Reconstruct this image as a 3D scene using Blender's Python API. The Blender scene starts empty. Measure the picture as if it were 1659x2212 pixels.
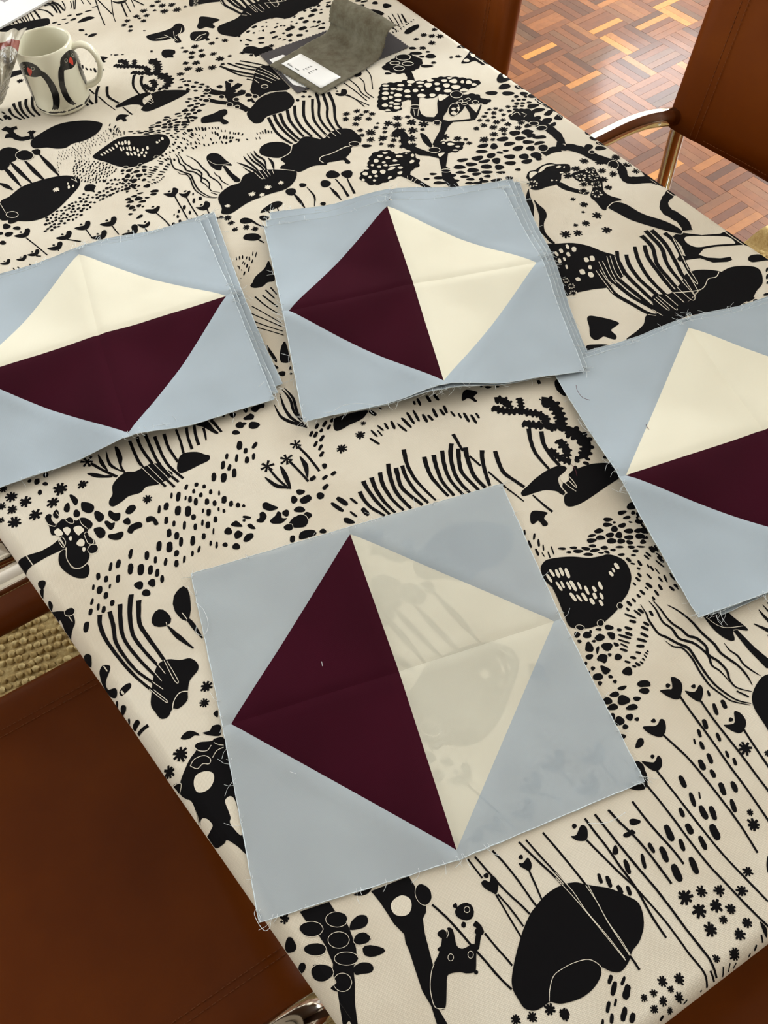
import bpy, bmesh, math, random
from mathutils import Vector, Matrix
from mathutils.geometry import tessellate_polygon
from mathutils import noise as mnoise

S = bpy.context.scene
COL = S.collection
TZ = 0.74                       # table height

# ------------------------------------------------------------------ camera
cam_d = bpy.data.cameras.new('camera')
cam = bpy.data.objects.new('camera', cam_d)
COL.objects.link(cam)
R0 = Vector((0.95251, -0.30071, -0.04796))
R1 = Vector((-0.27898, -0.79865, -0.53323))
R2 = Vector((0.12205, 0.52129, -0.84461))
CAM_POS = Vector((-0.06199, -0.26934, 0.69998 + TZ))
cam.matrix_world = Matrix(((R0.x, -R1.x, -R2.x, CAM_POS.x), (R0.y, -R1.y, -R2.y, CAM_POS.y),
                           (R0.z, -R1.z, -R2.z, CAM_POS.z), (0, 0, 0, 1)))
cam_d.sensor_fit = 'VERTICAL'
cam_d.sensor_height = 36.0
cam_d.lens = 36.0 * 1800 / 2212
cam_d.clip_start = 0.02
S.camera = cam

# ------------------------------------------------------------------ world, light, exposure
wd = bpy.data.worlds.new('sky')
S.world = wd
wd.use_nodes = True
wd.node_tree.nodes['Background'].inputs[0].default_value = (0.80, 0.88, 1.0, 1)
wd.node_tree.nodes['Background'].inputs[1].default_value = 1.0


def area(name, loc, target, sx, sy, power, col):
    d = bpy.data.lights.new(name, 'AREA')
    d.shape = 'RECTANGLE'
    d.size, d.size_y, d.energy, d.color = sx, sy, power, col
    o = bpy.data.objects.new(name, d)
    COL.objects.link(o)
    o.location = loc
    o.rotation_euler = (Vector(target) - Vector(loc)).to_track_quat('-Z', 'Y').to_euler()
    return o


WB_Y, WR_X = 4.2, 3.8           # back wall, right wall
area('window_light_back', (2.90, WB_Y - 0.06, 1.66), (2.90, 0, 1.66), 0.62, 0.52, 20, (0.97, 0.98, 1.0))
area('window_light_right', (WR_X - 0.06, 2.2, 1.35), (0, 2.2, 1.35), 2.6, 1.7, 200, (0.93, 0.985, 0.985))
area('window_light_left', (-2.34, 1.6, 1.5), (0, 1.6, 1.5), 1.6, 1.3, 34, (0.94, 0.985, 0.99))
S.cycles.use_adaptive_sampling = True
S.cycles.adaptive_threshold = 0.10
S.cycles.adaptive_min_samples = 16
S.cycles.max_bounces = 5
S.cycles.diffuse_bounces = 3
S.cycles.glossy_bounces = 3
S.cycles.transmission_bounces = 4
S.view_settings.view_transform = 'Standard'
S.view_settings.look = 'None'
S.view_settings.gamma = 1.0
S.view_settings.use_curve_mapping = False
S.view_settings.exposure = 0.33

# ------------------------------------------------------------------ materials


def srgb(r, g, b):
    f = lambda c: (c / 255 / 12.92) if c / 255 <= 0.04045 else ((c / 255 + 0.055) / 1.055) ** 2.4
    return (f(r), f(g), f(b), 1)


class NT:
    def __init__(self, name):
        self.m = bpy.data.materials.new(name)
        self.m.use_nodes = True
        self.t = self.m.node_tree
        self.b = self.t.nodes['Principled BSDF']

    def n(self, typ, **kw):
        o = self.t.nodes.new(typ)
        for k, v in kw.items():
            setattr(o, k, v)
        return o

    def l(self, a, b):
        self.t.links.new(a, b)

    def coords(self, kind='Object', scale=(1, 1, 1)):
        tc = self.n('ShaderNodeTexCoord')
        mp = self.n('ShaderNodeMapping')
        mp.inputs['Scale'].default_value = scale
        self.l(tc.outputs[kind], mp.inputs['Vector'])
        return mp.outputs['Vector']

    def noise(self, vec, scale, detail=3, rough=0.5):
        o = self.n('ShaderNodeTexNoise')
        o.inputs['Scale'].default_value = scale
        o.inputs['Detail'].default_value = detail
        o.inputs['Roughness'].default_value = rough
        if vec is not None:
            self.l(vec, o.inputs['Vector'])
        return o.outputs['Fac']

    def ramp(self, fac, stops):
        o = self.n('ShaderNodeValToRGB')
        e = o.color_ramp.elements
        while len(e) < len(stops):
            e.new(0.5)
        for i, (p, c) in enumerate(stops):
            e[i].position = p
            e[i].color = c
        self.l(fac, o.inputs['Fac'])
        return o.outputs['Color']

    def bump(self, fac, strength, dist):
        o = self.n('ShaderNodeBump')
        o.inputs['Strength'].default_value = strength
        o.inputs['Distance'].default_value = dist
        self.l(fac, o.inputs['Height'])
        self.l(o.outputs['Normal'], self.b.inputs['Normal'])


def base(name, col, rough=0.6, metal=0.0, spec=0.5, coat=0.0, sheen=0.0):
    k = NT(name)
    k.b.inputs['Base Color'].default_value = col
    k.b.inputs['Roughness'].default_value = rough
    k.b.inputs['Metallic'].default_value = metal
    k.b.inputs['Specular IOR Level'].default_value = spec
    k.b.inputs['Coat Weight'].default_value = coat
    k.b.inputs['Sheen Weight'].default_value = sheen
    return k


def woven(name, c1, c2, pitch, bump=0.35, mottle=9.0, rough=0.9, wrinkle=0.0):
    """plain woven cotton: two thread directions, faint tonal mottling"""
    k = base(name, c1, rough, spec=0.06)
    v = k.coords('Object')
    fac = k.noise(v, mottle, 2, 0.6)
    colr = k.ramp(fac, [(0.32, c2), (0.62, c1)])
    wv = []
    for ax in ('X', 'Y'):
        w = k.n('ShaderNodeTexWave', wave_type='BANDS', bands_direction=ax)
        w.inputs['Scale'].default_value = 1.0 / pitch / 3.2
        w.inputs['Distortion'].default_value = 0.0
        k.l(v, w.inputs['Vector'])
        wv.append(w.outputs['Fac'])
    mx = k.n('ShaderNodeMath', operation='MULTIPLY')
    k.l(wv[0], mx.inputs[0])
    k.l(wv[1], mx.inputs[1])
    mix = k.n('ShaderNodeMix', data_type='RGBA', blend_type='MULTIPLY')
    mix.inputs['Factor'].default_value = 0.10
    k.l(colr, mix.inputs['A'])
    k.l(mx.outputs[0], mix.inputs['B'])
    k.l(mix.outputs['Result'], k.b.inputs['Base Color'])
    k.bump(mx.outputs[0], bump, pitch * 0.35)
    if wrinkle:                        # faint creases of a cloth that was folded and washed
        wn = k.noise(v, 17, 2, 0.62)
        b2 = k.n('ShaderNodeBump')
        b2.inputs['Strength'].default_value = wrinkle
        b2.inputs['Distance'].default_value = 0.006
        k.l(wn, b2.inputs['Height'])
        k.l(b2.outputs['Normal'], [n_ for n_ in k.t.nodes if n_.type == 'BUMP' and n_ != b2][0].inputs['Normal'])
    return k.m


M = {}
M['cloth'] = woven('unbleached_cotton', srgb(229, 221, 206), srgb(214, 203, 185), 0.0011, 0.3, 6.0, wrinkle=0.4)
M['cloth_pale'] = woven('unprinted_cotton', srgb(235, 227, 211), srgb(224, 214, 197), 0.0011, 0.4, 6.0)
M['ink'] = base('black_ink', srgb(17, 16, 18), 0.85, spec=0.06).m
M['blue'] = woven('pale_blue_cotton', srgb(180, 193, 205), srgb(172, 184, 195), 0.0006, 0.2, 7.0, wrinkle=0.22)
M['cream'] = woven('cream_cotton', srgb(244, 240, 222), srgb(237, 232, 213), 0.0006, 0.2, 7.0, wrinkle=0.22)
M['blue_sheer'] = woven('thin_pale_blue_cotton', srgb(190, 201, 210), srgb(181, 191, 200), 0.0006, 0.2, 7.0, wrinkle=0.18)
M['cream_sheer'] = woven('thin_cream_cotton', srgb(248, 245, 228), srgb(242, 238, 220), 0.0006, 0.2, 7.0, wrinkle=0.18)
for _n in ('blue_sheer', 'cream_sheer'):      # a single thin layer lets the print below show through a little
    M[_n].node_tree.nodes['Principled BSDF'].inputs['Alpha'].default_value = 0.78 if _n[0] == 'b' else 0.66
M['burgundy'] = woven('burgundy_cotton', srgb(60, 14, 30), srgb(53, 12, 26), 0.0006, 0.2, 7.0)
M['thread'] = base('white_thread', srgb(225, 230, 232), 0.8).m
M['raw_edge'] = base('pale_cut_edge', srgb(206, 217, 224), 0.9, spec=0.05).m
M['thread_red'] = base('dark_red_thread', srgb(84, 24, 38), 0.8).m
M['ceramic'] = base('glazed_ceramic', srgb(232, 228, 206), 0.16, spec=0.5, coat=0.3).m
M['glaze_black'] = base('black_glaze', srgb(26, 25, 26), 0.18, coat=0.3).m
M['glaze_red'] = base('red_glaze', srgb(206, 62, 46), 0.2, coat=0.3).m
M['paper'] = base('white_paper', srgb(240, 240, 240), 0.7, spec=0.2).m
M['paper_grey'] = base('grey_print', srgb(160, 158, 162), 0.7, spec=0.2).m
M['print_grey'] = base('label_print', srgb(60, 60, 62), 0.7, spec=0.2).m
M['chrome'] = base('chromed_steel', srgb(214, 210, 202), 0.10, metal=1.0).m
M['rubber'] = base('black_rubber', srgb(25, 25, 25), 0.7).m
M['wood_dark'] = base('dark_table_wood', srgb(70, 42, 24), 0.5).m
M['wall'] = base('painted_wall', srgb(232, 226, 214), 0.9, spec=0.1).m
M['ceiling'] = base('painted_ceiling', srgb(240, 238, 232), 0.9, spec=0.1).m
M['frame'] = base('painted_frame', srgb(236, 234, 228), 0.5).m
M['skirting'] = base('varnished_skirting', srgb(120, 72, 38), 0.4).m

k = base('window_glass', (0.95, 0.97, 1, 1), 0.02, spec=0.3)
k.b.inputs['Transmission Weight'].default_value = 1.0
k.b.inputs['IOR'].default_value = 1.05
M['glass'] = k.m

k = base('brown_leather', srgb(104, 50, 22), 0.47, spec=0.11)
v = k.coords('Object')
f = k.noise(v, 4.5, 4, 0.6)
k.l(k.ramp(f, [(0.30, srgb(92, 40, 2)), (0.55, srgb(104, 48, 3)), (0.75, srgb(114, 56, 5))]), k.b.inputs['Base Color'])
f2 = k.noise(v, 420, 3, 0.6)
k.bump(f2, 0.12, 0.0006)
M['leather'] = k.m
M['stitch'] = base('brown_stitch', srgb(118, 68, 40), 0.8, spec=0.1).m

k = base('olive_swatch', srgb(98, 92, 76), 0.95, spec=0.1, sheen=0.1)
v = k.coords('Object')
f = k.noise(v, 55, 6, 0.7)
k.l(k.ramp(f, [(0.30, srgb(84, 75, 60)), (0.5, srgb(102, 97, 81)), (0.72, srgb(118, 113, 98))]), k.b.inputs['Base Color'])
k.bump(f, 0.3, 0.0008)
M['olive'] = k.m
M['charcoal'] = woven('charcoal_cloth', srgb(84, 81, 83), srgb(76, 73, 76), 0.0007, 0.3)

k = base('crinkled_plastic', srgb(214, 208, 192), 0.12, spec=0.7)
k.b.inputs['Alpha'].default_value = 0.62
M['plastic'] = k.m
M['plastic_red'] = base('red_brown_film', srgb(134, 62, 50), 0.25, spec=0.6).m
k = base('grey_brown_film', srgb(150, 140, 122), 0.14, spec=0.8)
k.b.inputs['Alpha'].default_value = 0.85
v = k.coords('Object', (30, 30, 6))
f = k.noise(v, 2.2, 3, 0.6)
k.l(k.ramp(f, [(0.36, srgb(70, 62, 54)), (0.5, srgb(150, 142, 124)), (0.64, srgb(206, 200, 182))]), k.b.inputs['Base Color'])
k.bump(f, 0.8, 0.01)
M['plastic_dark'] = k.m

k = base('jute_yarn', srgb(176, 150, 100), 0.95, spec=0.1)
v = k.coords('Object')
gi = k.n('ShaderNodeNewGeometry')
add = k.n('ShaderNodeMath', operation='ADD')
k.l(k.noise(v, 160, 4, 0.7), add.inputs[0])
mul = k.n('ShaderNodeMath', operation='MULTIPLY')
mul.inputs[1].default_value = 0.45
k.l(gi.outputs['Random Per Island'], mul.inputs[0])
k.l(mul.outputs[0], add.inputs[1])
k.l(k.ramp(add.outputs[0], [(0.35, srgb(128, 103, 62)), (0.7, srgb(178, 152, 102)), (1.0, srgb(206, 184, 134))]), k.b.inputs['Base Color'])
k.bump(k.noise(v, 500, 3, 0.7), 0.6, 0.001)
M['jute'] = k.m

k = base('oiled_parquet', srgb(150, 86, 44), 0.42, spec=0.14, coat=0.16)
k.b.inputs['Coat Roughness'].default_value = 0.12
v = k.coords('Generated')
oi = k.n('ShaderNodeObjectInfo')
gi = k.n('ShaderNodeNewGeometry')
ad = k.n('ShaderNodeMath', operation='ADD')
k.l(oi.outputs['Random'], ad.inputs[0])
k.l(gi.outputs['Random Per Island'], ad.inputs[1])
fr = k.n('ShaderNodeMath', operation='FRACT')
k.l(ad.outputs[0], fr.inputs[0])
tone = k.ramp(fr.outputs[0], [(0.0, srgb(74, 40, 20)), (0.22, srgb(100, 54, 27)), (0.5, srgb(116, 66, 32)), (0.74, srgb(132, 78, 38)), (0.84, srgb(84, 56, 38)), (0.90, srgb(142, 86, 40)), (1.0, srgb(186, 124, 54))])
pos = k.coords('Object')
tcw = k.n('ShaderNodeNewGeometry')
g1 = k.noise(tcw.outputs['Position'], 38, 5, 0.65)
mix = k.n('ShaderNodeMix', data_type='RGBA', blend_type='MULTIPLY')
mix.inputs['Factor'].default_value = 0.55
k.l(tone, mix.inputs['A'])
k.l(k.ramp(g1, [(0.25, (0.55, 0.5, 0.46, 1)), (0.6, (1, 1, 1, 1))]), mix.inputs['B'])
k.l(mix.outputs['Result'], k.b.inputs['Base Color'])
k.bump(k.noise(tcw.outputs['Position'], 14, 3, 0.6), 0.12, 0.004)
M['parquet'] = k.m
M['joint'] = base('floor_screed', srgb(60, 34, 20), 0.8).m

# ------------------------------------------------------------------ helpers


def tag(o, label=None, cat=None, group=None, kind=None):
    if label: o['label'] = label
    if cat: o['category'] = cat
    if group: o['group'] = group
    if kind: o['kind'] = kind
    return o


def empty(name, loc=(0, 0, 0), rz=0.0):
    o = bpy.data.objects.new(name, None)
    o.empty_display_size = 0.05
    COL.objects.link(o)
    o.location = loc
    o.rotation_euler = (0, 0, rz)
    return o


def mesh(name, verts, faces, mat, parent=None, smooth=False, loc=None, rz=None):
    me = bpy.data.meshes.new(name)
    me.from_pydata([tuple(v) for v in verts], [], faces)
    me.materials.append(mat)
    if smooth:
        for p in me.polygons:
            p.use_smooth = True
    me.update()
    o = bpy.data.objects.new(name, me)
    COL.objects.link(o)
    if parent is not None:
        o.parent = parent
    if loc is not None:
        o.location = loc
    if rz is not None:
        o.rotation_euler = (0, 0, rz)
    return o


def from_bm(name, bm, mat, parent=None, smooth=False):
    me = bpy.data.meshes.new(name)
    bm.normal_update()
    bm.to_mesh(me)
    bm.free()
    me.materials.append(mat)
    if smooth:
        for p in me.polygons:
            p.use_smooth = True
    o = bpy.data.objects.new(name, me)
    COL.objects.link(o)
    if parent is not None:
        o.parent = parent
    return o


class Geo:
    """collects shapes into one vertex / face list"""

    def __init__(self):
        self.v, self.f = [], []

    def box(self, x0, x1, y0, y1, z0, z1):
        b = len(self.v)
        self.v += [(x, y, z) for z in (z0, z1) for y in (y0, y1) for x in (x0, x1)]
        self.f += [tuple(b + i for i in q) for q in ((0, 2, 3, 1), (4, 5, 7, 6), (0, 1, 5, 4), (1, 3, 7, 5), (3, 2, 6, 7), (2, 0, 4, 6))]
        return self

    def tube(self, path, r, seg=14, cap=True):
        path = [Vector(p) for p in path]
        n = len(path)
        rr = r if isinstance(r, (list, tuple)) else [r] * n
        t0 = (path[1] - path[0]).normalized()
        up = Vector((0, 0, 1)) if abs(t0.z) < 0.9 else Vector((1, 0, 0))
        nrm = (up - t0 * up.dot(t0)).normalized()
        b = len(self.v)
        prev = t0
        for i, p in enumerate(path):
            t = ((path[min(i + 1, n - 1)] - path[max(i - 1, 0)])).normalized()
            q = prev.rotation_difference(t)
            nrm = q @ nrm
            nrm = (nrm - t * nrm.dot(t)).normalized()
            bn = t.cross(nrm)
            prev = t
            for s in range(seg):
                a = 2 * math.pi * s / seg
                self.v.append(tuple(p + (nrm * math.cos(a) + bn * math.sin(a)) * rr[i]))
        for i in range(n - 1):
            for s in range(seg):
                s2 = (s + 1) % seg
                self.f.append((b + i * seg + s, b + i * seg + s2, b + (i + 1) * seg + s2, b + (i + 1) * seg + s))
        if cap:
            self.f.append(tuple(b + s for s in reversed(range(seg))))
            self.f.append(tuple(b + (n - 1) * seg + s for s in range(seg)))
        return self

    def lathe(self, prof, seg=48):
        b = len(self.v)
        n = len(prof)
        for r, z in prof:
            for s in range(seg):
                a = 2 * math.pi * s / seg
                self.v.append((r * math.cos(a), r * math.sin(a), z))
        for i in range(n - 1):
            for s in range(seg):
                s2 = (s + 1) % seg
                self.f.append((b + i * seg + s, b + i * seg + s2, b + (i + 1) * seg + s2, b + (i + 1) * seg + s))
        return self

    def grid(self, fn, nu, nv):
        b = len(self.v)
        for j in range(nv + 1):
            for i in range(nu + 1):
                self.v.append(tuple(fn(i / nu, j / nv)))
        for j in range(nv):
            for i in range(nu):
                a = b + j * (nu + 1) + i
                self.f.append((a, a + 1, a + nu + 2, a + nu + 1))
        return self

    def obj(self, name, mat, parent=None, smooth=False, **kw):
        return mesh(name, self.v, self.f, mat, parent, smooth, **kw)


def arc(p0, pc, p1, n=6):
    """quadratic bend through a corner"""
    p0, pc, p1 = Vector(p0), Vector(pc), Vector(p1)
    return [(p0 * (1 - t) ** 2 + pc * 2 * t * (1 - t) + p1 * t * t) for t in [i / n for i in range(n + 1)]]


def bend(pts, r, n=6):
    """polyline with rounded corners"""
    pts = [Vector(p) for p in pts]
    out = [pts[0]]
    for i in range(1, len(pts) - 1):
        a, b, c = pts[i - 1], pts[i], pts[i + 1]
        k1 = min(r, (a - b).length * 0.49)
        k2 = min(r, (c - b).length * 0.49)
        out += arc(b + (a - b).normalized() * k1, b, b + (c - b).normalized() * k2, n)
    out.append(pts[-1])
    return out


def catmull(P, closed, n):
    P = [Vector(p) for p in P]
    N = len(P)
    if N < 3:
        return P
    out = []
    for i in (range(N) if closed else range(N - 1)):
        p0 = P[(i - 1) % N] if closed or i > 0 else P[0]
        p1, p2 = P[i], P[(i + 1) % N]
        p3 = P[(i + 2) % N] if closed or i + 2 < N else P[-1]
        for k_ in range(n):
            t = k_ / n
            out.append(0.5 * ((2 * p1) + (p2 - p0) * t + (2 * p0 - 5 * p1 + 4 * p2 - p3) * t * t + (3 * p1 - p0 - 3 * p2 + p3) * t ** 3))
    if not closed:
        out.append(P[-1])
    return out


def copy_tree(o, parent=None):
    c = o.copy()
    COL.objects.link(c)
    c.parent = parent
    for ch in list(o.children):
        copy_tree(ch, c)
    return c


# ------------------------------------------------------------------ the room
FX0, FX1, FY0, FY1, HZ = -2.4, WR_X, -2.4, WB_Y, 2.6
PARQ_ANG = math.radians(-72.5)
floor = tag(Geo().box(FX0, FX1, FY0, FY1, -0.06, -0.004).obj('floor', M['joint']), kind='structure')

# basket weave parquet: squares of five strips, strip direction alternating
SQ, NS = 0.126, 5
pw = SQ / NS
strip = Geo().box(-SQ / 2 + 0.0003, SQ / 2 - 0.0003, -pw / 2 + 0.0003, pw / 2 - 0.0003, -0.004, 0.0)
me0 = None
ca, sa = math.cos(PARQ_ANG), math.sin(PARQ_ANG)
O0 = Vector((1.308, 2.067, 0))
cand = []
for i in range(-40, 41):
    for j in range(-40, 41):
        cx, cy = (i + 0.5) * SQ, (j + 0.5) * SQ
        wx, wy = O0.x + cx * ca - cy * sa, O0.y + cx * sa + cy * ca
        if FX0 + 0.05 < wx < FX1 - 0.05 and FY0 + 0.05 < wy < FY1 - 0.05:
            for s in range(NS):
                o_ = (s - (NS - 1) / 2) * pw
                if (i + j) % 2:
                    lx, ly, rz = cx + o_, cy, PARQ_ANG + math.pi / 2
                else:
                    lx, ly, rz = cx, cy + o_, PARQ_ANG
                cand.append((O0.x + lx * ca - ly * sa, O0.y + lx * sa + ly * ca, rz))
rnd = random.Random(11)
near_l, far_l = [], []
for (x, y, rz) in cand:
    # strips in the open floor to the right of the table, closest first
    d = Vector((x, y, 0)) - CAM_POS
    zc = d.dot(R2)
    u, w_ = 829.5 + 1800 * d.dot(R0) / max(zc, .01), 1106 + 1800 * d.dot(R1) / max(zc, .01)
    vis = zc > 0 and 1040 < u < 1700 and -40 < w_ < 0.70 * (u - 1015) + 110
    (near_l if vis else far_l).append((zc, x, y, rz))
near_l.sort()
far_l += near_l[300:]
near_l = near_l[:300]
for (_, x, y, rz) in near_l:
    if me0 is None:
        o = strip.obj('plank', M['parquet'], floor)
        me0 = o.data
    else:
        o = bpy.data.objects.new('plank', me0)
        COL.objects.link(o)
        o.parent = floor
    o.location = (x, y, rnd.uniform(-0.0004, 0.0))
    o.rotation_euler = (rnd.uniform(-.004, .004), rnd.uniform(-.0015, .0015), rz + math.pi * rnd.randint(0, 1))
g = Geo()
for (_, x, y, rz) in far_l:
    b = len(g.v)
    c_, s_ = math.cos(rz), math.sin(rz)
    for (px, py, pz) in strip.v:
        g.v.append((x + px * c_ - py * s_, y + px * s_ + py * c_, pz))
    g.f += [tuple(b + i for i in q) for q in strip.f]
tag(g.obj('parquet_field', M['parquet'], floor), kind='stuff')

tag(Geo().box(FX0, FX1, FY0, FY1, HZ, HZ + 0.06).obj('ceiling', M['ceiling']), kind='structure')


def wall(name, axis, pos, a0, a1, hole, side):
    """wall slab with one window opening; hole = (h0, h1, z0, z1) along the wall"""
    g = Geo()
    t0, t1 = (pos, pos + 0.14) if side > 0 else (pos - 0.14, pos)
    parts = [(a0, a1, 0, HZ)] if hole is None else [(a0, hole[0], 0, HZ), (hole[1], a1, 0, HZ), (hole[0], hole[1], 0, hole[2]), (hole[0], hole[1], hole[3], HZ)]
    for (p, q, z0, z1) in parts:
        if q - p < 1e-4 or z1 - z0 < 1e-4: continue
        if axis == 'x': g.box(p, q, t0, t1, z0, z1)
        else: g.box(t0, t1, p, q, z0, z1)
    return tag(g.obj(name, M['wall']), kind='structure')


def window(n, axis, pos, h0, h1, z0, z1, side):
    g = Geo()
    t0, t1 = (pos + 0.02, pos + 0.08) if side > 0 else (pos - 0.08, pos - 0.02)
    w = 0.06
    mid = (h0 + h1) / 2
    for (p, q, a, b) in ((h0, h0 + w, z0, z1), (h1 - w, h1, z0, z1), (h0 + w, h1 - w, z0, z0 + w), (h0 + w, h1 - w, z1 - w, z1), (mid - w / 2, mid + w / 2, z0 + w, z1 - w)):
        if axis == 'x': g.box(p, q, t0, t1, a, b)
        else: g.box(t0, t1, p, q, a, b)
    o = tag(g.obj('window_%d' % n, M['frame']), kind='structure')
    tm = (t0 + t1) / 2
    for (p, q) in ((h0 + w, mid - w / 2), (mid + w / 2, h1 - w)):
        g = Geo()
        if axis == 'x': g.box(p, q, tm - .003, tm + .003, z0 + w, z1 - w)
        else: g.box(tm - .003, tm + .003, p, q, z0 + w, z1 - w)
        g.obj('pane', M['glass'], o)


wall('wall_back', 'x', FY1, FX0 - .14, FX1 + .14, (2.55, 3.25, 1.36, 1.96), 1)
window(1, 'x', FY1, 2.55, 3.25, 1.36, 1.96, 1)
wall('wall_right', 'y', FX1, FY0, FY1, (0.85, 3.55, 0.45, 2.25), 1)
window(2, 'y', FX1, 0.85, 3.55, 0.45, 2.25, 1)
wall('wall_left', 'y', FX0, FY0, FY1, (0.75, 2.45, 0.8, 2.2), -1)
window(3, 'y', FX0, 0.75, 2.45, 0.8, 2.2, -1)
wall('wall_front', 'x', FY0, FX0 - .14, FX1 + .14, None, -1)
for nm, (a, b, c, d) in {'baseboard_back': (FX0, FX1, FY1 - .02, FY1), 'baseboard_right': (FX1 - .02, FX1, FY0, FY1 - .02), 'baseboard_left': (FX0, FX0 + .02, FY0, FY1 - .02), 'baseboard_front': (FX0 + .02, FX1 - .02, FY0, FY0 + .02)}.items():
    tag(Geo().box(a, b, c, d, 0, 0.09).obj(nm, M['skirting']), kind='structure')

# ------------------------------------------------------------------ jute rug under the table
RUG_A = math.radians(3.0)
rug = empty('jute_rug', (0.0, -0.05, 0.0), RUG_A)
tag(rug, 'chunky woven natural jute rug lying under the table and chairs', 'rug')
RX0, RX1, RY0, RY1 = -1.35, 1.32, -0.85, 1.04
Geo().box(RX0, RX1, RY0, RY1, 0.0006, 0.007).obj('backing', M['jute'], rug)
rr = random.Random(3)
g = Geo()
nubs = []
pitch = 0.0165
ny = int((RY1 - RY0) / pitch)
nx = int((RX1 - RX0) / (pitch * 0.9))
OCT = [(1, 0, 0), (0.5, 0.86, 0), (-0.5, 0.86, 0), (-1, 0, 0), (-0.5, -0.86, 0), (0.5, -0.86, 0)]
for j in range(ny):
    for i in range(nx):
        x = RX0 + (i + 0.5 + (0.5 if j % 2 else 0)) * pitch * 0.9 + rr.uniform(-.002, .002)
        y = RY0 + (j + 0.5) * pitch + rr.uniform(-.002, .002)
        if x > RX1 - .004: continue
        if (i + 2 * j) % 7 == 0 and rr.random() < .5: continue
        rx, ry, h = rr.uniform(.0068, .0092), rr.uniform(.0062, .0082), rr.uniform(.010, .0165)
        a = rr.uniform(-.5, .5)
        c_, s_ = math.cos(a), math.sin(a)
        b = len(g.v)
        for (k1, zz) in ((1.0, 0.0065), (0.86, 0.6 * h + .0028), (0.45, h)):
            for (ox, oy, _) in OCT:
                g.v.append((x + (ox * rx * c_ - oy * ry * s_) * k1, y + (ox * rx * s_ + oy * ry * c_) * k1, zz))
        for k2 in (0, 6):
            for q in range(6):
                g.f.append((b + k2 + q, b + k2 + (q + 1) % 6, b + k2 + 6 + (q + 1) % 6, b + k2 + 6 + q))
        g.f.append(tuple(b + 12 + q for q in range(6)))
tag(g.obj('weave', M['jute'], rug, True), kind='stuff')
# the turned-up far corner
g = Geo()
g.grid(lambda u, v: (RX1 - 0.09 + 0.10 * u, RY1 - 0.09 + 0.10 * v, 0.007 + 0.045 * max(0, (u + v - 0.9) / 1.1) ** 1.6 + 0.004 * math.sin(9 * u + 7 * v)), 14, 14)
o = g.obj('turned_corner', M['jute'], rug, True)
md = o.modifiers.new('thick', 'SOLIDIFY'); md.thickness = 0.006

# ------------------------------------------------------------------ table
TABLE = [Vector(p) for p in ((-0.0771, -0.3515), (0.7398, -0.1596), (0.1830, 1.6830), (-0.7950, 1.3700))]   # outline of the cloth edge


def offset_poly(P, d):
    n = len(P)
    lines = []
    for i in range(n):
        a, b = P[i], P[(i + 1) % n]
        t = (b - a).normalized()
        nn = Vector((t.y, -t.x))            # outward for counter-clockwise
        lines.append((a + nn * d, t))
    out = []
    for i in range(n):
        (p, t), (q, s) = lines[i - 1], lines[i]
        den = t.x * s.y - t.y * s.x
        k_ = ((q - p).x * s.y - (q - p).y * s.x) / den
        out.append(p + t * k_)
    return out


RAD = 0.014
FLAT = offset_poly(TABLE, -0.012)
table = empty('dining_table', (0.0, 0.6, 0))
tag(table, 'long dining table hidden under the printed cloth', 'table')
TP = offset_poly(TABLE, -0.020)
b2 = [(p.x, p.y - 0.6, TZ - 0.032) for p in TP] + [(p.x, p.y - 0.6, TZ - 0.0012) for p in TP]
mesh('tabletop', b2, [(3, 2, 1, 0), (4, 5, 6, 7), (0, 1, 5, 4), (1, 2, 6, 5), (2, 3, 7, 6), (3, 0, 4, 7)], M['wood_dark'], table)
for p in offset_poly(TABLE, -0.085):
    Geo().box(p.x - .03, p.x + .03, p.y - .63, p.y - .57, 0.0175, TZ - .032).obj('leg', M['wood_dark'], table)


def nearest(p):
    """signed distance outside FLAT, foot point and outward normal"""
    inside = True
    best = None
    n = len(FLAT)
    for i in range(n):
        a, b = FLAT[i], FLAT[(i + 1) % n]
        t = b - a
        nn = Vector((t.y, -t.x)).normalized()
        if (p - a).dot(nn) > 0: inside = False
        s = max(0, min(1, (p - a).dot(t) / t.length_squared))
        q = a + t * s
        d = (p - q).length
        if best is None or d < best[0]: best = (d, q)
    return (-best[0] if inside else best[0]), best[1]


def drape(x, y, lift=0.0):
    """a flat pattern point laid on the cloth: flat top, rolled edge, hanging side"""
    p = Vector((x, y))
    d, q = nearest(p)
    if d <= 0: return (x, y, TZ + lift)
    n = (p - q).normalized()
    if d < RAD:
        a = math.asin(min(1, d / RAD))
        e = (RAD + lift)
        r = q + n * (math.sin(a) * e)
        return (r.x, r.y, TZ - RAD + math.cos(a) * e)
    r = q + n * (RAD + lift)
    return (r.x, r.y, TZ - RAD - (d - RAD))


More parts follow.
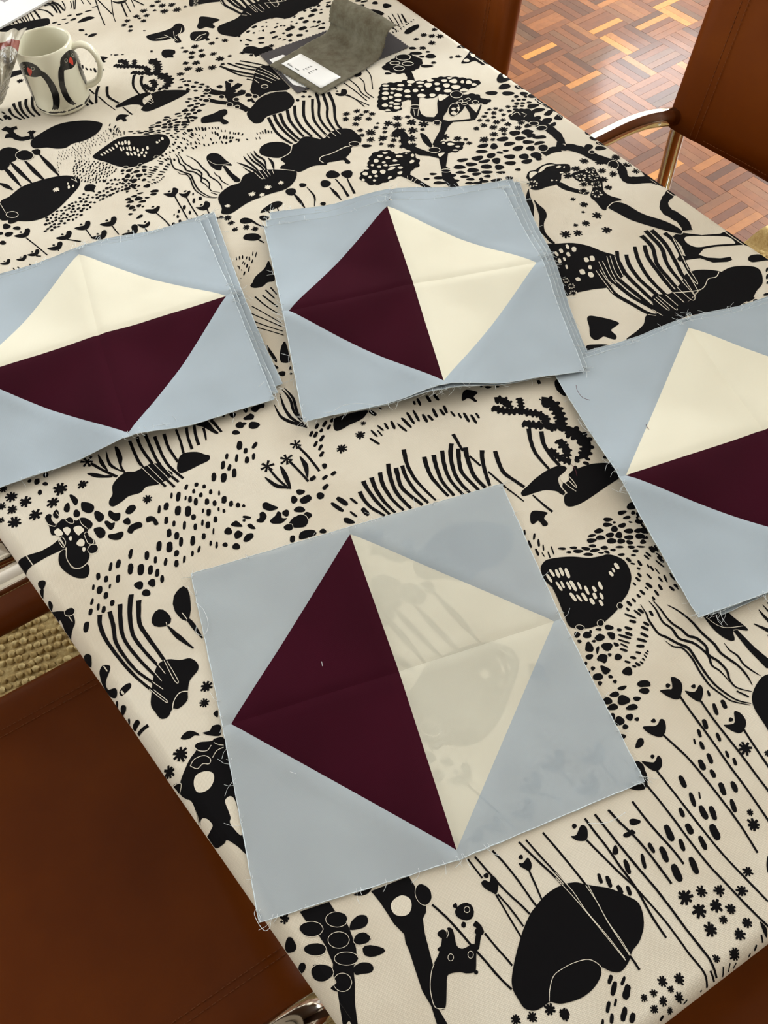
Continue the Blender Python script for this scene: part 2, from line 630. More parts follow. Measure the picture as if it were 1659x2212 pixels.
# cloth: top sheet plus rolled rim and short overhang
cl_v, cl_f = [], []
rim = []
for i in range(4):
    a, b = FLAT[i], FLAT[(i + 1) % 4]
    t = (b - a).normalized()
    nn = Vector((t.y, -t.x))
    m_ = max(2, int((b - a).length / 0.03))
    for k_ in range(m_ + 1):
        rim.append((a + (b - a) * k_ / m_, nn))
    b3, t2 = FLAT[(i + 1) % 4], (FLAT[(i + 2) % 4] - FLAT[(i + 1) % 4]).normalized()
    n2 = Vector((t2.y, -t2.x))
    for k_ in range(1, 8):
        rim.append((b3, (nn.lerp(n2, k_ / 8)).normalized()))
NR = len(rim)
ds = [0, .2, .4, .6, .75, .87, .95, .99]
rows = [(RAD * s, None) for s in ds] + [(RAD, h) for h in (0.012, 0.03, 0.055, 0.08)]
for ri, (d, h) in enumerate(rows):
    for si, (q, n) in enumerate(rim):
        if h is None:
            z = TZ - RAD + math.sqrt(max(0, RAD * RAD - d * d))
            r = q + n * d
        else:
            wob = 0.004 * math.sin(si * 0.55) * (h / 0.08)
            r = q + n * (RAD + wob + 0.0005)
            z = TZ - RAD - h
        cl_v.append((r.x, r.y, z))
for ri in range(len(rows) - 1):
    for si in range(NR):
        s2 = (si + 1) % NR
        cl_f.append((ri * NR + si, (ri + 1) * NR + si, (ri + 1) * NR + s2, ri * NR + s2))
cl_f.append(tuple(range(NR)))
cloth = mesh('tablecloth', cl_v, cl_f, M['cloth'], None, True)
cloth.data.polygons[-1].use_smooth = False
tag(cloth, 'cream cotton tablecloth printed with black plants, creatures and rocks', 'tablecloth')

# ---- the printed pattern, as flat shapes laid on the cloth (tenths of a millimetre; letter = shape, digit = layer)
PRINT = """
b0 203 2801 219 2879 276 2943 602 2929 574 2862 503 2820 378 2797 292 2769 225 2763
b0 1616 2711 1653 2794 1702 2833 1755 2813 1815 2762 1793 2734 1755 2713 1758 2677 1769 2644 1738 2641 1711 2694 1678 2715 1638 2698
s0 233 1940 44 242 1847 39 284 1721 34 387 1580 29
s0 304 2052 49 313 1957 42 353 1786 35 436 1580 28
s0 396 2066 49 395 1921 42 434 1728 35 497 1581 28
s0 498 2099 48 480 1952 41 513 1744 35 583 1580 28
s0 609 2174 48 583 2039 44 577 1827 39 629 1645 35 662 1577 31
s0 669 2098 49 647 1908 43 666 1795 40 779 1577 34
s0 739 2105 44 732 1955 39 767 1760 34 842 1582 28
s0 818 2293 49 793 2120 42 806 1914 36 874 1708 29 924 1586 21
s0 989 2133 49 974 2017 43 981 1837 38 1057 1591 31
s0 1088 2123 47 1063 1962 41 1061 1778 36 1114 1578 31
s0 1189 2147 47 1147 1948 41 1144 1764 36 1205 1554 31
s0 1312 2200 51 1254 2067 45 1213 1847 41 1230 1688 37 1279 1551 31
s0 1356 2115 49 1299 1926 43 1292 1788 40 1370 1560 34
s0 1429 2104 49 1399 1953 45 1388 1739 41 1441 1565 37
s0 1579 2013 48 1537 1888 44 1505 1698 39 1494 1572 34
s0 1369 2310 40 1380 2199 33 1390 2067 26
s0 1431 1989 25 1494 1833 25
b0 -8 1689 43 1671 84 1602 25 1608 -13 1643
s0 -323 3342 8 -299 3169 30 -233 3068 39 -149 2988 34 -64 2915 12
s0 -229 3485 8 -228 3247 32 -179 3075 35 -69 2942 12
s0 -192 3525 8 -141 3356 30 -143 3165 29 -79 2954 10
s0 -163 3538 8 -107 3361 30 -113 3154 29 -75 3021 10
b0 -1194 3362 -1083 3399 -1013 3229 -983 3176 -996 3156 -1035 3186 -1117 3292
s0 -1030 3371 41 -990 3280 33 -948 3167 26
s0 -1411 3371 25 -1392 3189 27 -1390 3024 29
s0 -1298 3356 33 -1306 3208 32 -1293 3047 32
s0 -1214 3360 33 -1222 3212 32 -1215 3077 32
s0 -1124 3291 32 -1123 3193 24 -1129 3112 15
b0 -1484 2881 -1439 2993 -1370 3025 -1250 2994 -1174 2931 -1132 2900 -1153 2843 -1258 2817 -1389 2784 -1464 2779 -1488 2819
s0 -1511 2795 18 -1453 2704 18
b0 -579 3373 -542 3395 -429 3398 -440 3341 -480 3347 -535 3309 -569 3332
b0 -686 3274 -635 3298 -594 3309 -567 3265 -593 3223 -643 3233 -680 3246
b0 -651 3159 -619 3195 -560 3169 -534 3125 -578 3091 -628 3097 -654 3126
s0 -221 2706 29 -150 2536 29 -88 2321 28
s0 -355 2553 26 -280 2376 26 -229 2235 25
s0 -575 2528 25 -527 2386 26 -445 2218 26
b0 -235 2574 -200 2514 -179 2427 -215 2291 -232 2297 -233 2438
b0 -460 2522 -430 2477 -409 2360 -416 2208 -443 2248 -465 2411
b0 -645 2440 -600 2393 -545 2315 -441 2232 -418 2201 -468 2224 -557 2265 -612 2346
b0 -737 2125 -694 2128 -650 2080 -601 2033 -623 2014 -689 2017 -744 2068
b0 -790 2025 -748 2025 -733 1961 -787 1908 -836 1932 -835 1961 -803 1971
b0 -709 1909 -646 1946 -612 1985 -580 1944 -591 1897 -541 1880 -606 1837 -669 1849 -706 1872
b0 -541 1807 -485 1860 -408 1877 -345 1841 -352 1770 -400 1722 -481 1736 -533 1768
b0 -488 1604 -463 1666 -400 1679 -323 1652 -320 1595 -435 1588
b0 -581 1601 -559 1663 -521 1650 -542 1587
s1 -460 1866 7 -408 1877 7 -358 1838 6 -348 1783 6
s1 -580 1944 6 -585 1895 6 -541 1880 7
s1 -570 1810 5 -515 1791 5 -514 1748 5
b0 -1093 1992 -1039 2017 -1006 1976 -987 1926 -1043 1942 -1086 1968
b0 -942 1925 -902 1933 -868 1861 -915 1873
b0 -1082 1873 -1041 1898 -1003 1853 -1030 1813 -1078 1808 -1089 1840
b0 -1016 1766 -974 1822 -915 1820 -912 1772 -981 1739
c0 1948 2593 90 2019 2568 89 2062 2509 80 2053 2435 72
c0 1889 2511 79 1935 2460 80 2020 2404 80 2090 2379 80 2163 2361 80 2221 2307 80 2287 2274 80 2345 2220 74 2336 2139 66
c0 2208 2534 64 2192 2462 64 2166 2369 63
c0 2114 2211 86 2171 2157 86 2249 2121 86 2300 2086 86
c0 2356 2216 81 2354 2150 78 2335 2074 86 2377 2050 94
c0 2415 2416 127 2479 2376 124 2512 2296 113 2514 2193 106 2505 2112 99 2479 2039 96
c0 2380 2057 86 2472 2024 86 2510 1961 83
c0 2499 1965 136 2571 1891 133 2602 1814 128 2622 1743 113 2578 1647 104 2507 1578 105 2454 1519 114 2409 1534 129
c0 2241 1798 67 2267 1710 68 2311 1632 71 2377 1577 71
c0 2381 1877 83 2384 1796 85 2404 1725 78 2356 1647 73
s0 2419 2418 13 2402 2447 13
s0 2139 2111 50 2102 1977 42 2082 1791 35 2132 1563 27
s0 2249 2035 50 2209 1874 44 2217 1712 40 2250 1567 33
b0 1750 1364 1766 1403 1862 1452 1945 1498 2082 1550 2207 1572 2278 1558 2305 1517 2270 1483 2188 1443 2160 1393 2153 1320 2168 1255 2143 1226 2116 1251 2095 1288 2035 1324 1980 1343 1892 1344 1815 1341 1766 1344
!b0 2125 1181 2154 1223 2187 1241 2169 1314 2209 1375 2323 1457 2382 1474 2514 1482 2601 1474 2715 1442 2786 1401 2764 1301 2743 1232 2680 1209 2545 1167 2395 1116 2252 1078 2151 1077 2111 1113
b1 2196 1418 2261 1448 2270 1384 2206 1354
s1 2269 1453 8 2295 1368 8 2303 1274 7 2287 1280 8 2259 1373 8
s1 2193 1411 8 2230 1308 8 2275 1225 8
s0 1703 1958 45 1682 1791 41 1686 1674 40 1743 1562 37 1813 1442 33
s0 1854 1328 19 1911 1183 24 1960 1081 29
s0 1541 1741 22 1596 1606 22 1639 1493 21
s0 1642 1484 19 1695 1384 16 1742 1286 13
b0 1719 1076 1757 1142 1809 1149 1908 1090 1870 1060 1851 1030 1864 983 1848 953 1808 960 1800 998 1784 1032 1739 1013 1712 1022
b0 2653 2540 2669 2499 2681 2433 2688 2387 2656 2407 2637 2458 2634 2511
s0 2494 2695 36 2490 2638 36
!b0 1598 530 1636 577 1702 604 1848 581 1953 548 2073 494 2185 475 2255 471 2320 429 2372 363 2380 281 2361 189 2315 114 2246 35 2159 -23 2097 -77 1962 -142 1882 -164 1766 -167 1666 -134 1607 -89 1612 51 1623 287 1585 417
s1 2156 -66 5 2140 -83 5 2119 -88 5 2102 -78 5 2097 -58 5 2107 -37 5 2127 -26 5 2148 -29 5 2159 -45 5 2156 -66 5
s1 1916 -166 5 1900 -182 5 1877 -186 5 1859 -176 5 1853 -156 5 1863 -136 5 1883 -125 5 1905 -128 5 1918 -145 5 1916 -166 5
s1 1728 -156 5 1711 -166 5 1686 -161 5 1664 -146 5 1657 -126 5 1667 -111 5 1689 -108 5 1714 -119 5 1729 -138 5 1728 -156 5
b0 2247 749 2308 762 2336 722 2295 708 2251 719
b0 1776 -267 1832 -246 1867 -286 1835 -311 1791 -308 1774 -284
b0 1899 -261 1946 -271 1960 -300 1931 -338 1904 -322
b0 1657 -328 1686 -290 1714 -290 1725 -351 1699 -383 1648 -360
b0 1913 -362 1948 -385 1945 -408 1911 -402
b0 1712 -452 1758 -427 1806 -455 1785 -500 1753 -518 1728 -490 1706 -476
b0 1712 -524 1771 -576 1764 -602 1718 -615 1699 -586
b0 1603 -599 1629 -580 1680 -591 1687 -628 1654 -645 1606 -629
s0 2308 -101 6 2315 -202 15 2308 -261 19 2326 -407 22 2383 -474 24 2450 -562 26 2509 -623 26 2521 -726 24 2534 -868 23 2557 -988 21 2608 -1094 19 2670 -1181 15 2763 -1239 7
s0 2394 -92 7 2416 -187 17 2416 -323 21 2462 -411 24 2477 -512 25 2565 -583 26 2608 -651 25 2638 -743 23 2623 -830 20 2663 -900 16 2690 -1011 7
s0 2432 -99 7 2456 -201 16 2467 -291 19 2493 -373 22 2537 -443 24 2566 -518 25 2623 -562 26 2662 -657 25 2643 -733 25 2696 -820 23 2719 -919 20 2700 -992 18 2719 -1076 15 2822 -1149 7
s0 2535 -184 7 2603 -276 18 2657 -393 23 2694 -538 25 2741 -661 26 2754 -759 25 2832 -900 22 2858 -1011 17 2856 -1100 7
s0 2350 -493 5 2391 -566 14 2461 -607 18 2493 -717 20 2496 -855 20 2514 -985 19 2562 -1079 17 2621 -1170 14 2750 -1251 6
s0 2828 -678 5 2838 -752 15 2877 -823 18 2885 -907 18 2927 -989 15 2966 -1047 6
s0 2703 -1104 16 2774 -1183 16
s1 2802 -405 6 2853 -502 6 2926 -557 6 3067 -586 6
b0 2093 -894 2157 -904 2195 -912 2217 -874 2235 -819 2273 -831 2298 -879 2285 -931 2252 -975 2216 -1012 2171 -1003 2127 -961 2100 -918
s0 2228 -989 20 2244 -1114 19 2271 -1284 19 2298 -1449 19 2327 -1662 19 2360 -1860 18 2392 -2119 18 2410 -2244 18
b0 2292 -964 2335 -986 2375 -994 2429 -957 2447 -974 2431 -1024 2374 -1087 2341 -1076 2305 -1020
s0 2374 -1087 20 2390 -1227 19 2424 -1418 19 2458 -1584 19 2489 -1784 19 2513 -1919 18 2548 -2103 18
b0 1808 -1135 1858 -1144 1904 -1159 1940 -1152 1977 -1122 2005 -1142 1984 -1209 1935 -1256 1897 -1256 1850 -1222 1815 -1174
s0 1937 -1251 19 1993 -1379 19 2041 -1498 19 2080 -1650 19 2125 -1850 18 2168 -2082 18 2188 -2307 17
b0 1667 -1393 1719 -1415 1764 -1430 1816 -1392 1830 -1427 1805 -1479 1758 -1504 1722 -1492 1690 -1451
s0 1749 -1501 18 1772 -1598 18 1799 -1704 18 1831 -1840 18 1874 -2023 18 1933 -2242 17 1999 -2423 17 2081 -2634 17
b0 1586 -1407 1633 -1377 1665 -1418 1659 -1471 1620 -1528 1585 -1546 1584 -1496
s0 1607 -1543 18 1654 -1706 18 1700 -1892 18 1741 -2081 17 1789 -2268 17 1848 -2427 17 1906 -2583 17 1963 -2719 17 2007 -2806 16
b0 2451 -1333 2499 -1343 2550 -1339 2592 -1257 2633 -1282 2646 -1345 2617 -1399 2566 -1434 2526 -1429 2483 -1391
s0 2588 -1415 19 2597 -1548 19 2616 -1747 19 2636 -1960 18
b0 1933 -779 1975 -762 2033 -779 2044 -811 2027 -833 1978 -822 1944 -811
b0 1670 -1272 1724 -1217 1763 -1225 1750 -1267 1705 -1285
b0 1272 -1864 1321 -1857 1353 -1854 1368 -1886 1336 -1890 1288 -1895 1268 -1883
s0 1451 -1659 20 1485 -1794 20 1523 -1918 19 1588 -2104 19 1613 -2206 19
s0 1240 -1659 20 1288 -1781 19 1347 -1907 19 1395 -2050 19 1434 -2206 19 1458 -2303 19
s0 1124 -1657 19 1171 -1813 19 1218 -1966 19 1272 -2136 19 1320 -2274 19 1369 -2444 18 1412 -2616 18 1462 -2786 18 1478 -2856 18 1478 -2968 18
s0 1036 -1661 19 1067 -1779 19 1109 -1921 19 1144 -2076 19 1186 -2230 19 1201 -2356 18 1215 -2478 18 1245 -2624 18
s0 980 -1815 17 1049 -1965 17 1112 -2101 17 1182 -2238 17 1234 -2366 16 1290 -2519 16 1329 -2663 16 1354 -2767 16 1398 -2909 16 1386 -3003 16
s0 1919 -2816 13 1913 -2866 13
s0 1861 -2866 9 1832 -2889 9
b0 1952 -2736 1975 -2780 1973 -2813 1953 -2847 1942 -2802
b0 2254 -2348 2206 -2403 2187 -2459 2244 -2415
b0 90 -2473 145 -2394 212 -2310 282 -2233 358 -2166 420 -2131 507 -2086 605 -2061 694 -2057 775 -2072 829 -2103 900 -2139 1005 -2193 1086 -2266 1161 -2351 1137 -2481 1055 -2580 972 -2625 911 -2684 831 -2721 761 -2698 711 -2655 684 -2701 602 -2757 487 -2787 352 -2780 297 -2760 264 -2742 200 -2756 135 -2758 77 -2724 57 -2665 43 -2599 53 -2540
s1 262 -2737 5 295 -2671 5 359 -2598 5 463 -2572 4 559 -2567 4 642 -2579 5 692 -2621 5 709 -2658 5
b0 81 -1852 115 -1841 145 -1864 174 -1825 204 -1861 200 -1908 164 -1962 134 -1939 94 -1896
b0 410 -1808 441 -1818 490 -1793 504 -1830 494 -1866 465 -1888 437 -1861 413 -1836
b0 876 -1750 919 -1755 984 -1701 1019 -1724 1010 -1775 977 -1815 918 -1802 889 -1777
s0 44 -1658 15 102 -1824 14
s0 102 -1658 16 177 -1830 16 245 -1975 16 307 -2081 16 352 -2168 16
s0 249 -1661 17 310 -1789 16 364 -1944 16 399 -2068 16 420 -2131 16
s0 465 -1888 15 472 -1987 15 476 -2101 14
s0 158 -1964 14 190 -2112 14 232 -2308 14
s0 172 -1965 14 227 -2090 14 274 -2231 14
s0 470 -1664 17 550 -1826 17 647 -2009 16 698 -2156 16
s0 529 -1665 15 597 -1833 15 666 -1989 15 705 -2098 15
s0 677 -1657 17 744 -1835 17 804 -2007 17 844 -2134 17
b0 -536 -2507 -522 -2403 -489 -2320 -450 -2261 -396 -2213 -349 -2147 -323 -2098 -293 -2107 -274 -2067 -245 -2077 -238 -2108 -247 -2196 -222 -2228 -186 -2232 -128 -2226 -95 -2261 -125 -2292 -167 -2391 -194 -2402 -245 -2391 -283 -2370 -343 -2358 -383 -2369 -415 -2445 -462 -2550 -508 -2540
s0 -114 -2263 40 -74 -2194 40 -41 -2146 41 -69 -2096 40
s1 -69 -2001 4 -78 -2012 4 -93 -2015 4 -106 -2008 4 -111 -1995 4 -106 -1982 4 -93 -1974 4 -78 -1976 4 -69 -1987 4 -69 -2001 4
s1 -296 -2265 4 -306 -2278 4 -320 -2281 3 -333 -2275 4 -337 -2261 4 -332 -2246 4 -319 -2237 4 -305 -2239 4 -296 -2250 4 -296 -2265 4
s1 -150 -2294 4 -160 -2306 4 -174 -2310 3 -186 -2303 4 -191 -2289 4 -185 -2274 4 -172 -2265 4 -158 -2267 4 -149 -2278 4 -150 -2294 4
s1 -180 -2026 4 -126 -2073 4 -66 -2076 4
s1 -463 -2552 4 -512 -2539 4 -536 -2507 5 -526 -2402 5 -484 -2306 5 -446 -2262 5
s1 -280 -2070 4 -278 -2104 4 -301 -2129 4
s0 -330 -1880 17 -257 -1993 17 -192 -2123 17 -136 -2248 17 -84 -2353 17 -25 -2483 17 34 -2588 17
s0 -19 -2187 16 29 -2301 15 70 -2386 15 96 -2447 15
s1 638 -1993 5 707 -2149 5 765 -2298 5 841 -2512 5 895 -2666 5
s1 653 -1959 5 722 -2116 5 763 -2279 5 838 -2475 5 896 -2653 5
s1 834 -2114 5 868 -2257 5 884 -2400 5 939 -2649 5
s1 853 -2120 5 883 -2381 5 920 -2520 5 945 -2647 5
s0 933 -2639 17 950 -2688 17 964 -2753 17
s0 1552 -2919 11 1530 -2976 11
s0 1612 -2912 9 1584 -2959 9
s0 1663 -2924 8 1629 -2952 8
s0 1448 -2912 15 1453 -2985 15
s0 1212 -3026 8 1173 -3043 8
p0 -1311 -1616 -1076 -1619 -1051 -1695 -1007 -1719 -980 -1839 -972 -1914 -968 -1988 -983 -2054 -1023 -2103 -1042 -2202 -1076 -2318 -1097 -2470 -1202 -2437 -1192 -2349 -1179 -2226 -1170 -2152 -1184 -2096 -1161 -2033 -1175 -1957 -1187 -1891 -1210 -1829 -1259 -1749 -1281 -1696
b0 -973 -1832 -949 -1802 -891 -1779 -835 -1797 -830 -1841 -868 -1870 -938 -1866 -979 -1853
b0 -1023 -2103 -954 -2090 -893 -2118 -884 -2156 -914 -2173 -976 -2162 -1022 -2152
b0 -1216 -2176 -1172 -2160 -1123 -2124 -1068 -2141 -1071 -2201 -1110 -2218 -1178 -2216 -1215 -2189
s1 -1169 -1787 4 -1199 -1813 4 -1255 -1814 4 -1312 -1789 4 -1344 -1750 4 -1335 -1715 4 -1289 -1701 4 -1228 -1714 4 -1181 -1748 4 -1169 -1787 4
s1 -972 -1781 4 -1000 -1808 4 -1053 -1810 4 -1106 -1786 4 -1134 -1748 4 -1125 -1713 4 -1081 -1698 4 -1025 -1709 4 -981 -1742 4 -972 -1781 4
s1 -1000 -1919 4 -1028 -1947 4 -1079 -1951 4 -1129 -1928 4 -1155 -1889 4 -1145 -1853 4 -1103 -1836 4 -1049 -1846 4 -1008 -1879 4 -1000 -1919 4
s1 -970 -2058 4 -998 -2079 4 -1053 -2077 4 -1110 -2054 4 -1141 -2020 4 -1133 -1991 4 -1089 -1980 4 -1029 -1994 4 -982 -2025 4 -970 -2058 4
s1 -1061 -2191 4 -1087 -2223 4 -1131 -2230 4 -1172 -2209 4 -1193 -2170 4 -1182 -2131 4 -1144 -2110 4 -1099 -2118 4 -1066 -2150 4 -1061 -2191 4
s1 -842 -1944 4 -858 -1971 4 -897 -1983 4 -942 -1974 4 -971 -1949 4 -971 -1919 4 -942 -1899 4 -897 -1897 4 -857 -1915 4 -842 -1944 4
s1 -1171 -2091 4 -1200 -2121 4 -1255 -2124 4 -1309 -2100 4 -1338 -2059 4 -1328 -2020 4 -1283 -2002 4 -1224 -2013 4 -1180 -2049 4 -1171 -2091 4
s1 -1180 -1927 4 -1207 -1948 4 -1260 -1947 4 -1314 -1925 4 -1344 -1890 4 -1337 -1861 4 -1294 -1850 4 -1237 -1863 4 -1192 -1893 4 -1180 -1927 4
p0 -748 -1646 -436 -1634 -412 -1721 -419 -1757 -373 -1867 -391 -1917 -428 -1951 -446 -2047 -454 -2188 -457 -2284 -515 -2530 -476 -2666 -554 -2642 -556 -2509 -587 -2398 -592 -2267 -596 -2116 -605 -2068 -596 -2008 -648 -1918 -673 -1836 -705 -1741
b1 -633 -1792 -596 -1757 -531 -1748 -481 -1785 -481 -1841 -519 -1885 -576 -1885 -626 -1851
s1 -307 -1792 4 -319 -1843 4 -354 -1871 4 -396 -1862 4 -425 -1820 4 -428 -1766 4 -403 -1723 4 -362 -1713 4 -323 -1740 4 -307 -1792 4
b0 -883 -1628 -741 -1624 -771 -1653 -823 -1655
b1 -1173 -2434 -1149 -2417 -1138 -2445
b0 -1952 11 -1909 47 -1860 50 -1806 13 -1793 -17 -1833 -3 -1872 -16 -1920 -13
b0 -1760 -2 -1699 -3 -1668 31 -1603 16 -1613 -64 -1651 -70 -1729 -32
b0 -2014 -339 -1917 -200 -1846 -137 -1851 -98 -1810 -74 -1705 -96 -1666 -84 -1589 -122 -1597 -392 -1604 -650 -1609 -833 -1605 -1078 -1668 -1003 -1738 -930 -1771 -948 -1849 -944 -1897 -840 -1933 -727 -1939 -633 -1977 -528 -2035 -462 -2050 -410
b1 -1914 -407 -1885 -345 -1811 -333 -1746 -366 -1746 -427 -1793 -483 -1855 -498 -1903 -476
b1 -2027 -512 -1975 -517 -1947 -585 -1947 -711 -1986 -641
b1 -1928 -728 -1904 -696 -1862 -716 -1829 -772 -1844 -801 -1895 -829 -1921 -787
b1 -1692 -622 -1641 -601 -1609 -672 -1613 -932 -1686 -819 -1675 -765 -1684 -694
s1 -1856 -96 6 -1823 -145 6 -1755 -167 6 -1712 -132 6
s1 -1915 -250 6 -1870 -204 6 -1786 -201 6 -1741 -246 6 -1760 -283 6 -1810 -266 6 -1863 -292 6 -1915 -250 6
s1 -1685 -116 6 -1654 -145 6 -1610 -166 6
s1 -1721 -240 6 -1676 -194 6 -1614 -183 6
s1 -2097 -347 6 -2023 -359 6 -2024 -395 6 -2055 -438 6
b0 -2096 -341 -2029 -358 -2024 -395 -2054 -433 -2075 -390
s0 -2477 1419 47 -2488 1310 41 -2454 1145 36 -2383 970 32 -2280 758 29 -2162 575 25 -2012 376 22
s0 -2384 1424 42 -2370 1270 39 -2368 1085 34 -2300 897 29 -2206 719 26 -2019 491 22
s0 -2278 1468 47 -2297 1308 42 -2295 1122 35 -2228 933 31 -2104 699 26 -2018 576 22
s0 -2161 1536 51 -2203 1339 45 -2207 1122 37 -2145 949 32 -2042 751 27 -1975 634 22
s0 -2101 1451 50 -2131 1220 43 -2087 1066 38 -2009 873 33 -1936 672 29 -1892 541 25
b0 -2152 389 -2127 506 -2096 624 -2030 747 -1933 766 -1833 725 -1742 712 -1687 646 -1694 576 -1780 504 -1818 403 -1838 325 -1925 278 -1974 294 -2022 235 -2087 236 -2126 311
s1 -2142 539 6 -2025 376 6 -2008 382 6 -2106 520 6
s1 -2106 599 6 -2024 496 6
s1 -2078 691 6 -2024 578 6
s1 -2035 756 6 -1981 636 6
s1 -1972 772 6 -1912 541 6 -1882 535 6 -1948 756 6
s1 -1974 294 8 -1949 362 8 -1887 419 9 -1814 408 8
s0 -1889 1107 11 -1806 956 44 -1693 796 13
s0 -1731 1186 11 -1657 1028 44 -1597 870 13
s1 -1890 1141 8 -1888 1099 8
s1 -1731 1186 8 -1698 1104 8
b0 -2556 866 -2512 902 -2453 875 -2463 820 -2519 738 -2508 676 -2439 653 -2425 613 -2450 572 -2508 620 -2559 736 -2565 811
b0 -2407 600 -2362 642 -2308 655 -2291 632 -2310 596 -2387 558
b0 -2699 1062 -2650 1078 -2609 1031 -2638 952
p0 -2322 199 -2209 229 -2198 198 -2308 168
b0 -2936 1652 -2905 1626 -2787 1562 -2724 1516 -2710 1417 -2740 1365 -2801 1293 -2834 1366 -2845 1463 -2860 1515 -2906 1539 -2927 1602
s1 -2696 1547 6 -2702 1517 7 -2729 1499 7 -2763 1502 7 -2789 1524 6 -2795 1554 6 -2777 1580 7 -2745 1588 7 -2713 1574 6 -2696 1547 6
b0 -3021 1901 -2971 1884 -2997 1819 -3020 1851
b0 -1641 135 -1598 155 -1611 91
s0 -2349 3227 30 -2225 3079 30 -2105 2958 30
s0 -2361 3072 29 -2281 3020 30 -2151 2982 31
b0 -2406 3107 -2334 3091 -2221 3014 -2247 2997 -2340 3041
s0 -2260 3317 10 -2236 3187 41 -2189 3066 12
s0 -2173 3335 8 -2155 3142 34 -2049 3009 11
b0 -2080 3351 -2042 3329 -2017 3190 -2038 3085 -2009 2979 -2049 3009 -2067 3143
b0 -2231 2648 -2219 2697 -2181 2752 -2167 2862 -2094 2946 -2003 2985 -1919 2963 -1816 2990 -1726 3006 -1634 2958 -1597 2881 -1542 2806 -1594 2754 -1710 2717 -1831 2729 -1900 2676 -2022 2673 -2088 2636 -2177 2599 -2218 2613
s0 -1913 3391 37 -1891 3243 34 -1847 3033 32 -1762 2860 30 -1640 2662 28
s0 -1828 3411 37 -1812 3264 34 -1736 3026 32 -1656 2823 30 -1554 2628 27
s0 -1739 3412 37 -1707 3210 34 -1665 3001 32 -1593 2832 30 -1502 2675 28
s0 -1646 3354 37 -1619 3130 33 -1566 2918 31 -1448 2703 28
s0 -1544 3351 37 -1527 3146 32 -1464 2930 27
s1 -1855 3020 6 -1765 2838 6 -1658 2660 6
s1 -1788 3012 6 -1657 2745 6
s1 -1714 3002 6 -1594 2754 6
s1 -1634 2958 6 -1554 2771 6
b0 -2877 2695 -2844 2728 -2811 2708 -2816 2651 -2775 2578 -2724 2619 -2678 2610 -2630 2616 -2577 2553 -2527 2573 -2471 2546 -2421 2469 -2439 2417 -2476 2401 -2473 2328 -2432 2271 -2422 2211 -2489 2191 -2494 2095 -2531 2025 -2603 1995 -2679 2034 -2712 2156 -2712 2269 -2766 2430 -2833 2467 -2847 2574 -2864 2638
b0 -2792 2170 -2774 2227 -2715 2241 -2690 2038 -2605 1981 -2527 2009 -2513 1936 -2544 1865 -2616 1874 -2690 1929 -2760 2021 -2792 2101
p0 -3233 2315 -3125 2306 -2952 2309 -2844 2343 -2770 2388 -2713 2262 -2902 2222 -3043 2174 -3171 2142
b1 -2801 2499 -2758 2517 -2718 2442 -2756 2419 -2793 2454
b1 -2713 2498 -2671 2505 -2640 2458 -2675 2405 -2705 2452
b1 -2609 2476 -2550 2478 -2510 2413 -2548 2383 -2573 2370 -2603 2423
b1 -2600 2286 -2555 2321 -2522 2281 -2537 2229 -2587 2246
s1 -2703 2266 7 -2714 2143 7 -2669 2024 7 -2593 1984 8 -2507 2030 8
s1 -2772 2374 7 -2734 2404 7 -2705 2337 6 -2729 2274 7 -2759 2327 6 -2772 2374 6
s1 -2515 2371 7 -2479 2373 6 -2434 2257 6 -2450 2220 7 -2493 2249 6 -2516 2357 6
s1 -2541 2555 6 -2525 2491 6 -2474 2415 6
s1 -2814 2673 6 -2786 2596 7 -2724 2619 6 -2762 2721 6
s1 -2867 2610 7 -2790 2554 7 -2774 2592 7
s1 -2684 2605 6 -2648 2549 6 -2603 2533 7 -2603 2584 6
s1 -2401 2178 5 -2403 2141 6 -2427 2113 6 -2463 2109 6 -2493 2128 5 -2504 2164 5 -2490 2198 6 -2458 2215 6 -2423 2207 6 -2401 2178 5
b0 -2611 2887 -2577 2883 -2531 2806 -2550 2745 -2578 2762
b0 -2506 2744 -2483 2759 -2415 2720 -2380 2662 -2405 2604 -2452 2606 -2505 2661
b0 -2388 2591 -2357 2602 -2300 2530 -2314 2469 -2362 2463 -2389 2532
b0 -2251 2543 -2230 2565 -2189 2514 -2137 2496 -2154 2420 -2202 2415 -2251 2491
b0 -2301 2449 -2269 2446 -2239 2406 -2204 2401 -2223 2342 -2261 2329 -2298 2405
b0 -2418 2395 -2347 2393 -2308 2328 -2327 2270 -2375 2265 -2403 2318
b0 -2285 2277 -2221 2269 -2150 2271 -2138 2233 -2174 2188 -2231 2194 -2285 2234
b0 -2080 2505 -2040 2551 -1986 2547 -1975 2498 -2030 2451 -2076 2467
b0 -2094 2268 -2061 2315 -1976 2329 -1943 2296 -1952 2255 -2024 2244 -2058 2213 -2091 2235
b0 -1894 2344 -1864 2360 -1819 2340 -1792 2287 -1786 2234 -1824 2235 -1839 2289 -1892 2293
b0 3433 4671 3575 4645 3761 4589 3919 4472 4038 4316 4139 4209 4158 4052 4142 3923 4061 3834 3947 3811 3836 3736 3647 3767 3433 3783 3308 3791 3356 4086 3395 4367
s0 3831 4040 54 3836 3853 52 3851 3614 52 3943 3428 51 4054 3212 48 4125 3137 46
s0 3930 4170 51 3895 3936 52 3946 3733 53 4017 3501 51 4147 3252 48 4201 3109 44
s0 4061 4225 48 3991 3980 49 4015 3760 52 4090 3500 50 4158 3273 48 4251 3152 46
s0 4197 4269 47 4126 4064 48 4121 3825 51 4164 3574 49 4221 3324 47 4297 3171 45
s0 4274 4172 48 4226 3999 50 4226 3733 51 4278 3506 50 4329 3284 47 4389 3137 45
s0 4431 4264 48 4368 4054 48 4338 3770 48 4367 3498 47 4437 3194 44
